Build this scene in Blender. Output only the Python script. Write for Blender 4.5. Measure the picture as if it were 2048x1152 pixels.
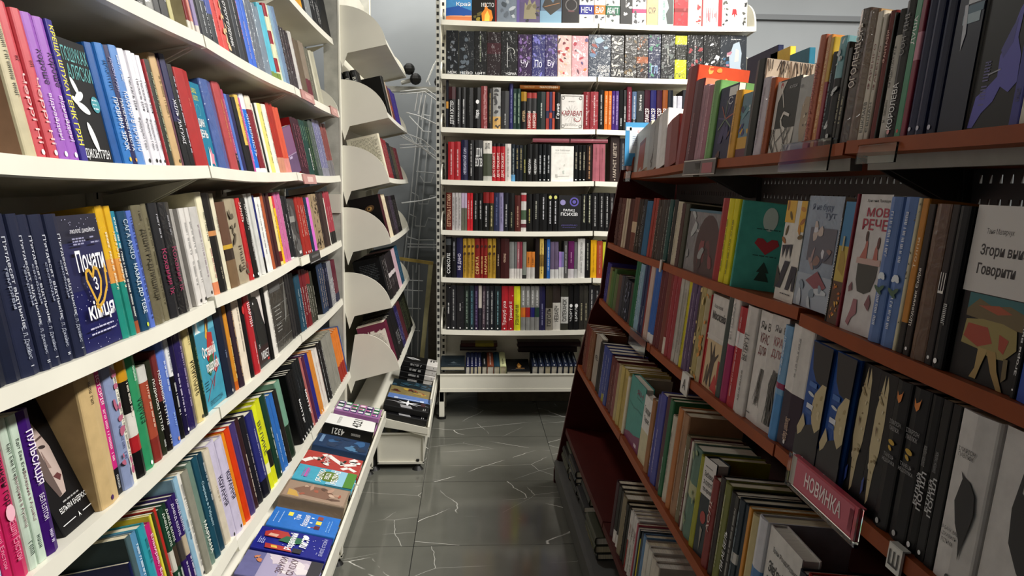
import bpy, bmesh, math, random, re
from mathutils import Matrix, Vector

# ------------------------------------------------------------------ scene, camera, light
scene = bpy.context.scene
for o in list(bpy.data.objects):
    bpy.data.objects.remove(o)
COL = scene.collection
R = math.radians

cam_d = bpy.data.cameras.new('camera')
cam_d.sensor_width = 36.0
cam_d.lens = 36.0 * 1520.0 / 2048.0
cam_d.clip_start = 0.02
cam = bpy.data.objects.new('camera', cam_d)
COL.objects.link(cam)
_p, _y, _r = R(7.68), R(3.22), R(0.63)
_f = Vector((math.sin(_y) * math.cos(_p), math.cos(_y) * math.cos(_p), -math.sin(_p)))
_rt = Vector((math.cos(_y), -math.sin(_y), 0.0))
_up = _rt.cross(_f)
_rt2 = _rt * math.cos(_r) + _up * math.sin(_r)
_up2 = -_rt * math.sin(_r) + _up * math.cos(_r)
cam.matrix_world = Matrix(((_rt2.x, _up2.x, -_f.x, 0.0), (_rt2.y, _up2.y, -_f.y, 0.0), (_rt2.z, _up2.z, -_f.z, 1.29), (0, 0, 0, 1)))
scene.camera = cam

world = bpy.data.worlds.new('shop_air')
scene.world = world
world.use_nodes = True
world.node_tree.nodes['Background'].inputs[0].default_value = (0.75, 0.82, 1.0, 1)
world.node_tree.nodes['Background'].inputs[1].default_value = 0.008

scene.view_settings.view_transform = 'Standard'
scene.view_settings.look = 'None'
scene.view_settings.gamma = 1.0
scene.view_settings.exposure = 0.0
scene.view_settings.use_curve_mapping = False

def ceiling_panel(x, y, sx, sy, power, col=(1.0, 0.97, 0.9)):
    l = bpy.data.lights.new('ceiling_lamp_light', 'AREA')
    l.shape = 'RECTANGLE'; l.size = sx; l.size_y = sy; l.energy = power; l.color = col
    o = bpy.data.objects.new('ceiling_lamp_light', l)
    o.location = (x, y, 2.93)
    COL.objects.link(o)

# the shop's lamps hang above the brown gondola: the wall bookcase and the back bookcase face them, the gondola's aisle side does not
LAMPS = ((1.27, 0.35, 0.3, 1.1, 60, 'ceiling lamp above the front of the brown gondola'), (1.27, 1.75, 0.3, 1.1, 70, 'ceiling lamp above the middle of the brown gondola'),
         (1.27, 3.05, 0.3, 0.9, 62, 'ceiling lamp above the back end of the brown gondola'), (2.5, 3.9, 0.9, 0.3, 9, 'ceiling lamp by the back wall, beyond the gondola'),  # the lamp by the back wall is an added fill that lifts the wall
         (-0.38, 4.05, 0.3, 0.3, 17, 'small square ceiling lamp over the narrow end bookcase'))  # added fill as well, for the upper wall behind the end bookcase
for _x, _y0, _sx, _sy, _w, _t in LAMPS:
    ceiling_panel(_x, _y0, _sx, _sy, _w)

# ------------------------------------------------------------------ helpers
def lin(h):
    h = h.lstrip('#')
    if len(h) == 3:
        h = ''.join(c * 2 for c in h)
    v = [int(h[i:i + 2], 16) / 255 for i in (0, 2, 4)]
    return tuple(c / 12.92 if c <= 0.04045 else ((c + 0.055) / 1.055) ** 2.4 for c in v) + (1.0,)

class MB:
    """collects faces with a colour and a material slot; build() links them as one mesh object"""
    def __init__(self, M=None):
        self.v = []; self.f = []; self.c = []; self.m = []; self.M = M
    def pt(self, p):
        p = Vector(p)
        if self.M is not None: p = self.M @ p
        self.v.append(p); return len(self.v) - 1
    def face(self, pts, col=(1, 1, 1, 1), mat=0):
        ix = [self.pt(p) for p in pts]
        self.f.append(ix); self.c.append(col); self.m.append(mat)
    def faces(self, verts, faces, col=(1, 1, 1, 1), mat=0):
        b = len(self.v)
        for p in verts: self.pt(p)
        for fc in faces:
            self.f.append([b + i for i in fc]); self.c.append(col); self.m.append(mat)
    def box(self, x0, x1, y0, y1, z0, z1, col=(1, 1, 1, 1), mat=0, T=None):
        v = [(x0, y0, z0), (x1, y0, z0), (x1, y1, z0), (x0, y1, z0), (x0, y0, z1), (x1, y0, z1), (x1, y1, z1), (x0, y1, z1)]
        if T is not None: v = [T @ Vector(p) for p in v]
        self.faces(v, [(3, 2, 1, 0), (4, 5, 6, 7), (0, 1, 5, 4), (1, 2, 6, 5), (2, 3, 7, 6), (3, 0, 4, 7)], col, mat)
    def prism(self, poly, a, b, to3, col=(1, 1, 1, 1), mat=0):
        """poly: 2-D outline, swept from a to b; to3(u, v, t) gives the point"""
        n = len(poly)
        v = [to3(u, w, a) for u, w in poly] + [to3(u, w, b) for u, w in poly]
        fs = [tuple(range(n))[::-1], tuple(range(n, 2 * n))] + [(i, (i + 1) % n, n + (i + 1) % n, n + i) for i in range(n)]
        self.faces(v, fs, col, mat)
    def tube(self, pts, r, n=6, col=(1, 1, 1, 1), mat=0):
        pts = [Vector(p) for p in pts]
        rings = []
        for i, p in enumerate(pts):
            d = (pts[min(i + 1, len(pts) - 1)] - pts[max(i - 1, 0)]).normalized()
            a = d.cross(Vector((0.13, 0.31, 0.94))).normalized(); b = d.cross(a)
            rings.append([p + (a * math.cos(2 * math.pi * k / n) + b * math.sin(2 * math.pi * k / n)) * r for k in range(n)])
        v = [q for rg in rings for q in rg]
        fs = []
        for i in range(len(pts) - 1):
            for k in range(n):
                fs.append((i * n + k, i * n + (k + 1) % n, (i + 1) * n + (k + 1) % n, (i + 1) * n + k))
        fs += [tuple(range(n))[::-1], tuple((len(pts) - 1) * n + k for k in range(n))]
        self.faces(v, fs, col, mat)
    def disc(self, c, r, h, n=16, col=(1, 1, 1, 1), mat=0, r2=None):
        r2 = r if r2 is None else r2
        v = [(c[0] + r * math.cos(2 * math.pi * k / n), c[1] + r * math.sin(2 * math.pi * k / n), c[2]) for k in range(n)]
        v += [(c[0] + r2 * math.cos(2 * math.pi * k / n), c[1] + r2 * math.sin(2 * math.pi * k / n), c[2] + h) for k in range(n)]
        self.faces(v, [tuple(range(n))[::-1], tuple(range(n, 2 * n))] + [(k, (k + 1) % n, n + (k + 1) % n, n + k) for k in range(n)], col, mat)
    def ball(self, c, r, n=12, col=(1, 1, 1, 1), mat=0):
        v = []; fs = []
        for i in range(n // 2 + 1):
            th = math.pi * i / (n // 2)
            for k in range(n):
                v.append((c[0] + r * math.sin(th) * math.cos(2 * math.pi * k / n), c[1] + r * math.sin(th) * math.sin(2 * math.pi * k / n), c[2] + r * math.cos(th)))
        for i in range(n // 2):
            for k in range(n):
                fs.append((i * n + k, (i + 1) * n + k, (i + 1) * n + (k + 1) % n, i * n + (k + 1) % n))
        self.faces(v, fs, col, mat)
    def build(self, name, mats, parent=None):
        me = bpy.data.meshes.new(name)
        me.from_pydata([tuple(p) for p in self.v], [], self.f)
        for m in (mats if isinstance(mats, (list, tuple)) else [mats]): me.materials.append(m)
        me.polygons.foreach_set('material_index', self.m)
        at = me.color_attributes.new('Col', 'FLOAT_COLOR', 'CORNER')
        buf = []
        for fc, c in zip(self.f, self.c): buf.extend(c * len(fc))
        at.data.foreach_set('color', buf)
        me.update()
        o = bpy.data.objects.new(name, me)
        COL.objects.link(o)
        if parent is not None: o.parent = parent
        return o

def tag(o, label=None, cat=None, group=None, kind=None):
    if label: o['label'] = label
    if cat: o['category'] = cat
    if group: o['group'] = group
    if kind: o['kind'] = kind
    return o

def empty(name, loc=(0, 0, 0)):
    o = bpy.data.objects.new(name, None); o.empty_display_size = 0.05
    o.location = loc; COL.objects.link(o); return o

# ------------------------------------------------------------------ materials
def mat(name, col=None, rough=0.5, attr=False, metal=0.0, coat=0.0, noise=0.0, nscale=30.0, spec=0.5):
    m = bpy.data.materials.new(name); m.use_nodes = True
    nt = m.node_tree; b = nt.nodes['Principled BSDF']
    b.inputs['Roughness'].default_value = rough
    b.inputs['Metallic'].default_value = metal
    b.inputs['Coat Weight'].default_value = coat
    b.inputs['Coat Roughness'].default_value = 0.12
    b.inputs['Specular IOR Level'].default_value = spec
    src = None
    if attr:
        a = nt.nodes.new('ShaderNodeAttribute'); a.attribute_name = 'Col'; src = a.outputs['Color']
    else:
        rgb = nt.nodes.new('ShaderNodeRGB'); rgb.outputs[0].default_value = lin(col); src = rgb.outputs[0]
    if noise > 0:
        tc = nt.nodes.new('ShaderNodeTexCoord'); n = nt.nodes.new('ShaderNodeTexNoise')
        n.inputs['Scale'].default_value = nscale; n.inputs['Detail'].default_value = 4
        nt.links.new(tc.outputs['Object'], n.inputs['Vector'])
        mr = nt.nodes.new('ShaderNodeMapRange')
        mr.inputs[1].default_value = 0.3; mr.inputs[2].default_value = 0.7
        mr.inputs[3].default_value = 1 - noise; mr.inputs[4].default_value = 1 + noise
        nt.links.new(n.outputs['Fac'], mr.inputs[0])
        mx = nt.nodes.new('ShaderNodeVectorMath'); mx.operation = 'SCALE'
        nt.links.new(src, mx.inputs[0]); nt.links.new(mr.outputs[0], mx.inputs['Scale'])
        src = mx.outputs[0]
    nt.links.new(src, b.inputs['Base Color'])
    return m

M_COVER = mat('printed_cover', rough=0.42, attr=True, noise=0.10, nscale=38, spec=0.28)
M_WRAP = mat('film_wrapped_cover', rough=0.4, attr=True, coat=0.5, noise=0.12, nscale=26, spec=0.3)
_b = M_WRAP.node_tree; _n = _b.nodes.new('ShaderNodeTexNoise'); _n.inputs['Scale'].default_value = 34; _n.inputs['Distortion'].default_value = 1.5
_t = _b.nodes.new('ShaderNodeTexCoord'); _bp = _b.nodes.new('ShaderNodeBump'); _bp.inputs['Strength'].default_value = 0.5; _bp.inputs['Distance'].default_value = 0.01
_b.links.new(_t.outputs['Object'], _n.inputs['Vector']); _b.links.new(_n.outputs['Fac'], _bp.inputs['Height']); _b.links.new(_bp.outputs['Normal'], _b.nodes['Principled BSDF'].inputs['Coat Normal'])
M_INK = mat('printed_ink', rough=0.45, attr=True)
M_PAPER = mat('page_edges', rough=0.85, attr=True)
_b = M_PAPER.node_tree; _t = _b.nodes.new('ShaderNodeTexCoord'); _mp = _b.nodes.new('ShaderNodeMapping'); _mp.inputs['Scale'].default_value = (900, 6, 6)
_n = _b.nodes.new('ShaderNodeTexNoise'); _n.inputs['Scale'].default_value = 1.0
_mr = _b.nodes.new('ShaderNodeMapRange'); _mr.inputs[1].default_value = 0.3; _mr.inputs[2].default_value = 0.7; _mr.inputs[3].default_value = 0.72; _mr.inputs[4].default_value = 1.04
_vm = _b.nodes.new('ShaderNodeVectorMath'); _vm.operation = 'SCALE'
_at = [n for n in _b.nodes if n.type == 'ATTRIBUTE'][0]
_b.links.new(_t.outputs['Object'], _mp.inputs['Vector']); _b.links.new(_mp.outputs[0], _n.inputs['Vector']); _b.links.new(_n.outputs['Fac'], _mr.inputs[0])
_b.links.new(_at.outputs['Color'], _vm.inputs[0]); _b.links.new(_mr.outputs[0], _vm.inputs['Scale']); _b.links.new(_vm.outputs[0], _b.nodes['Principled BSDF'].inputs['Base Color'])
BOOKM = [M_COVER, M_WRAP, M_PAPER, M_INK]

M_WHITE = mat('cream_shelf_enamel', '#e9e6d9', 0.35, noise=0.035, nscale=9)
M_WHITE2 = mat('cream_panel_enamel', '#dcd9cc', 0.5, noise=0.05, nscale=5)
M_GREYST = mat('worn_grey_steel', '#b4b3aa', 0.45, noise=0.16, nscale=22)
M_SLOT = mat('dark_slot', '#1a1a18', 0.8)
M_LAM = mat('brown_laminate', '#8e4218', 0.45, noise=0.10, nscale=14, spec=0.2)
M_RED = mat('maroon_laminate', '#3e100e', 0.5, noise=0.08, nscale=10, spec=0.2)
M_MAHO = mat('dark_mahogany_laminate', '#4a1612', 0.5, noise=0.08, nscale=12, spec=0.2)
M_DKST = mat('dark_grey_steel', '#4a4a48', 0.5, noise=0.08, nscale=18)
M_RAIL = mat('mid_grey_steel', '#7c7c76', 0.45, noise=0.08)
M_BLACK = mat('black_rubber', '#0c0c0c', 0.5)
M_CHROME = mat('zinc_wire', '#eceeee', 0.3, metal=0.0)
M_BRASS = mat('gilt_frame', '#b39a50', 0.45, metal=0.2, noise=0.2, nscale=30)
M_FRAMEP = mat('pale_painted_wood', '#b9b184', 0.6, noise=0.15, nscale=18)
M_WALL = mat('blue_grey_wall_paint', '#a4a9ad', 0.8, noise=0.04, nscale=3)
M_CEIL = mat('dark_ceiling_paint', '#4c4c4e', 0.9)
M_WALLD = mat('dark_shop_wall_paint', '#55585c', 0.85)
M_PINK = mat('pink_tag_film', '#c98e8a', 0.35, coat=0.4, noise=0.06)
M_TAGPRINT = mat('tag_print', rough=0.4, attr=True)
M_CABLE = mat('grey_conduit', '#7e8286', 0.6)
M_BOARD = mat('grey_brown_board', '#6c6458', 0.8, noise=0.2)

def clear_plastic():
    m = bpy.data.materials.new('clear_tag_plastic'); m.use_nodes = True
    b = m.node_tree.nodes['Principled BSDF']
    b.inputs['Base Color'].default_value = (0.96, 0.98, 0.98, 1); b.inputs['Roughness'].default_value = 0.06
    b.inputs['Transmission Weight'].default_value = 1.0; b.inputs['IOR'].default_value = 1.18
    return m
M_CLEAR = clear_plastic()

def floor_material():
    m = bpy.data.materials.new('dark_marble_tile'); m.use_nodes = True
    nt = m.node_tree; N = nt.nodes; L = nt.links; b = N['Principled BSDF']
    tc = N.new('ShaderNodeTexCoord'); sx = N.new('ShaderNodeSeparateXYZ'); L.new(tc.outputs['Object'], sx.inputs[0])
    def math_(op, a, c=None):
        n = N.new('ShaderNodeMath'); n.operation = op
        for k, q in enumerate((a, c)):
            if q is None: continue
            if isinstance(q, (int, float)): n.inputs[k].default_value = q
            else: L.new(q, n.inputs[k])
        return n.outputs[0]
    def grout(src, off):
        w = math_('PINGPONG', math_('ADD', src, off), 0.2985)
        return math_('LESS_THAN', w, 0.0016)
    g = math_('MAXIMUM', grout(sx.outputs[0], 0.198 + 5.97), grout(sx.outputs[1], -2.6 + 5.97))
    # a different stone for each tile
    tx = math_('FLOOR', math_('DIVIDE', math_('ADD', sx.outputs[0], 0.198), 0.597)); ty = math_('FLOOR', math_('DIVIDE', math_('ADD', sx.outputs[1], -2.6), 0.597))
    cmb = N.new('ShaderNodeCombineXYZ'); L.new(math_('MULTIPLY', tx, 3.7), cmb.inputs[0]); L.new(math_('MULTIPLY', ty, 5.3), cmb.inputs[1]); L.new(math_('ADD', tx, ty), cmb.inputs[2])
    add = N.new('ShaderNodeVectorMath'); L.new(tc.outputs['Object'], add.inputs[0]); L.new(cmb.outputs[0], add.inputs[1])
    n1 = N.new('ShaderNodeTexNoise'); n1.inputs['Scale'].default_value = 5; n1.inputs['Detail'].default_value = 6; L.new(add.outputs[0], n1.inputs['Vector'])
    def veins(scale, sx_, sy_, rot, wd, lo, hi, seed):
        mp = N.new('ShaderNodeMapping'); mp.inputs['Scale'].default_value = (sx_, sy_, 1); mp.inputs['Rotation'].default_value = (0, 0, rot); mp.inputs['Location'].default_value = (seed, seed * .7, seed * .3); L.new(add.outputs[0], mp.inputs[0])
        ds = N.new('ShaderNodeTexNoise'); ds.inputs['Scale'].default_value = 3.0; ds.inputs['Detail'].default_value = 5; L.new(mp.outputs[0], ds.inputs['Vector'])
        dm = N.new('ShaderNodeVectorMath'); dm.operation = 'SCALE'; dm.inputs['Scale'].default_value = 0.07; L.new(ds.outputs['Color'], dm.inputs[0])
        da = N.new('ShaderNodeVectorMath'); L.new(mp.outputs[0], da.inputs[0]); L.new(dm.outputs[0], da.inputs[1])
        vo = N.new('ShaderNodeTexVoronoi'); vo.feature = 'DISTANCE_TO_EDGE'; vo.inputs['Scale'].default_value = scale; L.new(da.outputs[0], vo.inputs['Vector'])
        vein = N.new('ShaderNodeMapRange'); vein.inputs[1].default_value = wd * .3; vein.inputs[2].default_value = wd; vein.inputs[3].default_value = 1; vein.inputs[4].default_value = 0; L.new(vo.outputs['Distance'], vein.inputs[0])
        msk = N.new('ShaderNodeTexNoise'); msk.inputs['Scale'].default_value = 3.4; msk.inputs['Detail'].default_value = 2; L.new(mp.outputs[0], msk.inputs['Vector'])
        mk = N.new('ShaderNodeMapRange'); mk.inputs[1].default_value = lo; mk.inputs[2].default_value = hi; L.new(msk.outputs['Fac'], mk.inputs[0])
        return math_('MULTIPLY', vein.outputs[0], mk.outputs[0])
    vv = math_('MAXIMUM', veins(1.3, 0.9, 2.2, 0.12, 0.003, 0.46, 0.56, 1.7), math_('MULTIPLY', veins(2.3, 1.0, 1.6, -0.6, 0.0035, 0.5, 0.62, 5.1), 0.55))
    base = N.new('ShaderNodeMix'); base.data_type = 'RGBA'; base.inputs[6].default_value = lin('#52524c'); base.inputs[7].default_value = lin('#696962'); L.new(n1.outputs['Fac'], base.inputs[0])
    m2 = N.new('ShaderNodeMix'); m2.data_type = 'RGBA'; m2.inputs[7].default_value = lin('#e0ded8'); L.new(vv, m2.inputs[0]); L.new(base.outputs[2], m2.inputs[6])
    m3 = N.new('ShaderNodeMix'); m3.data_type = 'RGBA'; m3.inputs[7].default_value = lin('#2c2c2a'); L.new(g, m3.inputs[0]); L.new(m2.outputs[2], m3.inputs[6])
    L.new(m3.outputs[2], b.inputs['Base Color'])
    rg = N.new('ShaderNodeMapRange'); rg.inputs[3].default_value = 0.07; rg.inputs[4].default_value = 0.15; L.new(n1.outputs['Fac'], rg.inputs[0]); L.new(rg.outputs[0], b.inputs['Roughness'])
    return m
M_FLOOR = floor_material()

# ------------------------------------------------------------------ the room
def struct(name, mb, m):
    return tag(mb.build(name, m), kind='structure')
b = MB(); b.box(-1.0, 4.2, -3.0, 4.78, -0.1, 0.0); struct('floor', b, M_FLOOR)
b = MB(); b.box(-1.0, 4.2, -3.0, 4.78, 3.0, 3.1); struct('ceiling', b, M_CEIL)
b = MB(); b.box(-1.1, 4.3, 4.76, 4.86, 0.0, 3.0); struct('wall_back', b, M_WALL)
b = MB(); b.box(-1.1, -0.98, -3.0, 4.76, 0.0, 3.0); struct('wall_left', b, M_WALLD)
b = MB(); b.box(4.2, 4.3, -3.0, 4.76, 0.0, 3.0); struct('wall_right', b, M_WALLD)
b = MB(); b.box(-1.1, 4.3, -3.1, -3.0, 0.0, 3.0); struct('wall_front', b, M_WALLD)
b = MB(); b.box(1.55, 4.2, 4.735, 4.76, 2.315, 2.345); tag(b.build('cable_conduit', M_CABLE), 'grey cable conduit running along the blue-grey back wall', 'conduit')
def lamp_housing(x, y, sx, sy, label):
    r = empty('ceiling_lamp', (x, y, 2.94)); tag(r, label, 'lamp', 'ceiling lamps above the gondola')
    b = MB(); b.box(-sx / 2 - .02, sx / 2 + .02, -sy / 2 - .02, sy / 2 + .02, 0.0, 0.06); b.build('housing', M_WHITE2, r)
for x, y, sx, sy, _w, t in LAMPS:
    lamp_housing(x, y, sx, sy, t)

# ------------------------------------------------------------------ where the shelves are
# row: axis its plane is square to, plane, backward tilt in degrees, sag, bays (from, to, height, height), group phrase
ROWS = {
    'L1': ('X', -0.572, 10.8, 0.007, [(0.83, 1.66, 1.885, 1.885), (1.66, 2.48, 1.885, 1.885), (2.48, 3.3, 1.885, 1.885)], 'books on the top visible shelf of the wall bookcase'),
    'L2': ('X', -0.552, 11, 0.007, [(0.83, 1.66, 1.592, 1.592), (1.66, 2.48, 1.592, 1.592), (2.48, 3.3, 1.592, 1.592)], 'books on the sixth shelf of the wall bookcase'),
    'L3': ('X', -0.552, 11.3, 0.007, [(0.83, 1.66, 1.325, 1.325), (1.66, 2.48, 1.325, 1.325), (2.48, 3.3, 1.325, 1.325)], 'books on the fifth shelf of the wall bookcase'),
    'L4': ('X', -0.552, 9, 0.007, [(0.83, 1.66, 1.049, 1.037), (1.66, 2.48, 1.045, 1.055), (2.48, 3.3, 1.05, 1.05)], 'books on the fourth shelf of the wall bookcase'),
    'L5': ('X', -0.551, 7.8, 0.007, [(0.83, 1.66, 0.797, 0.797), (1.66, 2.48, 0.797, 0.797), (2.48, 3.3, 0.797, 0.797)], 'books on the third shelf of the wall bookcase'),
    'L6': ('X', -0.525, 11, 0.007, [(0.83, 1.66, 0.5, 0.5), (1.66, 2.48, 0.485, 0.465), (2.48, 3.3, 0.465, 0.472)], 'books on the second shelf of the wall bookcase'),
    'C1': ('X', -0.36, 13, 0.006, [(3.36, 4.36, 1.9, 1.9)], ''),
    'C2': ('X', -0.356, 13, 0.006, [(3.36, 4.36, 1.596, 1.596)], 'books on the fifth shelf of the narrow end bookcase'),
    'C3': ('X', -0.353, 13, 0.006, [(3.36, 4.36, 1.32, 1.32)], 'books on the fourth shelf of the narrow end bookcase'),
    'C4': ('X', -0.35, 13, 0.006, [(3.36, 4.36, 1.055, 1.055)], 'books on the third shelf of the narrow end bookcase'),
    'C5': ('X', -0.349, 13, 0.006, [(3.36, 4.36, 0.77, 0.77)], 'books on the second shelf of the narrow end bookcase'),
    'C6': ('X', -0.318, 15, 0.006, [(3.36, 4.36, 0.49, 0.49)], 'books on the lowest shelf of the narrow end bookcase'),
    'B1': ('Y', 4.1, 3, 0.006, [(-0.155, 0.67, 2.139, 2.139), (0.67, 1.51, 2.139, 2.139)], 'books on the top visible shelf of the back bookcase'),
    'B2': ('Y', 4.1, 3, 0.006, [(-0.155, 0.67, 1.866, 1.866), (0.67, 1.51, 1.866, 1.866)], 'books on the seventh shelf of the back bookcase'),
    'B3': ('Y', 4.1, 3, 0.006, [(-0.155, 0.67, 1.592, 1.592), (0.67, 1.51, 1.592, 1.592)], 'books on the sixth shelf of the back bookcase'),
    'B4': ('Y', 4.1, 3, 0.006, [(-0.155, 0.67, 1.318, 1.318), (0.67, 1.51, 1.318, 1.318)], 'books on the fifth shelf of the back bookcase'),
    'B5': ('Y', 4.1, 3, 0.006, [(-0.155, 0.67, 1.05, 1.05), (0.67, 1.51, 1.05, 1.05)], 'books on the fourth shelf of the back bookcase'),
    'B6': ('Y', 4.1, 3, 0.006, [(-0.155, 0.67, 0.793, 0.793), (0.67, 1.51, 0.793, 0.793)], 'books on the third shelf of the back bookcase'),
    'B7': ('Y', 4.1, 3, 0.006, [(-0.155, 0.67, 0.505, 0.505), (0.67, 1.51, 0.505, 0.505)], 'books on the second shelf of the back bookcase'),
    'RT': ('X', 0.642, 6, 0.004, [(0.36, 1.29, 1.372, 1.372), (1.29, 2.24, 1.37, 1.366), (2.24, 3.17, 1.364, 1.346)], 'books on the top shelf of the brown gondola'),
    'R2': ('X', 0.58, 6, 0.004, [(0.36, 1.29, 1.068, 1.074), (1.29, 2.24, 1.082, 1.066), (2.24, 3.17, 1.066, 1.058)], 'books on the fourth shelf of the brown gondola'),
    'R3': ('X', 0.55, 6, 0.004, [(0.36, 1.29, 0.84, 0.835), (1.29, 2.24, 0.832, 0.812), (2.24, 3.17, 0.812, 0.82)], 'books on the third shelf of the brown gondola'),
    'R4': ('X', 0.465, 6, 0.004, [(0.36, 1.29, 0.532, 0.532), (1.29, 2.24, 0.532, 0.532), (2.24, 3.17, 0.532, 0.532)], 'books on the second shelf of the brown gondola'),
    'R5': ('X', 0.419, 6, 0.004, [(0.36, 1.29, 0.25, 0.25), (1.29, 2.24, 0.25, 0.25), (2.24, 3.17, 0.25, 0.25)], 'books on the lowest shelf of the brown gondola'),
}

def shelf_z(row, s):
    ax, p, lean, sag, bays, g = ROWS[row]
    for i, (a, c, za, zc) in enumerate(bays):
        if s <= c or i == len(bays) - 1:
            u = min(max((s - a) / (c - a), 0), 1)
            return za + (zc - za) * u - sag * 4 * u * (1 - u)

def facing(row):
    return {'L': 90.0, 'C': 90.0, 'B': 0.0, 'R': -90.0}[row[0]]

def row_matrix(row, s, lean=None, roll=0.0, yaw=0.0, back=0.008, z=None):
    ax, p, ln, sag, bays, g = ROWS[row]
    ln = ln if lean is None else lean
    loc = Vector((p, s, shelf_z(row, s))) if ax == 'X' else Vector((s, p, shelf_z(row, s)))
    tilt = Matrix.Rotation(R(-ROWS[row][2]), 4, 'X')
    off = tilt @ Vector((0, back, 0.0006))
    base = Matrix.Translation(loc) @ Matrix.Rotation(R(facing(row)), 4, 'Z')
    return base @ Matrix.Translation(off) @ Matrix.Rotation(R(yaw), 4, 'Z') @ Matrix.Rotation(R(-ln), 4, 'X') @ Matrix.Rotation(R(roll), 4, 'Y')

# ------------------------------------------------------------------ bookcases
def shelf_board(row, bay, depth, thick, lip, mat_, parent, gap=0.004, name='shelf'):
    ax, p, lean, sag, bays, g = ROWS[row]
    a, c, za, zc = bays[bay]
    b = MB(); n = 10
    t = Matrix.Rotation(R(-lean), 4, 'X')
    F = Matrix.Rotation(R(facing(row)), 4, 'Z')
    prof = [(0, 0), (0, -lip), (0.012, -lip), (0.014, -thick), (depth, -thick), (depth, 0)]
    rings = []
    for i in range(n + 1):
        s = a + gap + (c - a - 2 * gap) * i / n
        o = Vector((p, s, shelf_z(row, s))) if ax == 'X' else Vector((s, p, shelf_z(row, s)))
        rings.append([o + F @ (t @ Vector((0, u, w))) for u, w in prof])
    k = len(prof)
    v = [q for r_ in rings for q in r_]
    fs = [tuple(range(k)), tuple(n * k + j for j in range(k))[::-1]]
    for i in range(n):
        for j in range(k):
            fs.append((i * k + j, (i + 1) * k + j, (i + 1) * k + (j + 1) % k, i * k + (j + 1) % k))
    b.faces(v, fs)
    return b.build(name, mat_, parent)

def fix_normals():
    for o in bpy.data.objects:
        if o.type == 'MESH' and o.get('_fix'):
            bm = bmesh.new(); bm.from_mesh(o.data); bmesh.ops.recalc_face_normals(bm, faces=bm.faces); bm.to_mesh(o.data); bm.free()

def bracket(row, s, depth, parent, mat_, tall=0.05, th=0.006, name='shelf_bracket'):
    """cantilever bracket under a shelf end"""
    ax, p, lean, sag, bays, g = ROWS[row]
    t = Matrix.Rotation(R(-lean), 4, 'X'); F = Matrix.Rotation(R(facing(row)), 4, 'Z')
    o = Vector((p, s, shelf_z(row, s))) if ax == 'X' else Vector((s, p, shelf_z(row, s)))
    b = MB(); poly = [(0.03, -0.022), (depth, -0.022), (depth, -0.022 - tall), (depth - 0.03, -0.022 - tall)]
    b.prism(poly, -th / 2, th / 2, lambda u, w, k: o + F @ (t @ Vector((k, u, w))))
    return b.build(name, mat_, parent)

def quarter_panel(row, s, parent, depth=0.195, tall=0.175, mat_=None, cut=0.0):
    """fan shaped end panel standing on a shelf end, with the hook that hangs in the post"""
    ax, p, lean, sag, bays, g = ROWS[row]
    t = Matrix.Rotation(R(-lean), 4, 'X'); F = Matrix.Rotation(R(facing(row)), 4, 'Z')
    o = Vector((p, s, shelf_z(row, s))) if ax == 'X' else Vector((s, p, shelf_z(row, s)))
    b = MB()
    poly = [(0, -0.024), (depth - 0.035, -0.024), (depth, -0.075), (depth, -0.024), (depth - cut, tall)]
    for k in range(1, 13):
        a = R(90 - 90 * k / 12)
        poly.append((depth - cut - (depth - cut) * math.cos(a), tall * math.sin(a)))
    poly.append((0, 0))
    b.prism(poly, -0.004, 0.004, lambda u, w, k: o + F @ (t @ Vector((k, u, w))))
    return b.build('end_panel', mat_ or M_WHITE2, parent)

def upright(x0, x1, y0, y1, z0, z1, parent, slot_axis, mat_=M_WHITE):
    b = MB(); b.box(x0, x1, y0, y1, z0, z1); u = b.build('upright', mat_, parent)
    q = MB(); z = z0 + 0.1
    while z < z1 - 0.05:
        if slot_axis == 'X': q.box(x1 - 0.001, x1 + 0.0006, (y0 + y1) / 2 - 0.003, (y0 + y1) / 2 + 0.003, z, z + 0.02)
        else: q.box((x0 + x1) / 2 - 0.006, (x0 + x1) / 2 + 0.006, y0 - 0.0006, y0 + 0.001, z, z + 0.018)
        z += 0.036
    q.build('slot_pattern', M_SLOT, u)
    return u

# wall bookcase along the aisle
wallcase = tag(empty('bookcase', (-0.7, 2.0, 0)), 'long cream metal bookcase along the aisle with tilted shelves of books', 'bookcase')
wallcase.location = (0, 0, 0)
for row in ('L1', 'L2', 'L3', 'L4', 'L5', 'L6'):
    for k in range(3):
        if row == 'L1' and k < 2: continue
        shelf_board(row, k, 0.225, 0.014, 0.026, M_WHITE, wallcase)
        bracket(row, ROWS[row][4][k][0] + 0.012, 0.225, wallcase, M_WHITE2); bracket(row, ROWS[row][4][k][1] - 0.012, 0.225, wallcase, M_WHITE2)
for k in range(3):
    y0, y1 = (0.83, 1.66, 2.48, 3.30)[k:k + 2]
    b = MB(); b.box(-0.815, -0.80, y0 + 0.02, y1 - 0.02, 0.02, 2.35); b.build('back_panel', M_WHITE2, wallcase)
for y in (0.83, 1.66, 2.48, 3.30):
    upright(-0.84, -0.785, y - 0.016, y + 0.016, 0.0, 2.4, wallcase, 'X', M_WHITE2)
    b = MB(); b.box(-0.8, -0.45, y - 0.004, y + 0.004, 0.035, 0.2); b.box(-0.8, -0.43, y - 0.012, y + 0.012, 0.026, 0.036); b.box(-0.435, -0.43, y - 0.012, y + 0.012, 0.03, 0.24); b.build('base_frame', M_WHITE2, wallcase)
    b = MB(); b.disc((-0.45, y, 0.0), 0.022, 0.014, r2=0.012); b.disc((-0.45, y, 0.014), 0.007, 0.02); b.build('foot', M_BLACK, wallcase)
b = MB(); b.box(-0.45, -0.44, 0.85, 3.29, 0.03, 0.225); b.build('kick_plate', M_WHITE2, wallcase)
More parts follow.
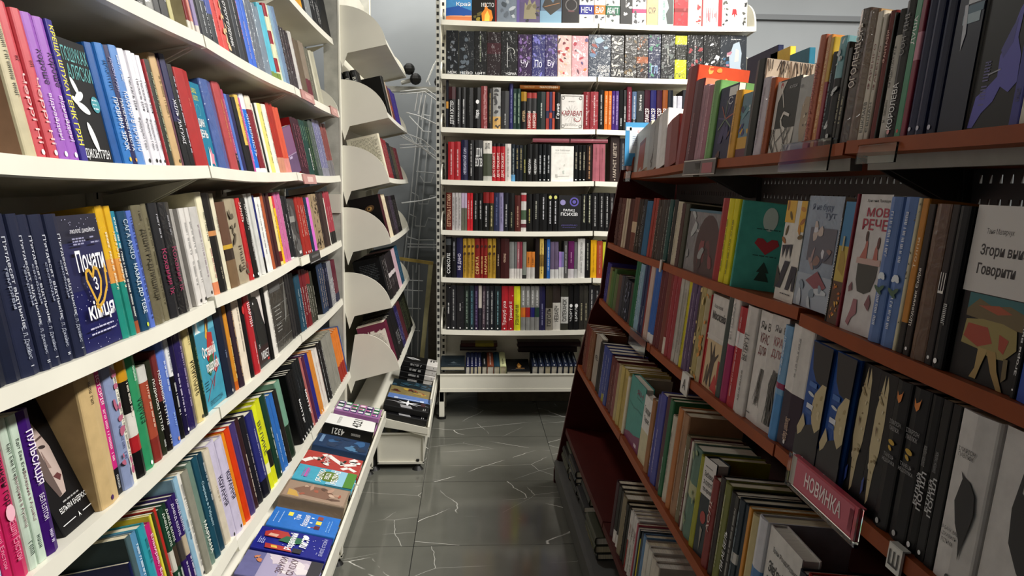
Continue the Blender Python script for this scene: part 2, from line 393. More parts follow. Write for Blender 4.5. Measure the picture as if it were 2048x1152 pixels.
def tray(parent, xf, zf, xb, zb, y0, y1, lip, base_mat=M_WHITE, riser=0.0):
    b = MB()
    prof = [(xf, zf), (xf + 0.008, zf), (xf + 0.008, zf - lip), (xb, zb - 0.012), (xb, zb), (xf, zf - lip + 0.012)]
    b.prism(prof, y0, y1, lambda u, w, t: (u, t, w))
    return b.build('tray', base_mat, parent)
for y0, y1 in ((0.86, 1.655), (1.66, 2.475), (2.482, 3.325)):
    tray(wallcase, -0.380, 0.282, -0.66, 0.315, y0, y1, 0.045)
    b = MB(); b.box(-0.66, -0.38, y1 - 0.004, y1, 0.262, 0.29); b.build('tray_end', M_WHITE2, wallcase)
quarter_panel('L2', 3.292, wallcase, 0.2, 0.15)

# narrow end bookcase
endcase = tag(empty('bookcase'), 'narrow cream end bookcase with fan shaped side panels, beside the wire racks', 'bookcase')
for row in ('C1', 'C2', 'C3', 'C4', 'C5', 'C6'):
    dp = 0.205 if row != 'C6' else 0.24
    shelf_board(row, 0, dp, 0.014, 0.022, M_WHITE, endcase)
    quarter_panel(row, 3.358, endcase, dp, 0.178, cut=0.09 if row == 'C6' else 0.0)
    quarter_panel(row, 4.362, endcase, dp, 0.178)
for y in (3.345, 4.375):
    upright(-0.615, -0.553, y - 0.016, y + 0.016, 0.0, 2.3, endcase, 'X', M_GREYST)
    b = MB(); b.box(-0.555, -0.549, y - 0.017, y + 0.017, 0.0, 2.3); b.build('post_face', M_WHITE, endcase)
b = MB(); b.box(-0.60, -0.585, 3.36, 4.36, 0.02, 2.25); b.build('back_panel', M_WHITE2, endcase)
tray(endcase, -0.187, 0.205, -0.54, 0.272, 3.335, 4.36, 0.05)
b = MB(); b.prism([(-0.187, 0.20), (-0.187, 0.172), (-0.54, 0.235), (-0.54, 0.285)], 3.33, 3.336, lambda u, w, t: (u, t, w)); b.build('tray_end', M_WHITE2, endcase)
b = MB(); b.box(-0.19, -0.183, 3.62, 4.36, 0.17, 0.252); b.build('tray_lip', M_WHITE, endcase)
for y in (3.36, 4.34):
    b = MB(); b.box(-0.416, -0.206, y, y + 0.004, 0.03, 0.172); b.box(-0.416, -0.206, y - 0.012, y + 0.004, 0.026, 0.036); b.box(-0.416, -0.411, y - 0.012, y + 0.004, 0.03, 0.172); b.box(-0.211, -0.206, y - 0.012, y + 0.004, 0.03, 0.172); b.box(-0.416, -0.206, y - 0.012, y + 0.004, 0.166, 0.172)
    b.build('base_panel', M_WHITE2, endcase)
    for x in (-0.432, -0.234):
        b = MB(); b.disc((x, y - 0.005, 0.0), 0.026, 0.016, r2=0.012); b.disc((x, y - 0.005, 0.016), 0.007, 0.03); b.build('foot', M_BLACK, endcase)
b = MB(); b.box(-0.212, -0.208, 3.36, 4.34, 0.03, 0.17); b.build('kick_plate', M_WHITE2, endcase)
b = MB(); b.box(-0.642, -0.556, 3.318, 3.326, 1.165, 1.245); tag(b.build('post_plate', M_WHITE2, wallcase))

# back bookcase
backcase = tag(empty('bookcase'), 'tall cream back bookcase of eight full shelves facing the aisle', 'bookcase')
for row in ('B1', 'B2', 'B3', 'B4', 'B5', 'B6', 'B7'):
    for k in range(2):
        shelf_board(row, k, 0.25, 0.02, 0.026, M_WHITE, backcase)
    for x in (-0.152, 1.508):
        quarter_panel(row, x, backcase, 0.25, 0.10 if x < 0 else 0.17)
    for x in (0.655, 0.685): bracket(row, x, 0.25, backcase, M_WHITE2, th=0.003)
for x in (-0.15, 0.67, 1.51):
    upright(x - 0.015, x + 0.015, 4.338, 4.40, 0.0, 2.42, backcase, 'Y', M_WHITE2)
upright(-0.178, -0.16, 4.085, 4.10, 0.255, 2.42, backcase, 'Y', M_GREYST)
for x0, x1 in ((-0.135, 0.655), (0.685, 1.495)):
    b = MB(); b.box(x0, x1, 4.352, 4.362, 0.15, 2.41); b.build('back_panel', M_WHITE2, backcase)
b = MB(); b.box(-0.161, 1.51, 4.096, 4.104, 0.17, 0.254); b.box(-0.161, 1.51, 4.094, 4.106, 0.156, 0.174); b.box(-0.161, 1.51, 4.092, 4.106, 0.250, 0.256); b.build('plinth_front', M_WHITE, backcase)
b = MB(); b.box(-0.161, 1.51, 4.104, 4.36, 0.158, 0.168); b.build('base_shelf', M_WHITE2, backcase)
for x in (-0.152, 0.67, 1.5):
    b = MB(); b.box(x - 0.014, x + 0.014, 4.10, 4.13, 0.012, 0.158); b.box(x - 0.012, x + 0.012, 4.1, 4.4, 0.1, 0.156); b.build('leg', M_WHITE, backcase)
    b = MB(); b.disc((x, 4.115, 0.0), 0.024, 0.014); b.build('foot', M_BLACK, backcase)

# brown gondola
gond = tag(empty('gondola_shelving'), 'double-sided brown gondola of stepped book shelves with maroon end panel', 'bookcase')
depth = {'RT': 0.22, 'R2': 0.24, 'R3': 0.27, 'R4': 0.34, 'R5': 0.38}
for row in ('RT', 'R2', 'R3', 'R4', 'R5'):
    for k in range(3):
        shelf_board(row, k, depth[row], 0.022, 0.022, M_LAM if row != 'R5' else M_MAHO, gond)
        if row in ('RT', 'R2', 'R3'):
            for e in (0, 1):
                bracket(row, ROWS[row][4][k][e] + (0.012 if e == 0 else -0.012), depth[row], gond, M_DKST, 0.06)
for k in range(3):
    y0, y1 = (0.36, 1.29, 2.24, 3.17)[k:k + 2]
    b = MB(); b.box(0.885, 0.90, y0 + 0.02, y1 - 0.02, 0.05, 0.85); b.build('inner_panel', M_RED, gond)
    b = MB()     # perforated steel back above
    zc = 0.85
    for zr in (1.222, 1.262, 1.302, 1.342):
        b.box(0.86, 0.864, y0 + 0.02, y1 - 0.02, zc, zr)
        n = 36; st = (y1 - y0 - 0.04) / n
        for i in range(n):
            b.box(0.86, 0.864, y0 + 0.02 + i * st + 0.0075, y0 + 0.02 + (i + 1) * st, zr, zr + 0.014)
        zc = zr + 0.014
    b.box(0.86, 0.864, y0 + 0.02, y1 - 0.02, zc, 1.60)
    b.build('perforated_lattice_panel', M_DKST, gond)
    b = MB(); b.box(0.668, 0.69, y0 + 0.03, y1 - 0.03, 1.322, 1.345, T=None); b.build('shelf_rail', M_RAIL, gond)
for y in (0.36, 1.29, 2.24):
    b = MB(); b.box(0.845, 0.90, y - 0.02, y + 0.02, 0.0, 1.60); b.build('upright', M_DKST, gond)
    b = MB(); b.box(0.838, 0.846, y - 0.018, y + 0.018, 1.27, 1.306); b.build('upright_plate', M_DKST, gond)
prof = [(0.628, 1.36), (0.578, 1.06), (0.555, 0.84), (0.518, 0.76), (0.463, 0.53), (0.389, 0.124), (0.372, 0.05), (0.372, 0.0)]
full = prof + [(1.80 - x, z) for x, z in prof[::-1]]
b = MB(); b.prism(full, 3.175, 3.195, lambda u, w, t: (u, t, w)); b.build('end_panel', M_RED, gond)
b = MB(); b.prism(full, 0.325, 0.345, lambda u, w, t: (u, t, w)); b.build('end_panel', M_RED, gond)
b = MB(); b.box(0.375, 1.42, 0.35, 3.17, 0.085, 0.10); b.build('base_deck', M_DKST, gond)
b = MB(); b.box(0.375, 0.385, 0.35, 3.17, 0.02, 0.095); b.box(0.372, 0.388, 0.35, 3.17, 0.092, 0.104); b.build('kick_plate', M_DKST, gond)
for z, x0 in ((1.36, 1.16), (1.05, 1.22), (0.80, 1.25), (0.52, 1.34)):
    b = MB(); b.box(0.905, x0, 0.36, 3.17, z - 0.022, z); b.build('far_side_shelf', M_LAM, gond)

# ------------------------------------------------------------------ books
BOOKS = """
#L3
1.0246 29.1 215 #cdc2a0 k:#b58d70 m:#6a6a5c:.35-.8 d:14 |cream book with grey lettering on fifth shelf of the wall bookcase
1.0517 25.1 204 #d4525c t:.1-.55:d:#f0c8c8:.5:Черрі_Ні m:#7a1c28:.6-.66 o:#fff |red book with pale pink title between cream and red, fifth shelf of the wall bookcase
1.0770 25.5 200 #d4525c t:.1-.55:d:#f0c8c8:.5:Черрі_Ні m:#7a1c28:.6-.66 o:#fff |red book with pale pink title between red and lilac, fifth shelf of the wall bookcase
1.1044 29.1 201 #a562c6 t:.52-.76:d:#2a1040:.5:хороше t:.14-.46:d:#e8d8f0:.4:віднайдені o:#fff |lilac book with dark purple title between red and lilac, fifth shelf of the wall bookcase
1.1338 29.8 202 #a562c6 t:.52-.76:d:#2a1040:.5:хороше t:.14-.46:d:#e8d8f0:.4:віднайдені o:#fff |lilac book with dark purple title between lilac and blue, fifth shelf of the wall bookcase
1.1584 19.3 204 #453c9e t:.5-.96:d:#e4dc50:.75:КРЕЩА_ШТУКА t:.12-.48:d:#e8e050:.75:ГЕНК_ГРІН |blue book with yellow title on fifth shelf of the wall bookcase
1.2138 91.5 187 #17191d F:alaska d:2.2 |face-out black book with white petals on fifth shelf of the wall bookcase
1.2740 28.9 193 #1d5ca8 |blue book between picture-cover and blue, fifth shelf of the wall bookcase
1.3050 32.9 197 #2e7ac8 t:.62-.86:d:#123058:.5:ДЖОН_ГРІН t:.12-.56:d:#f0f4fa:.5:ПРОВИНА_ЗІРОК o:#e0c040 |blue book with navy title on fifth shelf of the wall bookcase
1.3320 21.2 199 #2b2a66 t:.62-.9:d:#b8b8e0:.5:ДЖОН_ГРІН t:.12-.56:d:#e8e8f0:.5:ПАПЕРОВІ_МІСТА o:#e0a040 |slate blue book with light blue title on fifth shelf of the wall bookcase
1.3591 33.1 203 #5c8ed2 t:.12-.62:d:#f4f4fa:.6:КОХАННЯ_В_ТОРОНТО m:#e8eef8:.68-.92 |blue book with white title on fifth shelf of the wall bookcase
1.3894 27.4 203 #e6e4ec t:.48-.76:d:#505058:.4:Паскаль_Дан t:.14-.42:d:#505058:.4:Фредеріко_Гавл o:#222 |white book with grey title between blue and white, fifth shelf of the wall bookcase
1.4151 24.0 203 #e6e4ec t:.48-.76:d:#505058:.4:Паскаль_Дан t:.14-.42:d:#505058:.4:Фредеріко_Гавл o:#222 |second white book with grey title, from the aisle mouth, fifth shelf of the wall bookcase
1.4379 21.7 203 #e6e4ec t:.48-.76:d:#505058:.4:Паскаль_Дан t:.14-.42:d:#505058:.4:Фредеріко_Гавл o:#222 |third white book with grey title, from the aisle mouth, fifth shelf of the wall bookcase
1.4587 19.9 202 #e6e4ec t:.48-.76:d:#505058:.4:Паскаль_Дан t:.14-.42:d:#505058:.4:Фредеріко_Гавл o:#222 |white book with grey title between white and red, fifth shelf of the wall bookcase
1.4723 7.3 197 #b0323a m:#e0b0b0
1.4897 27.5 199 #33382c m:#b8c0a0 |charcoal book with pale green lettering on fifth shelf of the wall bookcase
1.5222 37.4 215 #cba97a m:#6b5535:.4-.8 o:#553 |tan book with brown lettering on fifth shelf of the wall bookcase
1.5463 10.8 210 #6e4250
1.5678 32.4 220 #2f2d62 b:0-.4:#17181e t:.2-.6:d:#e8e8f0:.5:ЖІЛЬ_ЛАГУЖІ |slate blue book with black foot on fifth shelf of the wall bookcase
1.5985 28.9 204 #15161c m:#d0d0e0 |black book with white lettering on fifth shelf of the wall bookcase
1.6517 77.5 201 #b42a2c k:#961c20 d:14.5 m:#d87060:.6-.7 |red book with dusty pink lettering on fifth shelf of the wall bookcase
1.6929 4.9 191 #e0a83c
1.7331 75.6 188 #0f7fa0 F:oneday d:1.6 |face-out teal book with pink star on fifth shelf of the wall bookcase
1.8097 77.7 205 #4262a8 gl |blue book in shiny wrap on fifth shelf of the wall bookcase
1.8791 61.1 210 #b8484c m:#e0a060:.3-.8 |red book with orange lettering on fifth shelf of the wall bookcase
1.9188 18.3 199 #b04070 b:0-.22:#222026 m:#e0a0c0
1.9377 19.5 190 #5678cc
1.9655 36.0 192 #2b2a66 |slate blue book on fifth shelf of the wall bookcase
1.9987 30.3 189 #1a1a22
2.0295 31.3 199 #e0bc58 b:0-.35:#1c1420 m:#6a5020
2.0566 23.0 195 #c85aa0 m:#f0d0e0
2.0895 42.7 210 #1c74dc b:.8-1:#e0e4ec b:0-.06:#f0f0f0 t:.2-.75:d:#cfe4ff:.5:ХИМЕРНІСТЬ |blue book with white top on fifth shelf of the wall bookcase
2.1383 54.8 209 #8c1f30 b:.82-1:#e8dcc8 b:0-.06:#f0f0f0 m:#e0a0a0 |red book with cream top on fifth shelf of the wall bookcase
2.1734 15.4 193 #dedcd2
2.1916 21.0 195 #1a2018
2.2128 21.6 197 #e8e6dc
2.2492 51.2 199 #e6dc7c m:#333028 |yellow book with charcoal lettering on fifth shelf of the wall bookcase
2.2993 49.1 201 #ece8dc m:#a0a098
2.3427 37.7 210 #b02a1c b:0-.22:#c98a70 k:#a02418
2.3803 37.7 210 #b02a1c b:0-.22:#c98a70 k:#a02418
2.4180 37.7 203 #d8583e b:0-.22:#d88a80
2.4557 37.7 203 #d8583e b:0-.22:#d88a80
2.5482 147.4 154 #6b5078 F:violet d:1.5 rl:-9 |tipped purple book on fifth shelf of the wall bookcase
2.6371 30.3 194 #4a2030 m:#c07080 k:#9c181c
2.6674 30.3 194 #4a2030 m:#c07080 k:#9c181c
2.6977 30.3 194 #4a2030 m:#c07080 k:#9c181c
2.7281 30.3 194 #4a2030 m:#c07080 k:#9c181c
2.7586 30.7 198 #1f4a42 m:#98b898:.6-.9
2.7893 30.7 198 #1f4a42 m:#98b898:.6-.9
2.8200 30.7 198 #1f4a42 t:.1-.5:d:#f0f0ec:.6:ВОВКОЛАК m:#98b898:.6-.9
2.8528 34.9 203 #1f4030 m:#90b070
2.8876 34.9 203 #1f4030 m:#90b070
2.9253 40.5 209 #55605c m:#c0c8c0
2.9658 40.5 209 #55605c m:#c0c8c0
3.0039 35.7 220 #74749c m:#d8d8e8 b:0-.15:#8a8a98 gl
3.0396 35.7 220 #74749c m:#d8d8e8 b:0-.15:#8a8a98 gl
3.0753 35.7 220 #74749c m:#d8d8e8 b:0-.15:#8a8a98 gl
3.1110 35.7 220 #74749c m:#d8d8e8 b:0-.15:#8a8a98 gl
3.1764 51.5 214 #8a4a48 b:0-.3:#777478
3.2261 47.9 215 #8a4a48 b:0-.3:#777478 m:#d8b0a0
#L4
0.9131 39.1 205 #1a2238 |thick navy book on fourth shelf of the wall bookcase
0.9494 33.5 208 #1c2440 |second navy book, from the aisle mouth, fourth shelf of the wall bookcase
0.9882 44.0 209 #262d4c t:.3-.86:d:#c8ccd8:.22:П'ятдесят_відтінків:.06 t:.42-.68:d:#9aa0b4:.18:темряви:-.17 t:.1-.3:d:#a8aec0:.28:Е._Л._Джеймс m:#c8ccd8:.03-.06 |thick navy book with white title on fourth shelf of the wall bookcase
1.0229 25.4 209 #262d4c t:.3-.86:d:#c8ccd8:.3:П'ятдесят_відтінків:.1 t:.42-.68:d:#9aa0b4:.24:темряви:-.22 t:.1-.3:d:#a8aec0:.36:Е._Л._Джеймс m:#c8ccd8:.03-.06 |second navy book with white title, from the aisle mouth, fourth shelf of the wall bookcase
1.0492 27.2 208 #262d4c t:.3-.86:d:#c8ccd8:.3:П'ятдесят_відтінків:.1 t:.42-.68:d:#9aa0b4:.24:свободи:-.22 t:.1-.3:d:#a8aec0:.36:Е._Л._Джеймс m:#c8ccd8:.03-.06 |third navy book with white title, from the aisle mouth, fourth shelf of the wall bookcase
1.0804 35.3 208 #262d4c t:.3-.86:d:#c8ccd8:.26:П'ятдесят_відтінків:.08 t:.42-.68:d:#9aa0b4:.2:свободи:-.19 t:.1-.3:d:#a8aec0:.32:Е._Л._Джеймс m:#c8ccd8:.03-.06 |fourth navy book with white title, from the aisle mouth, fourth shelf of the wall bookcase
1.1152 34.2 208 #262d4c t:.3-.86:d:#c8ccd8:.26:П'ятдесят_відтінків:.08 t:.42-.68:d:#9aa0b4:.2:свободи:-.19 t:.1-.3:d:#a8aec0:.32:Е._Л._Джеймс m:#c8ccd8:.03-.06 |navy book with white title between navy and picture-cover, fourth shelf of the wall bookcase
1.1915 118.5 206 #1c2068 F:ending d:2 |face-out indigo book with gold heart on fourth shelf of the wall bookcase
1.2650 28.3 219 #e0b020 b:0-.42:#1f8f80 b:.42-.6:#e09a48 m:#f4ecd0:.35-.8 gl |yellow book with teal foot between picture-cover and yellow, fourth shelf of the wall bookcase
1.2906 22.9 218 #e0b020 b:0-.42:#1f8f80 b:.42-.6:#e09a48 m:#f4ecd0:.35-.8 gl |yellow book with teal foot between yellow and navy, fourth shelf of the wall bookcase
1.3098 15.5 209 #2a3444 b:.7-1:#2888a0 m:#f0f0ea:.1-.95 b:0-.1:#a05030 |navy book with teal top on fourth shelf of the wall bookcase
1.3358 36.5 208 #1a4a6c t:.6-.93:d:#b8c8d8:.45:САГА_АЖІО t:.14-.56:d:#dce8f0:.5:НАЗАД_ДО_ТЕБЕ o:#c0d040 |navy book with light blue title on fourth shelf of the wall bookcase
1.3651 22.0 208 #5a74cc m:#1c2050:.05-.95 |blue book with navy lettering on fourth shelf of the wall bookcase
1.3992 46.2 217 #6f6850 t:.2-.8:d:#2c2818:.5:ДІШИГРАДЛИШИЦЯ m:#2c2818:.86-.95 gl |khaki book with black title on fourth shelf of the wall bookcase
1.4344 24.3 219 #7a735a m:#4c4632 gl |khaki book with olive lettering on fourth shelf of the wall bookcase
1.4678 42.4 219 #2c2c30 m:#c0c0c8:.68-.9 t:.2-.6:d:#a02c58:.55:Кохання_їх |charcoal book with magenta title on fourth shelf of the wall bookcase
1.5162 54.3 219 #222226 m:#a8a8b0:.66-.88 t:.2-.6:d:#903456:.55:Кохання_їх gl |black book with magenta title on fourth shelf of the wall bookcase
1.5669 47.2 205 #a9a5a0 sb:1 |grey book on fourth shelf of the wall bookcase
1.6049 28.7 204 #dad6d2 m:#909090:.5-.85 m:#808080:.2-.45 o:#333 k:#a5a19d |white book with grey lettering between grey and white, fourth shelf of the wall bookcase
1.6319 25.4 204 #dad6d2 m:#909090:.5-.85 m:#808080:.2-.45 o:#333 |second white book with grey lettering, from the aisle mouth, fourth shelf of the wall bookcase
1.6695 49.6 196 #c4c1be m:#907888:.2-.8 o:#333 |white book with mauve lettering on fourth shelf of the wall bookcase
1.7128 37.1 228 #e6dfc0 b:0-.12:#e08a60 m:#4c4838:.5-.8 m:#b06068:.15-.45 |cream book with orange foot on fourth shelf of the wall bookcase
1.7598 56.9 226 #1c1a18 b:.57-.62:#c88850 m:#b0a890:.1-.25 |black book with orange band on fourth shelf of the wall bookcase
1.8029 29.2 225 #ddd6bc m:#605c50:.6-.75 |cream book with grey lettering on fourth shelf of the wall bookcase
1.8522 69.4 205 #6a4a38 b:0-.32:#7a6044 b:.32-.45:#3a2c24 b:.45-.5:#c8a030 k:#5c2c1c |brown book on fourth shelf of the wall bookcase
1.9288 83.7 212 #a59880 t:.15-.45:d:#3c3228:.55:ІНЦІНІ sp:#5a5040 |tan book with charcoal title on fourth shelf of the wall bookcase
1.9884 35.6 212 #c4282c t:.7-.95:d:#f0d0c8:.5:ЗАРНІТЬ m:#802020:.2-.6 o:#fff |red book with pale pink title on fourth shelf of the wall bookcase
2.0294 46.4 211 #1c1a1a t:.6-.92:d:#d0d0cc:.5:НОРА_РОБЕРТС m:#d0d0cc:.2-.5 o:#fff |black book with white title on fourth shelf of the wall bookcase
2.0698 34.4 221 #d4d4d0 gl
2.1042 34.4 221 #d4d4d0 gl
2.1316 20.5 216 #26307c b:0-.2:#111
2.1564 29.2 209 #e8e8e4 m:#22232c:.2-.9
2.1857 29.2 209 #e8e8e4 m:#22232c:.2-.9
2.2141 27.6 219 #b45a34
2.2438 31.7 216 #52282a
2.2754 31.7 216 #52282a
2.3063 30.0 205 #e8d48c b:.05-.2:#8c2020 m:#7a6a30
2.3367 30.8 205 #f0b81c b:.82-1:#d83a44 m:#806010:.2-.7
2.3721 40.1 214 #c86a9c m:#e8b8d0:.2-.9
2.4122 40.1 214 #c86a9c m:#e8b8d0:.2-.9
2.4520 39.5 200 #24242a m:#d8d8d8:.3-.7 b:0-.02:#ddd
2.4840 24.6 201 #2c2c30 m:#b0b0b0
2.5604 128.1 196 #4a4a4a F:smoke d:1.5 |face-out smoky grey book on fourth shelf of the wall bookcase
2.6415 34.0 202 #aa2c24 m:#e8d8c8:.3-.85 o:#fff
2.6755 34.0 202 #aa2c24 m:#e8d8c8:.3-.85 o:#fff
2.7095 34.0 202 #aa2c24 m:#e8d8c8:.3-.85 o:#fff
2.7435 34.0 202 #aa2c24 m:#e8d8c8:.3-.85 o:#fff
2.7826 44.3 199 #1c3a54 m:#e0e0e0:.4-.8
2.8309 52.4 199 #e070d0
2.8737 33.2 211 #a08a6c sp:#4a3c30
2.9069 33.2 211 #a08a6c sp:#4a3c30
2.9401 33.2 211 #a08a6c sp:#4a3c30
2.9733 33.2 211 #a08a6c sp:#4a3c30
3.0048 29.9 217 #3c2c2a
3.0347 29.9 217 #3c2c2a
3.0651 31.1 215 #4a3834
3.0962 31.1 215 #4a3834
3.1262 28.8 190 #e0dcd0
3.1627 44.3 216 #a83a48 b:0-.22:#1c1c20 m:#e8c8c8:.4-.7
3.2017 33.6 215 #a83a48 b:0-.22:#1c1c20 m:#e8c8c8:.4-.7
3.2356 34.3 213 #a83a48 b:0-.22:#1c1c20 m:#e8c8c8:.4-.7
#L5
0.8739 25.3 200 #1f86b4 m:#d8ecf4:.1-.6 |teal book with pale teal lettering on third shelf of the wall bookcase
0.8937 14.2 200 #2a6ac0 t:.1-.6:d:#dce8f4:.6:ИМБЕРТОВ |blue book with white title on third shelf of the wall bookcase
0.9102 18.9 200 #c8235e t:.48-.85:d:#3a1020:.5:Сурикен_гор t:.12-.38:d:#e88aa8:.45:Ешлі_Елстон d2:#f0b8c8:.43 |magenta book with dark magenta title between blue and magenta, third shelf of the wall bookcase
0.9352 31.0 200 #c8235e t:.48-.85:d:#3a1020:.5:Сурикен_гор t:.12-.38:d:#e88aa8:.45:Ешлі_Елстон d2:#f0b8c8:.43 |magenta book with dark magenta title between magenta and white, third shelf of the wall bookcase
0.9608 20.1 200 #c3d4c4 t:.6-.84:d:#283028:.42:Едіт_Ева_Егер t:.28-.62:d:#8a6a70:.42:Балерина_в_Аушвіці m:#405048:.08-.18 |white book with charcoal title between magenta and white, third shelf of the wall bookcase
0.9805 19.4 200 #c3d4c4 t:.6-.84:d:#283028:.42:Едіт_Ева_Егер t:.28-.62:d:#8a6a70:.42:Балерина_в_Аушвіці m:#405048:.08-.18 |white book with charcoal title between white and dark purple, third shelf of the wall bookcase
1.0061 31.7 200 #43127a t:.48-.86:d:#efe6f6:.6:ПУЛЬСАЦІЯ t:.24-.42:d:#e8e0f0:.36:БЕЛ_ЕЛТОН:-.1 m:#e0d8f0:.06-.16 |dark purple book with white title on third shelf of the wall bookcase
1.1036 103.8 205 #15151a F:pulse d:1.6 ln:23 sb:.5 |backward-leaning black book with half a face on third shelf of the wall bookcase
1.1682 59.1 218 #c9ad7c k:#bb9c6c m:#584830:.7-.9 o:#4a2860 d:15 |tan book with dark brown lettering on third shelf of the wall bookcase
1.2073 19.2 214 #d02a80 b:0-.2:#1c1a20 t:.7-.93:d:#f4dce8:.55:ІСТОРІЯ m:#f0d0e0:.25-.66 m:#c0c0c0:.04-.15 |magenta book with black foot on third shelf of the wall bookcase
1.2351 36.4 211 #8a97bc m:#4a5078:.2-.5 sp:#b0607a |light blue book with slate blue lettering on third shelf of the wall bookcase
1.2608 15.0 209 #e0dccc m:#333:.1-.9 |white book with charcoal lettering between light blue and orange, third shelf of the wall bookcase
1.2853 33.9 205 #c8901c b:0-.22:#141214 b:.22-.35:#b02028 b:.35-.55:#d8d4cc b:.55-.82:#1c1a18 m:#f0e8d8:.5-.8 |orange book with black band on third shelf of the wall bookcase
1.3216 38.7 206 #2f9060 t:.4-.62:u:#123022:.7:ЕЛАЙЗА m:#c8e0d0:.75-.9 o:#fff |green book with dark green title on third shelf of the wall bookcase
1.3591 36.3 175 #a84a34 b:.84-1:#cccac4 b:0-.25:#8c3028 m:#f0d8c0:.3-.8 |red book with cream lettering on third shelf of the wall bookcase
1.3891 23.7 178 #2f3322 t:.25-.8:d:#e8e8e0:.5:ПОДИНОКІ_ТІТТЛІ m:#ccc:.05-.15 |black book with white title on third shelf of the wall bookcase
1.4132 24.5 190 #7a3030 b:0-.5:#1c1416 t:.25-.8:d:#e8e8e0:.5:ПОДИНОКІ_ТІТТЛІ m:#ccc:.05-.15 |dusty pink book with black foot on third shelf of the wall bookcase
1.4455 40.1 203 #5c78c8 m:#e8eef8:.5-.8 m:#a8c8f0:.15-.3 o:#e0a080 |blue book with white lettering on third shelf of the wall bookcase
1.4758 20.5 202 #16161c b:.62-1:#e4e4e4 m:#606878:.65-.95 m:#e0e0e0:.2-.55 |black book with white top on third shelf of the wall bookcase
1.4979 23.8 206 #221a4c m:#e8e0f8:.15-.6 o:#fff |first navy book with white lettering, from the aisle mouth, third shelf of the wall bookcase
1.5348 49.9 213 #2c1f66 m:#b0a0d0:.2-.8 gl |navy book with light blue lettering between navy and cream, third shelf of the wall bookcase
1.5780 36.5 210 #dac98a t:.27-.62:u:#2a2618:.6:ЗЛОЧИНИ m:#4a4430:.76-.9 o:#333 |cream book with black title on third shelf of the wall bookcase
1.6121 31.6 213 #143020 m:#6a8a60:.2-.7 |dark green book with green lettering on third shelf of the wall bookcase
1.6904 125.0 217 #3f9ab4 F:lastbaby d:2 |face-out teal book with red dress figure on third shelf of the wall bookcase
1.7867 67.6 214 #152440 m:#8898b8:.4-.5 o:#ccc |navy book with light blue lettering between picture-cover and orange, third shelf of the wall bookcase
1.8339 26.7 213 #d08a2c b:0-.1:#c06020 m:#f4e090:.1-.6 |orange book with cream lettering on third shelf of the wall bookcase
1.8680 41.5 209 #3a2838 m:#e0b888:.1-.9 |charcoal book with cream lettering on third shelf of the wall bookcase
1.9179 58.3 212 #e6d8c4 m:#4c4440:.35-.95 |cream book with charcoal lettering on third shelf of the wall bookcase
1.9650 35.7 207 #1d1b20 d2:#c02828:.85 |black book between cream and red, third shelf of the wall bookcase
2.0095 53.3 210 #b8222c t:.6-.9:d:#f0e0e0:.6:ШАРЛІН m:#f0d8d8:.08-.4 |red book with white title on third shelf of the wall bookcase
2.0940 115.7 213 #26262a F:bird d:2.2 |face-out book with black bird on white on third shelf of the wall bookcase
2.1693 34.8 214 #0c0c0e
2.2086 43.8 210 #dedad2 m:#3c3a38:.1-.95
2.3287 196.6 235 #34322e F:wrapped d:2.2 gl |plastic-wrapped dark book facing out on third shelf of the wall bookcase
2.4422 30.4 221 #2a282c gl
2.4723 29.7 213 #2a282c gl
2.5028 31.3 203 #1a1c22
2.5341 31.3 203 #1a1c22
2.5701 40.5 191 #1f4a60 m:#d8e0e4:.05-.75
2.6106 40.5 191 #1f4a60 m:#d8e0e4:.05-.75
2.6485 35.4 203 #7a2028 m:#e8e0d8:.2-.7
2.6797 26.8 202 #7a2028 m:#e8e0d8:.2-.7
2.7068 27.4 200 #7a2028 m:#e8e0d8:.2-.7
2.7377 34.6 193 #45443a m:#d8d4c4:.1-.7 b:.75-1:#8c2424
2.7736 37.2 188 #45443a m:#d8d4c4:.1-.7 b:.75-1:#8c2424
2.8095 34.7 182 #3c3c32 m:#d8d4c4:.1-.7
2.9509 29.3 192 #30405c m:#e0c8b0:.1-.9 k:#0c0c08
2.9802 29.3 192 #30405c m:#e0c8b0:.1-.9 k:#0c0c08
3.0095 29.3 192 #30405c m:#e0c8b0:.1-.9 k:#0c0c08
3.0396 31.1 181 #16203c m:#a8a8d0:.6-.9
3.0707 31.1 181 #16203c m:#a8a8d0:.6-.9
3.1018 31.1 181 #16203c m:#a8a8d0:.6-.9
3.1339 33.1 179 #8a8a8e m:#fff:.1-.6 gl
3.1669 33.1 179 #8a8a8e m:#fff:.1-.6 gl
3.2000 33.1 179 #8a8a8e m:#fff:.1-.6 gl
3.2369 40.8 174 #6a2838 b:0-.2:#24284a
3.2777 40.8 174 #6a2838 b:0-.2:#24284a
#L6
1.2314 9.0 170 #1c2258
1.2451 18.4 210 #4a6268 k:#2c3e40
1.2680 27.3 205 #5a90b8 t:.1-.5:d:#20304c:.5:ШЬОР m:#e8f0f4:.6-.9 |blue book with navy title on second shelf of the wall bookcase
1.2958 28.4 205 #2f98a8 t:.2-.5:d:#0c3038:.6:ТЛИ m:#14404c:.65-.88 |teal book with dark teal title on second shelf of the wall bookcase
1.3222 24.4 195 #c42474 t:.2-.9:d:#f0d0e0:.5:Ельмрес,_Еmоndеаlе! |magenta book with mauve title on second shelf of the wall bookcase
1.3389 9.1 205 #d8d040
1.3485 10.0 205 #4a4820
1.3601 13.2 208 #b82c24 m:#e8d0c8:.1-.4
1.3766 19.9 200 #1f4a34 t:.62-.95:d:#e0e8dc:.5:ДАВІД_БІЛЛІ b:.38-.58:#c8c4b8 m:#e0e8dc:.1-.35 |dark green book with white band on second shelf of the wall bookcase
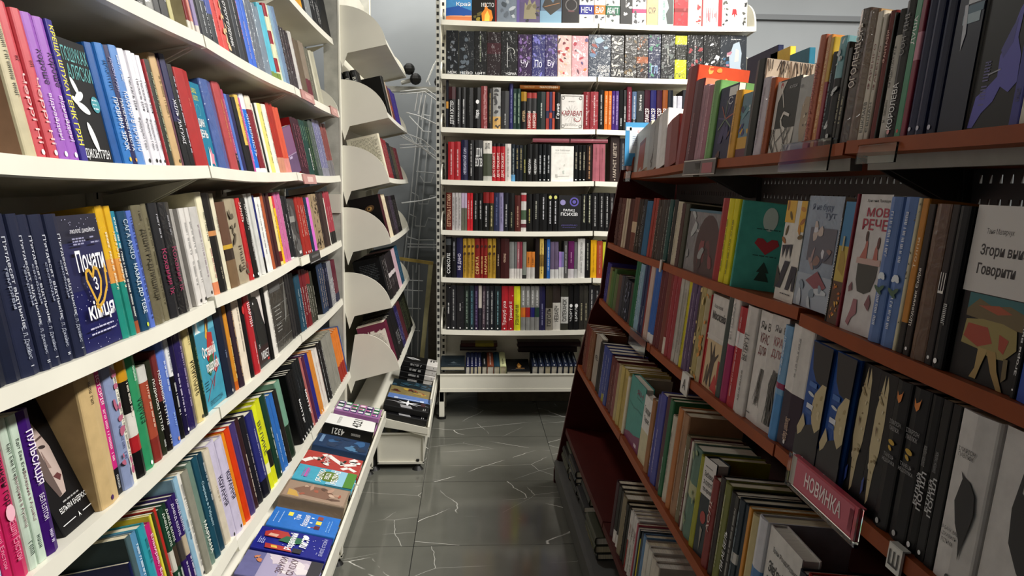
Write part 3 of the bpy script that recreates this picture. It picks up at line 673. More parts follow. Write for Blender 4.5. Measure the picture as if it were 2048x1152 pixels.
1.3969 20.5 200 #20402c t:.62-.95:d:#e0e8dc:.5:ДАВІД_БІЛЛІ b:.38-.58:#4a3c30 m:#e0e8dc:.1-.35 |dark green book with dark brown band on second shelf of the wall bookcase
1.4185 22.8 200 #38206e t:.62-.95:d:#d8d0e8:.5:ДАВІД_БІЛЛІ b:.38-.58:#4a4440 m:#e0d8ec:.1-.35 |navy book with charcoal band on second shelf of the wall bookcase
1.4408 21.7 200 #38206e t:.62-.95:d:#d8d0e8:.5:ДАВІД_БІЛЛІ b:.38-.58:#b8a890 m:#e0d8ec:.1-.35 |navy book with tan band on second shelf of the wall bookcase
1.4633 23.3 224 #8ab0c8 m:#304860:.4-.6 o:#222 |light blue book with slate blue lettering on second shelf of the wall bookcase
1.4860 22.1 223 #dedad2 m:#333:.1-.9 o:#222 |white book with charcoal lettering on second shelf of the wall bookcase
1.5133 32.5 218 #8c8a7c k:#7c7a6c |grey book on second shelf of the wall bookcase
1.5439 28.8 223 #6c8478 t:.1-.42:d:#f0f0e8:.5:МАРІАНА |green book with white title on second shelf of the wall bookcase
1.5737 30.9 224 #1f5064 t:.3-.75:d:#a8c8d4:.5:Сирена_в_Гібралт |teal book with pale teal title on second shelf of the wall bookcase
1.6036 28.8 220 #1c4458 m:#c8d0d4:.5-.9 |dark teal book with white lettering on second shelf of the wall bookcase
1.6363 36.6 216 #cfc4b0 m:#8a7a60:.4-.6 |cream book with brown lettering on second shelf of the wall bookcase
1.6797 50.2 234 #c4bcd4 t:.35-.65:d:#2a2440:.6:КОХАННЯ o:#222 |white book with navy title between cream and white, second shelf of the wall bookcase
1.7292 48.9 228 #c4bcd4 t:.35-.65:d:#2a2440:.6:КОХАННЯ o:#222 |white book with navy title between white and orange, second shelf of the wall bookcase
1.7645 21.6 230 #e0861c |orange book between white and red, second shelf of the wall bookcase
1.7950 39.5 234 #d63c10 |thick red book on second shelf of the wall bookcase
1.8368 44.0 234 #4a3a78 m:#6a5a98 |slate blue book on second shelf of the wall bookcase
1.8738 30.0 235 #43262a m:#e0d0c0:.1-.6 |maroon book with cream lettering on second shelf of the wall bookcase
1.9111 44.6 229 #22202a m:#b8b0b8:.1-.8 |black book with white lettering between maroon and blue, second shelf of the wall bookcase
1.9647 62.7 226 #2a2e7c m:#c8c8e0:.2-.8 b:0-.2:#15152c |blue book with black foot on second shelf of the wall bookcase
2.0155 38.9 235 #d6dc20 t:.4-.8:d:#1c2038:.55:ВЕЛИКЕ b:.18-.3:#e8e8b0 |yellow book with cream band on second shelf of the wall bookcase
2.0547 39.5 240 #d0d41c b:.4-1:#c8cc20 b:.2-.4:#2a2820 |thick yellow book on second shelf of the wall bookcase
2.1003 51.5 239 #17402e m:#e8f0ec:.2-.6 o:#fff |dark green book with white lettering on second shelf of the wall bookcase
2.1455 39.1 221 #2c6ab8 m:#c8e0f8:.1-.5 |first blue book with light blue lettering, second shelf of the wall bookcase
2.1846 39.1 221 #2c6ab8 m:#c8e0f8:.1-.5
2.2247 41.2 222 #2a2420
2.2728 55.0 238 #6e9a84 b:0-.42:#14301e |green book with dark green foot on second shelf of the wall bookcase
2.3883 31.1 231 #131316 k:#0e0e10 d:14.5 o:#fff
2.4194 31.1 231 #131316 k:#0e0e10 d:14.5 o:#fff
2.4505 31.1 231 #131316 t:.2-.55:d:#f0f0f0:.6:МИТТЯ" k:#0e0e10 d:14.5 o:#fff
2.4827 33.4 245 #1f2226 m:#505860:.6-.75 o:#fff d:14.5
2.5161 33.4 245 #1f2226 m:#505860:.6-.75 o:#fff d:14.5
2.5495 33.4 245 #1f2226 t:.2-.55:d:#f0f0f0:.6:МИТТЯ" m:#505860:.6-.75 o:#fff d:14.5
2.5799 27.4 241 #b06460
2.6150 42.7 237 #5c2044
2.6528 32.9 234 #27288c
2.6857 32.9 234 #27288c
2.7175 30.7 231 #d08434 o:#fff
2.7482 30.7 231 #d08434 o:#fff
2.7831 39.1 223 #d8d0c8 m:#b07878:.2-.8
2.8223 39.1 223 #d8d0c8 m:#b07878:.2-.8
2.8675 51.2 230 #1c1a1e m:#e8e8e8:.1-.9 o:#fff
2.9196 53.0 227 #1c1a1e m:#e8e8e8:.1-.9 o:#fff
2.9618 31.4 229 #8c8a80 gl
2.9932 31.4 229 #8c8a80 gl
3.0245 31.4 229 #8c8a80 gl
3.0559 31.4 229 #8c8a80 gl
3.0873 31.4 229 #8c8a80 gl
3.1187 31.4 229 #8c8a80 gl
3.1529 37.0 207 #d8782a b:0-.32:#a02818
3.1899 37.0 207 #d8782a b:0-.32:#a02818
3.2269 37.0 207 #d8782a b:0-.32:#a02818
3.2640 37.0 207 #d8782a b:0-.32:#a02818
3.2986 32.3 206 #2c4a8c m:#a8b8d8:.3-.8
#L2
1.3900 29.0 200 #3a3634 gl
1.4234 37.8 190 #8c8c88 gl
1.4577 30.8 200 #2c2c2e m:#f0f0f0:.15-.3
1.4933 40.5 200 #232325 m:#f0f0f0:.15-.3
1.5248 22.6 205 #b4ac70
1.6251 17.7 200 #8a1014 b:0-.12:#d8d4c8 k:#b0a688
1.6405 13.2 200 #d89080 b:0-.12:#e8d8c8
1.6513 8.3 200 #701014
1.6664 22.0 200 #8a78a8 b:0-.1:#d0c8c0
1.6852 15.5 200 #33303a
1.7098 33.8 200 #7c8488 b:0-.45:#333840 m:#e0e4e8:.05-.4
1.7434 33.4 200 #6c78a8 b:0-.45:#333840 m:#e0e4e8:.05-.4
1.7785 36.7 200 #3f52a8 b:0-.35:#333840 m:#e0e4e8:.05-.3
1.8161 38.4 200 #d8403c m:#a82c2c:.2-.9
1.8554 40.2 200 #dd5048 sp:#e8c090
1.8989 46.8 200 #201e22 t:.12-.65:d:#f0f0f0:.6:ОТОГГЕЛЕНИК
1.9420 39.4 205 #141416
1.9822 41.1 200 #3a3f48 m:#ddd:.3-.9
2.0221 38.6 200 #2c2c34 m:#d87890:.3-.8
2.0583 33.9 195 #3f6fd8 m:#e0d0e0:.1-.6
2.0923 33.9 195 #3f6fd8 m:#e0d0e0:.1-.6
2.1287 38.9 195 #68707c gl
2.1676 38.9 195 #68707c gl
2.2067 39.3 195 #7c8c9c gl
2.2460 39.3 195 #7c8c9c gl
2.2825 33.6 214 #58b8d0 b:0-.1:#7a9040
2.3161 33.6 214 #58b8d0 b:0-.1:#7a9040
2.3506 35.2 226 #e0dcb8 b:.83-1:#a02030 b:.48-.65:#a02030 b:.12-.3:#a02030 b:0-.1:#7a9040
2.3833 30.2 229 #d8dcc0 m:#b0b8a0
2.4170 37.3 232 #88a8c0
2.4550 38.5 237 #7088a8 m:#b8c8d8
2.4914 34.3 189 #33222a m:#806068:.3-.8 gl
2.5256 34.3 189 #33222a m:#806068:.3-.8 gl
2.5599 34.3 189 #33222a m:#806068:.3-.8 gl
2.5942 34.3 189 #33222a m:#806068:.3-.8 gl
2.6357 48.8 201 #c8c4c0 m:#806068
2.6776 35.0 190 #6a5a48
2.7127 35.0 190 #6a5a48
2.7477 35.0 190 #6a5a48
2.7841 37.8 201 #8a7c6c b:0-.35:#702c38
2.8219 37.8 201 #8a7c6c b:0-.35:#702c38
2.8609 40.0 195 #6c6a5c m:#c8c4b4
2.9009 40.0 195 #6c6a5c m:#c8c4b4
2.9441 46.5 196 #c8c4b0
2.9829 30.9 203 #b0ac98
3.0138 30.9 203 #b0ac98
#L1
2.6626 35.0 200 #d89a20
2.6976 35.0 200 #d89a20
2.7326 35.0 200 #d89a20
2.7676 35.0 200 #d89a20
2.7990 27.8 200 #24242a
2.8268 27.8 200 #24242a
2.8555 29.6 200 #888c90 gl
2.8851 29.6 200 #888c90 gl
2.9147 29.6 200 #888c90 gl
2.9443 29.6 200 #888c90 gl
2.9744 30.4 200 #1c1c20 m:#f0f0f0:.3-.8
3.0048 30.4 200 #1c1c20 m:#f0f0f0:.3-.8
3.0352 30.4 200 #1c1c20 m:#f0f0f0:.3-.8
3.0666 32.5 200 #1c1c20 m:#f0f0f0:.1-.5
3.0991 32.5 200 #1c1c20 m:#f0f0f0:.1-.5
3.1316 32.5 200 #1c1c20 m:#f0f0f0:.1-.5
3.1651 34.7 200 #101012
3.1998 34.7 200 #101012
3.2346 34.7 200 #101012
3.2705 37.1 200 #101012
3.3076 37.1 200 #101012
3.3447 37.1 200 #101012
#C2
3.6347 32.2 200 #15130f
3.6670 32.2 200 #15130f
3.6996 33.1 180 #b8a890
3.7355 38.6 170 #8c2c3c m:#c8b050
3.7746 39.4 170 #3a3228 m:#d0b040 b:.3-.45:#d05030
3.8082 27.8 160 #6a3844
3.8360 27.8 160 #6a3844
3.8659 31.9 175 #3c2c90 m:#8878c8
3.8978 31.9 175 #3c2c90 m:#8878c8
3.9298 31.9 175 #3c2c90 m:#8878c8
3.9617 31.9 175 #3c2c90 m:#8878c8
3.9937 31.9 175 #3c2c90 m:#8878c8
4.0256 31.9 175 #3c2c90 m:#8878c8
4.0576 31.9 175 #3c2c90 m:#8878c8
4.0895 31.9 175 #3c2c90 m:#8878c8
4.1214 31.9 175 #3c2c90 m:#8878c8
#C3
3.4448 27.5 200 #d8d0b8 k:#e0dac4 kart:page
3.4723 27.5 200 #d8d0b8 k:#e0dac4
3.5014 30.7 185 #8c2830 m:#d0a0a0
3.5322 30.7 185 #8c2830 m:#d0a0a0
3.5629 30.7 185 #8c2830 m:#d0a0a0
3.5936 30.7 185 #8c2830 m:#d0a0a0
3.6243 30.7 185 #8c2830 m:#d0a0a0
3.6550 30.7 185 #8c2830 m:#d0a0a0
3.6858 30.7 185 #8c2830 m:#d0a0a0
3.7163 30.4 180 #24242c m:#8c8c94
3.7467 30.4 180 #24242c m:#8c8c94
3.7771 30.4 180 #24242c m:#8c8c94
3.8075 30.4 180 #24242c m:#8c8c94
3.8379 30.4 180 #24242c m:#8c8c94
3.8684 30.7 170 #4a4438 m:#a89c80
3.8992 30.7 170 #4a4438 m:#a89c80
3.9299 30.7 170 #4a4438 m:#a89c80
3.9607 30.7 170 #4a4438 m:#a89c80
3.9914 30.7 170 #4a4438 m:#a89c80
4.0243 35.1 170 #6c2430 m:#c09090
4.0594 35.1 170 #6c2430 m:#c09090
4.0945 35.1 170 #6c2430 m:#c09090
4.1296 35.1 170 #6c2430 m:#c09090
4.1647 35.1 170 #6c2430 m:#c09090
4.1998 35.1 170 #6c2430 m:#c09090
#C4
3.4152 30.0 200 #4c1420 k:#0e0c0b kart:glow
3.4451 30.0 200 #4c1420 k:#0e0c0b
3.4775 34.8 200 #d8ccb0 m:#a07840
3.5123 34.8 200 #d8ccb0 m:#a07840
3.5470 34.8 200 #d8ccb0 m:#a07840
3.5818 34.8 200 #d8ccb0 m:#a07840
3.6166 34.8 200 #d8ccb0 m:#a07840
3.6502 32.4 190 #241c20 m:#8c8090
3.6825 32.4 190 #241c20 m:#8c8090
3.7149 32.4 190 #241c20 m:#8c8090
3.7472 32.4 190 #241c20 m:#8c8090
3.7808 34.8 190 #3c3040 m:#a89cb0
3.8156 34.8 190 #3c3040 m:#a89cb0
3.8504 34.8 190 #3c3040 m:#a89cb0
3.8851 34.8 190 #3c3040 m:#a89cb0
3.9190 33.0 190 #1c181c m:#a09890
3.9521 33.0 190 #1c181c m:#a09890
3.9851 33.0 190 #1c181c m:#a09890
4.0182 33.0 190 #1c181c m:#a09890
4.0512 33.0 190 #1c181c m:#a09890
4.0843 33.0 190 #1c181c m:#a09890
#C5
3.4664 36.9 205 #15161c m:#e0d8d8:.2-.9 k:#101116 kart:blurb
3.5033 36.9 205 #15161c m:#e0d8d8:.2-.9 k:#101116
3.5401 36.9 205 #15161c m:#e0d8d8:.2-.9 k:#101116
3.5770 36.9 205 #15161c m:#e0d8d8:.2-.9 k:#101116
3.6113 31.7 200 #2c262c b:.45-.55:#c8c0c0 m:#a09898:.2-.4
3.6430 31.7 200 #2c262c b:.45-.55:#c8c0c0 m:#a09898:.2-.4
3.6747 31.7 200 #2c262c b:.45-.55:#c8c0c0 m:#a09898:.2-.4
3.7064 31.7 200 #2c262c b:.45-.55:#c8c0c0 m:#a09898:.2-.4
3.7381 31.7 200 #2c262c b:.45-.55:#c8c0c0 m:#a09898:.2-.4
3.7697 31.7 200 #2c262c b:.45-.55:#c8c0c0 m:#a09898:.2-.4
3.8014 31.7 200 #2c262c b:.45-.55:#c8c0c0 m:#a09898:.2-.4
3.8331 31.7 200 #2c262c b:.45-.55:#c8c0c0 m:#a09898:.2-.4
3.8648 31.7 200 #2c262c b:.45-.55:#c8c0c0 m:#a09898:.2-.4
3.8988 36.3 200 #c8a8b4
3.9351 36.3 200 #c8a8b4
3.9713 36.3 200 #c8a8b4
4.0076 36.3 200 #c8a8b4
4.0414 31.3 200 #24506c m:#8cb0c8
4.0726 31.3 200 #24506c m:#8cb0c8
4.1039 31.3 200 #24506c m:#8cb0c8
4.1351 31.3 200 #24506c m:#8cb0c8
4.1664 31.3 200 #24506c m:#8cb0c8
#C6
3.3916 38.7 200 #6c1c38 k:#e8e0d4 kart:page2
3.4303 38.7 200 #6c1c38 k:#e8e0d4
3.4677 36.1 200 #1c1a1e
3.5038 36.1 200 #1c1a1e
3.5398 36.1 200 #1c1a1e
3.5759 36.1 200 #1c1a1e
3.6096 31.3 210 #1e1c22 m:#f0f0f0:.2-.5
3.6409 31.3 210 #1e1c22 m:#f0f0f0:.2-.5
3.6723 31.3 210 #1e1c22 m:#f0f0f0:.2-.5
3.7036 31.3 210 #1e1c22 m:#f0f0f0:.2-.5
3.7350 31.3 210 #1e1c22 m:#f0f0f0:.2-.5
3.7672 33.2 200 #2c2460 m:#b0a8e0
3.8005 33.2 200 #2c2460 m:#b0a8e0
3.8337 33.2 200 #2c2460 m:#b0a8e0
3.8669 33.2 200 #2c2460 m:#b0a8e0
3.9013 35.6 200 #5a2830
3.9370 35.6 200 #5a2830
3.9726 35.6 200 #5a2830
4.0082 35.6 200 #5a2830
4.0433 34.5 210 #1a1c18 m:#a8b080
4.0778 34.5 210 #1a1c18 m:#a8b080
4.1123 34.5 210 #1a1c18 m:#a8b080
4.1468 34.5 210 #1a1c18 m:#a8b080
4.1813 34.5 210 #1a1c18 m:#a8b080
4.2158 34.5 210 #1a1c18 m:#a8b080
4.2503 34.5 210 #1a1c18 m:#a8b080
4.2848 34.5 210 #1a1c18 m:#a8b080
4.3193 34.5 210 #1a1c18 m:#a8b080
#B1
-0.0611 133.6 210 #4a90c8 F:sky d:3 |book with blue sky and orange ground on top visible shelf of the back bookcase
0.0663 121.1 210 #2a2622 F:flame d:3 |dark book with orange flame on top visible shelf of the back bookcase
0.1312 8.7 210 #8c2024
0.1877 104.2 210 #7a8490 F:wolf d:3 |grey misty cover book on top visible shelf of the back bookcase
0.3007 121.9 210 #6a5a80 F:castle d:3 |violet cover book with pale castle on top visible shelf of the back bookcase
0.4185 113.6 210 #6a8098 F:harbour d:3 |blue cover book with brown towers on top visible shelf of the back bookcase
0.5213 92.0 210 #2e2828 F:ring d:3 |dark book with a grey ring on top visible shelf of the back bookcase
0.6068 79.0 210 #dcd9d6 F:plain b:.22-.45:#2a2a9c t:.26-.4:h:#fff:.7:НЕЧ sp:#22222a |white book with blue band on top visible shelf of the back bookcase
0.6771 61.6 210 #dcd9d6 F:plain b:.22-.45:#d87a28 t:.26-.4:h:#fff:.7:БАР sp:#22222a
0.7454 75.0 210 #d8d8d0 F:plain b:.22-.45:#1c6a4c t:.26-.4:h:#fff:.8:АБАГТ sp:#22302a |white book with green band on top visible shelf of the back bookcase
0.8160 66.3 210 #262424 F:plain sp:#dcd8d4 m:#ddd:.4-.9
0.8868 75.3 210 #dad8dc F:plain sp:#1c1a20 b:.3-.4:#c83a6c |white book with magenta band on top visible shelf of the back bookcase
0.9555 62.1 210 #c8aa80 F:plain t:.3-.45:h:#2c2014:.6:СУР b:.9-1:#1c1814
1.0288 84.5 210 #b8d8cc F:mint d:3 |mint cover book with dark shape on top visible shelf of the back bookcase
1.1089 75.7 210 #c42c34 F:plain b:.35-.45:#8c1418 sp:#8c1c24 |red book with maroon band on top visible shelf of the back bookcase
1.1870 80.3 210 #e8dcc8 F:skull d:3 |cream cover book with red shapes on top visible shelf of the back bookcase
1.2786 102.9 210 #f0e4dc F:drips d:3 |cream cover book with red drips on top visible shelf of the back bookcase
1.3973 134.6 210 #ecebe6 F:lady d:3 |white cover book with small red figure on top visible shelf of the back bookcase
#B2
-0.0955 65.2 226 #23262a F:plain t:.02-.08:h:#e8e8e8:.7:МІЖ sp:#6a7078 gl |first black book in shiny wrap, from the post, seventh shelf of the back bookcase
-0.0215 82.8 225 #2a2e33 F:plain t:.02-.08:h:#e8e8e8:.8:НЕВО sp:#58626c gl |charcoal book in shiny wrap on seventh shelf of the back bookcase
0.0526 65.5 228 #1e1f20 F:plain t:.02-.08:h:#e8e8e8:.8:ЦИТ m:#b0b8a0:.3-.9 gl |black book with pale green lettering on seventh shelf of the back bookcase
0.1225 74.3 226 #2c1a1e F:plain b:.5-.75:#4c1c26 gl |black book with maroon band on seventh shelf of the back bookcase
0.2035 87.7 232 #1c1c1e F:eclipse d:3 gl |black book with white crescent ring on seventh shelf of the back bookcase
0.2847 74.7 217 #3c1c50 F:plain t:.22-.4:h:#f0e8f8:.55:Чу sp:#7a5a98 gl |dark purple book in shiny wrap on seventh shelf of the back bookcase
0.3572 70.4 218 #2c2a78 F:plain t:.22-.4:h:#e0e0f8:.55:По sp:#6a68b8 gl |blue book in shiny wrap on seventh shelf of the back bookcase
0.4255 66.1 219 #33206a F:plain t:.22-.4:h:#e8e0f8:.55:Бу sp:#6a58a0 gl |navy book in shiny wrap between blue and picture-cover, seventh shelf of the back bookcase
0.4961 75.1 216 #d8b8b0 F:petals d:3 gl |pink cover book with red and white petals on seventh shelf of the back bookcase
0.5779 88.5 213 #d09aa0 F:petals2 d:3 gl |rose cover book with coloured face shapes on seventh shelf of the back bookcase
0.6822 119.9 219 #2c3a50 F:knight d:3 gl |blue-grey cover book with pale figure on seventh shelf of the back bookcase
0.7778 71.3 219 #221e20 F:plain sp:#d0c8b8 t:.05-.2:h:#e0d8c8:.6:УА gl |second black book in shiny wrap, from the post, seventh shelf of the back bookcase
0.8469 67.0 222 #2a2018 F:plain sp:#6a5430 t:.06-.15:h:#e0d8c8:.45:За gl |third black book in shiny wrap, from the post, seventh shelf of the back bookcase
0.9117 62.6 227 #2a1a12 F:plain sp:#7a4a24 b:.35-.5:#9c5020 gl |black book with orange band on seventh shelf of the back bookcase
0.9766 67.2 232 #1c2450 F:plain sp:#3c8060 t:.12-.3:h:#90b0e0:.5:ГЛ gl |navy book in shiny wrap between black and black, seventh shelf of the back bookcase
1.0483 76.3 233 #1c1e1e F:plain sp:#5c6460 m:#c8c8c0:.3-.7 gl |black book with white lettering between navy and yellow, seventh shelf of the back bookcase
1.1179 62.9 229 #d8dc28 F:plain t:.04-.14:h:#222:.8:ПРО b:.45-.8:#2a2a20 gl |yellow book with black band on seventh shelf of the back bookcase
1.1944 90.1 233 #1a1a1c F:plain sp:#8c2c30 m:#c0c0c0 gl |black book with white lettering between yellow and black, seventh shelf of the back bookcase
1.2846 90.3 234 #1c1c1e F:plain sp:#dcdcdc gl |fourth black book in shiny wrap, from the post, seventh shelf of the back bookcase
1.4021 144.8 234 #30363e F:silverlady d:3 gl |dark book with silver-haired lady on seventh shelf of the back bookcase
#B3
-0.1217 13.1 245 #1c2030 b:.4-.55:#c89040
-0.0954 39.5 212 #1c1a1c b:.7-1:#4a1c24 t:.08-.66:u:#e8e8e8:.6:ДІТИ_КІСТЕР
-0.0620 27.2 211 #222124 m:#e8e8e8:.1-.7
-0.0357 25.5 212 #2a2a2c m:#e8e8e8:.1-.7
-0.0023 41.3 211 #1e1f20 m:#505050:.3-.8 |black book with grey lettering on sixth shelf of the back bookcase
0.0373 37.9 213 #161718 t:.25-.45:u:#fff:.6:Нара d2:#f0f0f0:.65
0.0739 35.3 222 #8c3a3c m:#d8a0a0:.2-.8 gl
0.1047 26.5 210 #2a2420 m:#a89060
0.1401 44.2 216 #9a9a98 b:0-.3:#c8a060 sp:#3a3a3c |grey book with tan foot on sixth shelf of the back bookcase
0.1842 44.2 199 #3a3a3c m:#d0d0d0:.1-.4 |charcoal book with white lettering on sixth shelf of the back bookcase
0.2165 20.4 239 #2a2a6a m:#8888c0
0.2364 19.5 213 #1a3a34 m:#a8c0a8
0.2573 22.1 214 #1a3a34 m:#a8c0a8
0.2838 31.0 197 #1c1c1c t:.2-.5:u:#d0b080:.5:АРТЕФІВА b:.75-1:#a07820
0.3127 26.6 193 #a03a38 b:.45-.85:#3a3a3c t:.05-.5:u:#f0e0d8:.6:МАРСІЯНИ
0.3393 26.6 193 #a03a38 b:.45-.85:#3a3a3c t:.05-.5:u:#f0e0d8:.6:МАРСІЯНИ
0.3770 48.9 198 #1c2a2a m:#d8e0d8:.3-.7 |thick black book with white lettering on sixth shelf of the back bookcase
0.4104 17.8 198 #a03028 b:.3-.5:#302c50
0.4273 16.0 198 #302c60 b:.3-.45:#b04028
0.4424 14.2 198 #b84830 b:.3-.5:#302c50
0.4642 29.4 194 #1c1a1c t:.3-.7:u:#e0e0e0:.6:Ганна
0.5405 123.2 185 #d8d4d0 F:caraval d:3.5 |white ornate framed book with red title on sixth shelf of the back bookcase
0.6200 35.8 198 #8c2830 m:#f0e0e0:.1-.9 gl
0.6602 44.8 198 #9c3840 m:#f0e0e0:.1-.9 gl |thick red book with white lettering on sixth shelf of the back bookcase
0.6983 31.4 208 #16181a m:#d0d0d0
0.7243 20.7 204 #d87028 m:#f8d0a0
0.7446 19.8 205 #d87028 m:#f8d0a0
0.7643 19.8 206 #4a2a80 m:#c0a8e0
0.7837 18.9 207 #4a2a80 m:#c0a8e0
0.8052 24.3 212 #1a1a1c m:#d8d8d8:.1-.3
0.8264 18.0 213 #1c1c1e m:#d8d8d8:.2-.6
0.8489 27.0 231 #7a2838 m:#d8b0b8
0.8750 25.2 206 #5a7090 b:0-.3:#24303c m:#d0d8e0
0.9089 42.4 211 #3a3c3e t:.5-.9:u:#d8d8d4:.4:Заклі_фіна |charcoal book with white title on sixth shelf of the back bookcase
0.9459 31.6 217 #4a1a2c t:.05-.55:u:#f0e8e8:.7:ЕКСПАНСІЯ
0.9784 33.4 217 #2a2a70 t:.05-.55:u:#f0e8e8:.7:ЕКСПАНСІЯ
1.0110 31.7 218 #4a1e34 t:.05-.55:u:#f0e8e8:.7:ЕКСПАНСІЯ
1.0417 29.9 219 #8c4a20 t:.05-.55:u:#f0e8e8:.7:ЕКСПАНСІЯ
1.0716 29.9 219 #1e2430 t:.05-.55:u:#f0e8e8:.7:ЕКСПАНСІЯ
1.0974 21.8 189 #c8c8d0
1.1219 27.2 189 #c0c0cc
1.1505 30.0 221 #2c2c34
1.1859 40.9 221 #6c2c34 m:#ddd |maroon book with white lettering on sixth shelf of the back bookcase
#B4
-0.1236 9.7 191 #2a1a1a
-0.1002 37.2 201 #b0242c m:#f0d8d8:.1-.8
-0.0652 32.8 203 #b0242c m:#f0d8d8:.1-.8
-0.0297 38.1 213 #26264c t:.15-.8:u:#c8c8e0:.5:НЕВБИВАТИЙ_СИН
0.0067 34.6 214 #1c1c1e m:#d0d0d0:.1-.9
0.0466 45.3 215 #3a3a3c b:0-.35:#1c1c1e t:.55-.8:h:#e8e8e8:.7:ДІМ t:.35-.55:h:#e8e8e8:.8:ВОГІВ |charcoal book with black foot on fifth shelf of the back bookcase
0.0933 48.1 212 #4a5040 b:.68-1:#d8d4cc t:.78-.94:h:#333:.5:ДАЛІ b:0-.12:#b8b8b0 |charcoal book with white top on fifth shelf of the back bookcase
0.1285 22.3 199 #b4222a t:.1-.75:u:#f4e0d8:.65:ДЕЧІ_ПРОКЛЯТІ b:.92-1:#222
0.1512 23.2 200 #b4222a t:.1-.75:u:#f4e0d8:.65:ДЕЧІ_ПРОКЛЯТІ b:.92-1:#222
0.1748 24.1 200 #b4222a t:.1-.75:u:#f4e0d8:.65:ДЕЧІ_ПРОКЛЯТІ b:.92-1:#222
0.2038 33.9 199 #cfcac4 m:#807c78:.1-.9
0.2315 21.4 197 #1e2c38 b:0-.18:#5a9ac8 m:#a8b0b0
0.2525 20.6 193 #1c2430 m:#b8a870:.3-.9
0.2726 19.7 193 #1c2430 m:#b8a870:.3-.9
0.2928 20.6 193 #20261c m:#c8c070:.2-.6
0.3187 31.3 198 #181819 t:.2-.6:u:#f0f0f0:.45:НЕЗДОЛАН
0.3501 31.4 198 #181819 t:.2-.6:u:#f0f0f0:.45:НЕЗДОЛАН
0.3761 20.6 198 #141a20 m:#d8dce0:.2-.7 o:#fff
0.3976 22.4 198 #141a20 m:#d8dce0:.2-.7 o:#fff
0.4209 24.2 198 #141a20 m:#d8dce0:.2-.7 o:#fff
0.4947 123.2 189 #e8e6e0 F:whitecover d:3.5 |blank-looking white cover book on fifth shelf of the back bookcase
0.5689 25.2 193 #16181a m:#b8b098:.3-.8 o:#fff
0.5914 19.8 193 #16181a m:#b8b098:.3-.8 o:#fff
0.6122 21.6 193 #16181a m:#b8b098:.3-.8 o:#fff
0.6406 35.2 193 #2a1a18 m:#d8a070:.05-.95
0.6776 38.9 198 #a8606c m:#8c4850:.5-.9
0.7125 30.8 199 #a8606c m:#8c4850:.5-.9
0.7795 52.6 245 #3a2a28 t:.1-.85:u:#c8b8a8:.4:МАГНІТ_ЦЕПЕТ o:#c8b8a8 |charcoal book with cream title on fifth shelf of the back bookcase
0.8227 33.6 234 #34343c m:#888
0.8554 31.8 217 #5a3a3c m:#bbb
#B5
-0.1122 33.0 200 #6a2a20 t:.1-.95:u:#d8b090:.55:ВІТТЕРША_І_ПТАХИ
-0.0876 16.1 200 #b8b4b4 m:#808080
-0.0715 16.1 201 #b8b4b4 m:#808080
-0.0550 17.0 201 #b8b4b4 m:#808080
-0.0384 16.1 201 #6a6a5c b:.6-1:#b8a8c0
-0.0228 15.2 201 #6a6a5c b:.6-1:#b8a8c0
-0.0071 16.1 202 #c8222c m:#f0d0d0:.3-.8
0.0085 15.2 202 #c8222c m:#f0d0d0:.3-.8
0.0309 29.6 201 #161818 m:#c8c8c8:.3-.8
0.0578 24.2 202 #161818 m:#c8c8c8:.3-.8
0.0870 34.1 208 #161818 b:.72-1:#8c2020 m:#f0f0f0:.1-.65
0.1162 24.3 208 #3c3a28 b:.72-1:#a02820 m:#e8d8a0:.1-.65
0.1432 29.7 206 #2e3458 m:#6a74a0
0.1701 24.3 207 #8a84a8 m:#5a5478:.2-.9
0.1949 25.2 207 #20222c m:#d8d8d8:.1-.7
0.2246 34.2 205 #1a1a1a m:#a0a080:.1-.5
0.2584 33.4 194 #5a2420 m:#d0a890:.1-.7
0.2900 29.8 208 #c8c4c0 b:.3-.55:#4a6048 b:.78-.95:#a8343c b:.1-.2:#703840
0.3216 33.4 202 #1c1a1a m:#c8c070:.2-.6
0.3564 36.2 204 #1c1c1e m:#d0d0c0:.3-.8
0.3971 45.3 204 #141416 m:#e8e8f0:.3-.9 |fifth black book with white lettering, from the post, fourth shelf of the back bookcase
0.4340 28.5 204 #16161a m:#e8e8f0:.2-.8 d2:#c8c870:.9
0.4625 28.5 204 #16161a m:#e8e8f0:.2-.8 d2:#c8c870:.9
0.5390 124.4 194 #232327 F:palace d:3.5 |face-out black book with two violet emblems on fourth shelf of the back bookcase
0.6181 33.7 200 #17191a m:#e0e0c0:.2-.95
0.6485 27.3 200 #17191a m:#e0e0c0:.2-.95
0.6795 34.7 207 #1c1c1e m:#c8c8c8:.1-.9
0.7142 34.7 208 #1c1c1e m:#c8c8c8:.1-.9
0.7453 27.4 209 #1c1c1e m:#c8c8c8:.1-.9
0.7714 24.7 207 #2a2628 m:#aaa
0.7974 27.5 208 #1a1c20 m:#aaa
#B6
-0.1140 29.7 220 #1c1c1e t:.1-.6:u:#e8e8e8:.6:СОКОЛІ b:.8-.95:#505458
-0.0857 27.0 216 #1f1f24 m:#c8c8d0:.4-.9
-0.0546 35.2 217 #2c2a58 t:.2-.6:u:#e0d8f0:.6:НЕ_ДАНО
-0.0262 21.7 213 #b08a30 m:#5c3c14:.1-.6 d2:#3c2408:.8 d2:#3c2408:.62
-0.0045 21.7 214 #b08a30 m:#5c3c14:.1-.6 d2:#3c2408:.8 d2:#3c2408:.62
0.0167 20.8 215 #b08a30 m:#5c3c14:.1-.6 d2:#3c2408:.8 d2:#3c2408:.62
0.0416 28.9 215 #8c2420 t:.1-.55:u:#e8c880:.6:СЕРАТА d2:#300c08:.8
0.0660 19.9 216 #8c2420 m:#e8c880:.1-.55 d2:#300c08:.8
0.0864 20.8 216 #8c2420 t:.1-.55:u:#e8c880:.6:НАРАН d2:#300c08:.8
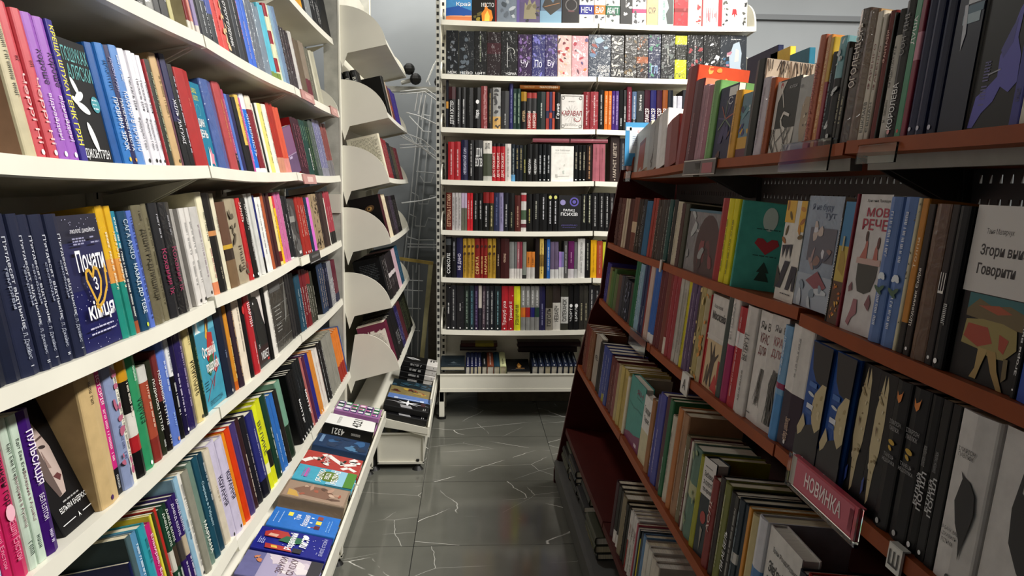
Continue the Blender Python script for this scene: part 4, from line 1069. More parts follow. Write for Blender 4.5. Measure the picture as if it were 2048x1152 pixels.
0.1090 24.5 216 #a8842c m:#5c3c14:.1-.6 d2:#3c2408:.8 d2:#3c2408:.62
0.1317 20.8 217 #a8842c m:#5c3c14:.1-.6 d2:#3c2408:.8 d2:#3c2408:.62
0.1543 24.5 217 #2e1c1c m:#c8b0a0:.3-.6
0.1906 48.1 218 #4a1c1c t:.4-.62:u:#d8b8a0:.3:ЧОРНІ_ВРАНЦІ |maroon book with cream title on third shelf of the back bookcase
0.2283 27.3 200 #7a7c7a b:0-.27:#c4c0bc
0.2492 14.5 200 #6a6c6c b:0-.27:#c4c0bc
0.2642 15.5 200 #a0606a b:0-.27:#c4c0bc m:#d8c0c0:.4-.8
0.2788 13.6 200 #8a3040 b:0-.27:#c4c0bc
0.2965 21.8 200 #7a8078 b:0-.1:#333
0.3202 25.5 146 #c87830 b:0-.42:#b8b4b0 m:#5c3410:.5-.8
0.3443 22.8 146 #c87830 b:0-.42:#b8b4b0 m:#5c3410:.5-.8
0.3680 24.6 218 #2a1f20
0.3922 23.7 218 #d8b860 b:.3-.6:#8c6c30 m:#50401c
0.4118 15.5 209 #2c2c30
0.4287 18.3 214 #2c68b8 m:#d0e0f0:.2-.8
0.4497 23.8 200 #6a5c78 b:0-.25:#c4c4c4
0.4735 23.8 200 #6a5c78 b:0-.25:#c4c4c4
0.4936 16.5 145 #9a7ac0 b:0-.42:#c4c4c4
0.5082 12.8 145 #7a78a8 b:0-.42:#c4c4c4
0.5252 21.1 204 #585858 m:#c0c0c0
0.5531 34.8 203 #6a2060 b:0-.25:#c0bcc0 m:#c890c0:.4-.7
0.5797 18.3 198 #6a6a6c b:0-.25:#b0b0b0
0.6095 41.3 216 #d0cfcc t:.45-.9:u:#808080:.3:БІЛІ_СНИ_ТА_РІКИ m:#888:.1-.4
0.6448 29.4 211 #1a1a1a m:#b0b0a0:.2-.9
0.6770 34.9 207 #e0a818 m:#c08c10
0.7105 32.2 203 #b04a30 m:#d89080
0.7359 18.4 199 #c8c838
0.7612 32.3 209 #3a3438 m:#aaa
#B7
-0.1155 27.3 245 #26262a m:#e8e8e8:.35-.6 o:#eee gl
-0.0873 29.1 245 #303034 m:#c0c0c0:.2-.9 o:#eee gl
-0.0509 43.7 245 #28282c m:#d0d0d0:.4-.6 o:#eee gl |thick black book with white lettering on second shelf of the back bookcase
-0.0145 29.2 245 #24302c m:#a0b8a8 o:#eee gl
0.0129 25.5 245 #2a3c44 m:#70a8b8 o:#eee gl
0.0370 22.8 245 #38284a m:#8878a8 o:#eee gl
0.0576 18.3 245 #c0b8b0 b:0-.5:#33303c gl
0.0772 21.0 245 #4a3c48 m:#b0a0a8 o:#eee gl
0.0987 21.9 245 #34343c m:#b8b8c0 o:#eee gl
0.1224 25.6 245 #20242c m:#d8d8d8 o:#eee gl
0.1545 38.4 245 #1f2c30 m:#90c0c8 o:#eee gl |black book with pale teal lettering on second shelf of the back bookcase
0.1920 36.6 245 #b0202a t:.12-.66:u:#f4e0dc:.6:Тризуб_уха gl o:#eee
0.2268 33.0 245 #b0202a t:.22-.66:u:#f4e0dc:.6:Тризуб_її gl o:#eee
0.2617 36.7 245 #d4d428 t:.14-.58:u:#4a4a14:.5:РІВНИЧИМИ gl
0.2934 26.6 245 #8a8a88 b:.3-.52:#d07028 m:#fff:.55-.9 gl
0.3196 25.7 245 #8a8a88 b:.3-.52:#b02828 m:#fff:.55-.9 gl
0.3448 24.8 245 #8a8a88 b:.3-.52:#2a2a80 m:#fff:.55-.9 gl
0.3701 25.8 245 #8a8a88 b:.3-.52:#2c4a40 m:#fff:.55-.9 gl
0.4001 34.1 245 #2a2858 m:#a8a8d0:.1-.6 gl
0.4369 39.6 245 #3a3428 t:.1-.5:u:#1c1814:.6:ГОГОЛЬ b:0-.5:#8a8478 gl |charcoal book with tan foot on second shelf of the back bookcase
0.4789 44.3 245 #3a302c b:0-.62:#c8c4bc t:.2-.55:u:#222:.6:НЕВАНІЧ gl |charcoal book with white foot on second shelf of the back bookcase
0.5227 43.4 245 #3c3c34 b:.15-.75:#c0c0bc t:.2-.7:u:#222:.6:САПЕКАНОК gl |charcoal book with white band on second shelf of the back bookcase
0.5583 27.7 245 #1c1c1e t:.2-.5:u:#e8e8e8:.5:ЧОРТ d2:#e0e0e0:.55
0.5875 30.5 245 #1c1c1e t:.2-.5:u:#e8e8e8:.5:ЦИКЛ d2:#e0e0e0:.55
0.6162 26.8 245 #35332e m:#c8c0a0:.2-.6 gl
0.6425 25.9 245 #3c3a34 m:#c8c0a0:.2-.6 gl
0.6718 32.5 245 #303034 m:#d0d0d0:.2-.9 gl
0.7042 32.5 245 #2c2a2c m:#bbb gl
#RT
3.1342 110.7 150 #8a3a20 rl:-10
2.9560 245.7 175 #a5a7a2 F:ushape d:2 rl:-9 |grey board with brown arch cut-out on top shelf of the brown gondola
2.7532 160.0 190 #9a9894 F:greycover d:1.5 rl:-12 m:#555 |grey card cover tipped sideways on top shelf of the brown gondola
2.6154 115.5 200 #d8d6d4 rl:-14 d:14 |thick white book on top shelf of the brown gondola
2.4880 139.4 160 #8e4a48 rl:-12 |dusty pink book on top shelf of the brown gondola
2.3675 101.6 300 #8c2420 k:#c84a28 d:16 kart:clouds |first turned green book with red heart on cover, top shelf of the brown gondola
2.2725 88.4 245 #642a36 m:#c08c90:.1-.6 k:#d88868 |maroon book with dusty pink lettering on top shelf of the brown gondola
2.2145 27.6 218 #b8909c m:#806070
2.1868 27.6 218 #b8909c m:#806070
2.1475 51.1 210 #a87080 m:#d8b0b8 |mauve book with pale pink lettering on top shelf of the brown gondola
2.0946 54.7 216 #76a864 m:#a8d098 |green book with pale green lettering on top shelf of the brown gondola
1.9989 136.9 192 #33335a F:palm d:1.8 |navy cover book with palm leaf on top shelf of the brown gondola
1.9053 50.3 168 #d09a34 m:#806020:.2-.8 |orange book with brown lettering on top shelf of the brown gondola
1.8430 74.2 156 #6a8a9a F:abstract d:1.5 |cover book of yellow and turquoise swirls on top shelf of the brown gondola
1.7800 51.7 223 #24221f d:16 k:#b8a898 kart:hair |second turned green book with red heart on cover, top shelf of the brown gondola
1.7308 46.8 175 #c0b8c4 m:#8c8490 gl |white book with grey lettering on top shelf of the brown gondola
1.6915 31.8 169 #a0502a m:#c88c60 |orange book with tan lettering on top shelf of the brown gondola
1.6132 124.7 157 #2c2a25 F:hook d:2 |black and white book with hooked needle on top shelf of the brown gondola
1.5168 68.1 148 #a8a8a6 F:greyface d:2 |grey book with sketched face on top shelf of the brown gondola
1.4685 28.6 216 #c07058 t:.05-.75:u:#8c1c1c:.5:АЛОХО_РОЗЧИНЕНИЙ |red book on top shelf of the brown gondola
1.4451 18.2 212 #c88440 m:#e8c898 gl |orange book with cream lettering on top shelf of the brown gondola
1.4282 15.6 204 #9a3040 b:.6-1:#c8a038 |red book with orange top on top shelf of the brown gondola
1.4089 22.9 174 #2a343c m:#889098:.2-.8 |navy book with grey lettering on top shelf of the brown gondola
1.3825 30.0 196 #88b8c0 b:0-.62:#1c2024 sp:#c0c4c4 |pale teal book with black foot on top shelf of the brown gondola
1.3610 12.9 182 #2a2620 m:#c0b898:.2-.5 |black book with cream lettering between pale teal and black, top shelf of the brown gondola
1.3466 15.8 169 #302c26 m:#c0b898:.2-.5 |black book with cream lettering between black and dark brown, top shelf of the brown gondola
1.3213 34.8 229 #54423a t:.42-.9:u:#e0d4c8:.55:ОГОЛЕНІСТЬ gl |dark brown book with white title on top shelf of the brown gondola
1.2873 33.4 217 #6a5038 k:#a88860 d:13 gl |brown book in shiny wrap on top shelf of the brown gondola
1.2608 19.6 210 #c8c0b2 t:.4-.75:u:#7a3028:.4:ФАРЕНГО t:.06-.3:u:#303030:.5:ЕШКЛАЕВ |cream book with maroon title between brown and cream, top shelf of the brown gondola
1.2436 14.7 202 #c0b8aa t:.4-.75:u:#7a3028:.4:ФАРЕНГО t:.06-.3:u:#303030:.5:ЄВШАН |cream book with maroon title between cream and red, top shelf of the brown gondola
1.2262 20.1 204 #7c2a28 t:.6-.85:u:#e0b0a0:.4:ФАНТАЗІЯ |red book with cream title on top shelf of the brown gondola
1.2131 6.2 198 #24241c
1.1991 21.8 201 #ccc8c0 b:.8-1:#1c1a1a t:.4-.72:u:#444038:.4:КРАДИ_ПАМ'ЯТЬ m:#807c70:.1-.3 |white book with black top on top shelf of the brown gondola
1.1743 27.7 210 #2c2a2c t:.06-.4:u:#f0f0f0:.55:КОРОЛЕВА t:.6-.9:u:#8c8884:.45:СОН_ТІНІ o:#e0a0a0 |black book with white title on top shelf of the brown gondola
1.1511 18.7 210 #4a8f6c t:.66-.86:u:#f0f4f0:.6:ДУША o:#d04040 |green book with white title on top shelf of the brown gondola
1.1343 15.0 205 #8c2240 b:.55-.75:#c8889c |magenta book with mauve band on top shelf of the brown gondola
1.1158 22.0 225 #222c58 o:#c8c8d8 |navy book between magenta and navy, top shelf of the brown gondola
1.0931 23.2 225 #222c58 o:#c8c8d8 |second navy book, from the back wall, top shelf of the brown gondola
1.0694 24.3 225 #1e2850 o:#c8c8d8 |navy book between navy and picture-cover, top shelf of the brown gondola
1.0273 59.8 220 #1a2244 F:navyface d:3 |navy cover book with pale top patch on top shelf of the brown gondola
0.9523 90.2 220 #191920 F:violetlady d:2 |black book with violet reclining lady on top shelf of the brown gondola
0.8979 18.7 220 #4444a0 m:#222258:.1-.2 |blue book with navy lettering on top shelf of the brown gondola
0.8823 12.5 210 #d4d0c0
0.8679 16.2 210 #1c1a18
0.8470 25.7 210 #c8c0b8
#R2
3.0831 34.6 190 #5a2c26 m:#a08070
3.0485 34.6 190 #5a2c26 m:#a08070
3.0169 28.6 190 #6a3830 m:#a08070
2.9883 28.6 190 #6a3830 m:#a08070
2.9598 28.6 190 #6a3830 m:#a08070
2.9285 34.0 190 #c0b098
2.8945 34.0 190 #c0b098
2.8638 27.5 190 #5a2c24
2.8363 27.5 190 #5a2c24
2.8088 27.5 190 #5a2c24
2.7749 40.2 195 #7a4030 b:.35-.55:#c8b090
2.7347 40.2 195 #7a4030 b:.35-.55:#c8b090
2.6990 31.2 190 #3a2c20 m:#d0c8b8:.1-.5
2.6678 31.2 190 #3a2c20 m:#d0c8b8:.1-.5
2.6367 30.9 190 #30343a m:#a0a0a0
2.6058 30.9 190 #30343a m:#a0a0a0
2.5705 39.8 185 #2a6a94
2.5307 39.8 185 #2a6a94
2.4941 33.6 195 #a83c30
2.4605 33.6 195 #a83c30
2.4282 30.9 190 #4a3c34 m:#b0a898
2.3973 30.9 190 #4a3c34 m:#b0a898
2.3593 44.9 190 #3c3430
2.3153 43.2 190 #34302e m:#b0a898
2.2728 41.7 190 #1e5450 m:#b0c8c0
2.2310 41.9 190 #2c2a28 m:#b0a898
2.1837 52.6 185 #c0b8a0 m:#4a4438 |cream book with dark brown lettering on fourth shelf of the brown gondola
2.1388 37.2 180 #5a3c38 m:#d0c0b0
2.1023 35.9 180 #4a4c3c
1.9513 266.0 167 #77777a F:grapes d:2.5 gl |wrapped grey book with dark round picture on fourth shelf of the brown gondola
1.7945 47.5 198 #a8282c |thick red book on fourth shelf of the brown gondola
1.7517 38.3 197 #e0d41c m:#3c3a20:.1-.75 |thick yellow book with olive lettering on fourth shelf of the brown gondola
1.7161 32.9 196 #e0d41c m:#3c3a20:.1-.75 |yellow book with olive lettering between yellow and green, fourth shelf of the brown gondola
1.6774 44.4 194 #48a496 yw:-30 d:13 kart:heart |turned green book with red heart on cover on fourth shelf of the brown gondola
1.4010 87.5 191 #dcd8d0 F:leafy d:2 |white book with yellow leaves and black blocks on fourth shelf of the brown gondola
1.2903 134.0 198 #8c9cb0 F:snowcity d:2 gl |pale blue book with snowy town picture on fourth shelf of the brown gondola
1.2193 8.0 192 #141414 t:.05-.9:u:#f0f0ec:.5:НАЙКРАЩЕ_ЛІТО_СТОЛЯРКОВА
1.1983 34.0 200 #c8803c F:field d:1.5 |book with yellow field and red tulips on fourth shelf of the brown gondola
1.1773 8.1 213 #8a1c30 |thin red book on fourth shelf of the brown gondola
1.1267 93.1 214 #d4d0d0 F:language d:2 |white book with bathtub figures on fourth shelf of the brown gondola
1.0635 33.3 212 #6484c0 m:#e8ecf4:.55-.9 m:#e8ecf4:.1-.35 fl |blue book with small white flower between picture-cover and blue, fourth shelf of the brown gondola
1.0294 34.8 213 #6484c0 m:#e8ecf4:.55-.9 m:#e8ecf4:.1-.35 fl |blue book with small white flower between blue and cream, fourth shelf of the brown gondola
1.0073 9.4 212 #d0c8a8 sp:#3c3828 |cream book on fourth shelf of the brown gondola
0.9946 15.9 212 #c8842c b:0-.2:#241e18 t:.55-.75:u:#f0d8b0:.4:Толпи |orange book with black foot on fourth shelf of the brown gondola
0.9785 16.2 205 #2e2018 t:.2-.58:u:#f0ece4:.5:Щоденник_Єміра o:#fff |black book with white title between orange and dark brown, fourth shelf of the brown gondola
0.9530 34.8 206 #6a4628 gl |dark brown book in shiny wrap on fourth shelf of the brown gondola
0.9274 16.5 206 #241a1c t:.45-.58:h:#f0ece8:.7:Ш o:#eee |black book on fourth shelf of the brown gondola
0.9077 22.9 205 #14181c m:#d8d8d8:.25-.4 o:#fff |black book with white lettering on fourth shelf of the brown gondola
0.8373 117.8 208 #171c1e F:above d:2.5 |white and black book with striding beast on fourth shelf of the brown gondola
0.7740 8.9 207 #171c1e b:.5-1:#d4d0ce t:.6-.9:u:#666:.3:Таня_Малярчук t:.12-.42:u:#f0f0f0:.55:Згори_вниз o:#fff |black book with white top on fourth shelf of the brown gondola
0.7502 38.6 208 #2c50b4 b:.42-1:#a0b8d0 |blue book with light blue top on fourth shelf of the brown gondola
0.7173 27.3 200 #c8c4c0
#R3
3.1187 39.1 160 #3c348c m:#8880c0
3.0796 39.1 160 #3c348c m:#8880c0
3.0362 47.8 150 #847448
2.9912 42.0 140 #5c7c3a
2.9487 43.0 155 #4c7038
2.9012 52.1 140 #607040
2.8591 32.0 145 #6e5044
2.8271 32.0 145 #6e5044
2.7860 50.1 150 #3c3c48
2.7386 44.7 150 #30343c
2.6993 34.0 145 #2c3040 sp:#687088
2.6653 34.0 145 #2c3040 sp:#687088
2.6252 46.3 145 #4a3838
2.5864 31.3 238 #227048
2.5551 31.3 238 #227048
2.5237 31.4 224 #8cb0c4 m:#d8e4ec
2.4923 31.4 224 #8cb0c4 m:#d8e4ec
2.4628 27.7 228 #34406c m:#c8d0d8:.1-.4
2.4351 27.7 228 #34406c m:#c8d0d8:.1-.4
2.4067 29.0 228 #942c28
2.3670 50.5 231 #c8b0a4 m:#e8e0d8:.05-.2
2.3234 36.5 231 #3068bc b:0-.12:#ddd
2.2855 39.3 235 #3068bc b:0-.12:#ddd
2.2468 38.1 241 #70242c m:#a86468
2.2087 38.1 241 #70242c m:#a86468
2.1684 42.7 243 #803e30 |thick red book on third shelf of the brown gondola
2.1338 26.4 245 #dcd4c4 b:.2-1:#90302c
2.1027 35.7 243 #a83840 m:#d08088
2.0670 35.7 243 #a83840 m:#d08088 |second red book with dusty pink lettering, third shelf of the brown gondola
2.0335 31.4 234 #bcb8ae m:#807c70
2.0065 22.5 235 #bcb8ae m:#807c70
1.9853 20.0 236 #bcb8ae m:#807c70
1.9616 27.4 234 #d0c424 m:#504c18
1.9360 23.8 232 #6c587c m:#a898b0
1.9125 23.3 234 #6c587c m:#a898b0
1.8908 20.0 235 #6c587c m:#a898b0
1.8706 20.5 236 #5c5040
1.8408 38.9 236 #b0a068 sp:#d0b878 |khaki book on third shelf of the brown gondola
1.8027 37.4 237 #b8ac88 sp:#d08830 |cream book on third shelf of the brown gondola
1.7806 6.8 219 #b82424
1.7201 114.0 222 #d0ccc6 F:muscovy d:2 |white and red book with dancing figure on third shelf of the brown gondola
1.6476 31.1 233 #485450 |grey book on third shelf of the brown gondola
1.6115 41.2 233 #a81c60 b:.55-1:#dcd8d4 t:.6-.95:u:#aaa:.3:ЕПОХА |magenta book with white top on third shelf of the brown gondola
1.5659 49.9 218 #b82830 b:.6-.75:#ddd m:#e8c8c8:.1-.9 |red book with white band on third shelf of the brown gondola
1.5116 58.7 226 #ccc8c4 t:.5-.75:u:#303030:.5:ВЕТЕРГУТ m:#444:.1-.4 |white book with charcoal title on third shelf of the brown gondola
1.4503 63.9 224 #d8d4d0 F:kras d:3 |white book with dark curls and red title on third shelf of the brown gondola
1.3843 68.1 224 #d0ccc8 F:kras2 d:3 yw:6 |second white book with dark curls on third shelf of the brown gondola
1.3328 34.8 214 #5494d0 b:.4-1:#7aa8d0 b:.45-.5:#a0305c m:#e0e8f0:.55-.9 |blue book with light blue top on third shelf of the brown gondola
1.2737 83.5 218 #341638 b:.45-1:#d8d4d0 m:#888:.55-.9 t:.06-.25:d:#d8b8a0:.3:Заповіт_бара o:#ddd |dark purple book with white top on third shelf of the brown gondola
1.1907 82.6 205 #1c52a4 shell1 o:#fff |first blue and black book with pale shell, third shelf of the brown gondola
1.1135 71.8 205 #1c52a4 shell2 o:#fff |second blue and black book with pale shell, third shelf of the brown gondola
1.0512 52.7 205 #131318 F:bigshell d:3 |black book with large pale shell between blue and picture-cover, third shelf of the brown gondola
1.0007 48.2 205 #131318 F:bigshell d:3 |black book with large pale shell between picture-cover and black, third shelf of the brown gondola
0.9583 36.6 205 #1c1c20 fox o:#b8b8b8 |black book with orange fox head between picture-cover and black, third shelf of the brown gondola
0.9200 40.1 205 #1c1c20 fox o:#b8b8b8 |second black book with orange fox head, third shelf of the brown gondola
0.8880 23.9 205 #151517 popil o:#fff |first black book with grey upright title pair, third shelf of the brown gondola
0.8662 19.6 205 #151517 popil o:#fff |second black book with grey upright title pair, third shelf of the brown gondola
0.8470 18.8 205 #121214 |black book on third shelf of the brown gondola
0.8047 65.7 205 #d6d2d0 feather o:#333 |white book with black feather on third shelf of the brown gondola
0.7094 125.0 205 #d8d4d2 F:crow d:3 |white book with large black crow on third shelf of the brown gondola
0.6319 30.0 205 #d0ccc8
#R4
3.1042 37.0 190 #7a3a28 m:#b89880
3.0672 37.0 190 #7a3a28 m:#b89880
3.0338 30.0 190 #8a4030
3.0038 30.0 190 #8a4030
2.9693 39.1 190 #8c5c3c m:#c8a880
2.9302 39.1 190 #8c5c3c m:#c8a880
2.8497 121.9 195 #a8a094 F:plain t:.5-.6:h:#333:.5:є
2.7689 39.8 185 #2c2420
2.7291 39.8 185 #2c2420
2.6820 54.2 190 #4050a0 m:#d0d0e0
2.6309 48.1 190 #3c4c98 m:#d0d0e0 b:0-.15:#a09838
2.5816 50.4 190 #3c4c98 m:#d0d0e0
2.5331 46.7 185 #702824
2.4882 43.2 185 #702824 m:#c8a090
2.4439 45.4 180 #90504c m:#d0b0a8
2.4019 38.6 185 #b8a878
2.3572 50.8 190 #c0ac60
2.3172 29.1 190 #c4ae64 m:#a08c48
2.2881 29.1 190 #c4ae64 m:#a08c48
2.2602 26.6 180 #d8d0b8
2.1539 186.0 195 #46988e F:jade d:2.5 |jade green book with plum foot on second shelf of the brown gondola
2.0136 94.6 185 #c8c09c F:plain b:.48-1:#dcdad6 t:.72-.85:h:#222:.7:Говорит t:.6-.7:h:#222:.6:Тарас |cream book with white top on second shelf of the brown gondola
1.9473 37.9 200 #a06c40 k:#b8a890
1.9138 29.1 223 #4448a0 m:#d8d0e8:.1-.6
1.8711 56.3 237 #4448a0 m:#d8d0e8:.1-.6 |blue book with white lettering between blue and mauve, second shelf of the brown gondola
1.8251 35.8 243 #5c3440 |mauve book on second shelf of the brown gondola
1.7916 31.1 245 #2c6c46 m:#a0c8b0:.05-.4 |green book with pale green lettering on second shelf of the brown gondola
1.7577 36.7 215 #c8c0b0 m:#444:.2-.8 |cream book with charcoal lettering on second shelf of the brown gondola
1.7209 36.9 245 #b8743c k:#c08050 |thick orange book on second shelf of the brown gondola
1.6788 47.4 245 #a07858 m:#5c4030 |tan book with dark brown lettering on second shelf of the brown gondola
1.6404 29.3 205 #7c7458 m:#d8d0c0 |khaki book with white lettering on second shelf of the brown gondola
1.6143 22.8 205 #6a2424 m:#e0d0c8
1.5960 13.9 205 #cac6ba
1.5622 53.5 205 #5c7c6c sp:#84946c b:.45-.6:#b0b088 |green book with khaki band on second shelf of the brown gondola
1.5202 30.5 200 #a0a028 |yellow book on second shelf of the brown gondola
1.4772 55.5 205 #24343c F:zabavky d:3 yw:8 |white and dark book with red blot on second shelf of the brown gondola
1.4307 37.5 185 #8c302c t:.4-.75:u:#e0c8c0:.4:АСЛІ |red book with cream title on second shelf of the brown gondola
1.3983 27.3 200 #3c302c m:#786860 |charcoal book with brown lettering on second shelf of the brown gondola
1.3679 33.5 200 #7c803c m:#c8c8a8 |khaki book with cream lettering on second shelf of the brown gondola
1.3370 28.1 195 #1c1a1a t:.2-.6:u:#f0f0f0:.5:ПИ_АЕ_БЕЛЬ |black book with white title on second shelf of the brown gondola
1.3133 19.4 195 #34302e m:#c0c0bc |charcoal book with white lettering on second shelf of the brown gondola
1.2894 28.3 200 #2c3c48 m:#8898a4 b:.4-.5:#d0ccc6 |navy book with white band on second shelf of the brown gondola
1.2652 20.1 200 #2c3c48 |navy book on second shelf of the brown gondola
1.2481 14.2 203 #d08c30
1.2260 30.0 200 #c8b888 |cream book between orange and blue, second shelf of the brown gondola
1.1920 38.0 210 #5484bc b:.58-1:#d4d4dc d:15 |blue book with white top on second shelf of the brown gondola
1.1105 125.0 210 #d8d4d0 F:wilted d:3 |white book with large black title on second shelf of the brown gondola
1.0370 22.0 200 #242c3c m:#8890a0
1.0110 30.0 205 #e0d8c8 b:.88-1:#b03028 m:#b03028:.3-.8
0.9810 30.0 200 #d8d0c4 m:#a88
0.9460 40.0 200 #a8a098
#R5
2.1516 35.0 170 #4a2430
2.1162 35.7 170 #2c2826 b:0-.22:#d8d4d0
2.0837 29.5 170 #302c28 b:0-.22:#d8d4d0
2.0455 46.9 170 #847860
2.0075 29.1 165 #262420 m:#c0b090
1.9803 25.2 165 #2c2a26
1.9617 12.0 165 #a0302c b:.5-1:#d8d4d0
1.9447 22.0 170 #d8d4d0 t:.6-.78:u:#7c1c1c:.5:ГРІШ m:#666:.05-.5
1.9217 24.0 170 #d8d4d0 t:.6-.78:u:#4c1c1c:.5:ГРІШ m:#666:.05-.5
1.8977 24.0 170 #d8d4d0 t:.6-.78:u:#4c1c1c:.5:ГРІШ m:#666:.05-.5
1.8797 12.0 165 #b85060
1.8667 14.0 160 #9a9ca4
1.8547 10.0 160 #202830
1.8437 12.0 140 #c8b824
1.8277 20.0 165 #44505c
1.8047 26.0 170 #6488b0
1.7747 34.0 165 #d0ccc4
1.7407 34.0 165 #d0ccc4
1.7067 34.0 160 #c8c0b4
1.6727 34.0 160 #c8c0b4
"""

EXTRA_TEXT = {'ВІЛА КРИК', 'МАРСІЯНИН', 'ІЛАРІОН', 'ПАВЛЮК', 'ТАНЕЦЬ', 'НЕДОУМКА', 'БІЛИЙ', 'ПОПІЛ', 'ІЛАРІОН ПАВЛЮК', 'Я БАЧУ, ВАС', 'ЦІКАВИТЬ', 'ПІТЬМА', 'НОВИНКА', 'А', 'Ш', 'Шановні друзі!', 'І'}
TEXTS = {}
BOLD = {'Згори вниз', 'Говорити', 'Московія', "Зів'ялі квіти", 'викидають', 'Забавки', 'з плоті', 'та крові', 'МОВ', 'РЕЧЕ', 'НОВИНКА', '4321', 'Почати', 'кінця', 'Останній', 'подарунок', 'ПОПІЛ', 'БІЛИЙ', 'ЯБЛУКА', 'ВІД', 'ЯБЛУНІ', 'ПУЛЬСАЦІЯ', 'Різдвяний', 'лист', 'КОХАННЯ', 'МИТТЯ"', 'КРЕЩА ШТУКА', 'ГЕНК ГРІН', 'ОДИН', 'ДЕНЬ'}
def make_texts(words):
    objs = []
    for w in words:
        if w in TEXTS or not w: continue
        cu = bpy.data.curves.new('t', 'FONT'); cu.body = w; cu.resolution_u = 2; cu.offset = 0.02 if w in BOLD else 0.006
        o = bpy.data.objects.new('t', cu); COL.objects.link(o); objs.append((w, o))
    dg = bpy.context.evaluated_depsgraph_get()
    for w, o in objs:
        me = o.evaluated_get(dg).to_mesh()
        vs = [(v.co.x, v.co.y) for v in me.vertices]; fs = [tuple(p.vertices) for p in me.polygons]
        o.evaluated_get(dg).to_mesh_clear()
        if not vs: vs = [(0, 0), (1, 0), (1, 1), (0, 1)]; fs = []
        x0 = min(v[0] for v in vs); x1 = max(v[0] for v in vs); y0 = min(v[1] for v in vs); y1 = max(v[1] for v in vs)
        TEXTS[w] = ([((v[0] - x0) / max(x1 - x0, 1e-6), (v[1] - y0) / max(y1 - y0, 1e-6)) for v in vs], fs)
    for w, o in objs:
        cu = o.data; bpy.data.objects.remove(o); bpy.data.curves.remove(cu)

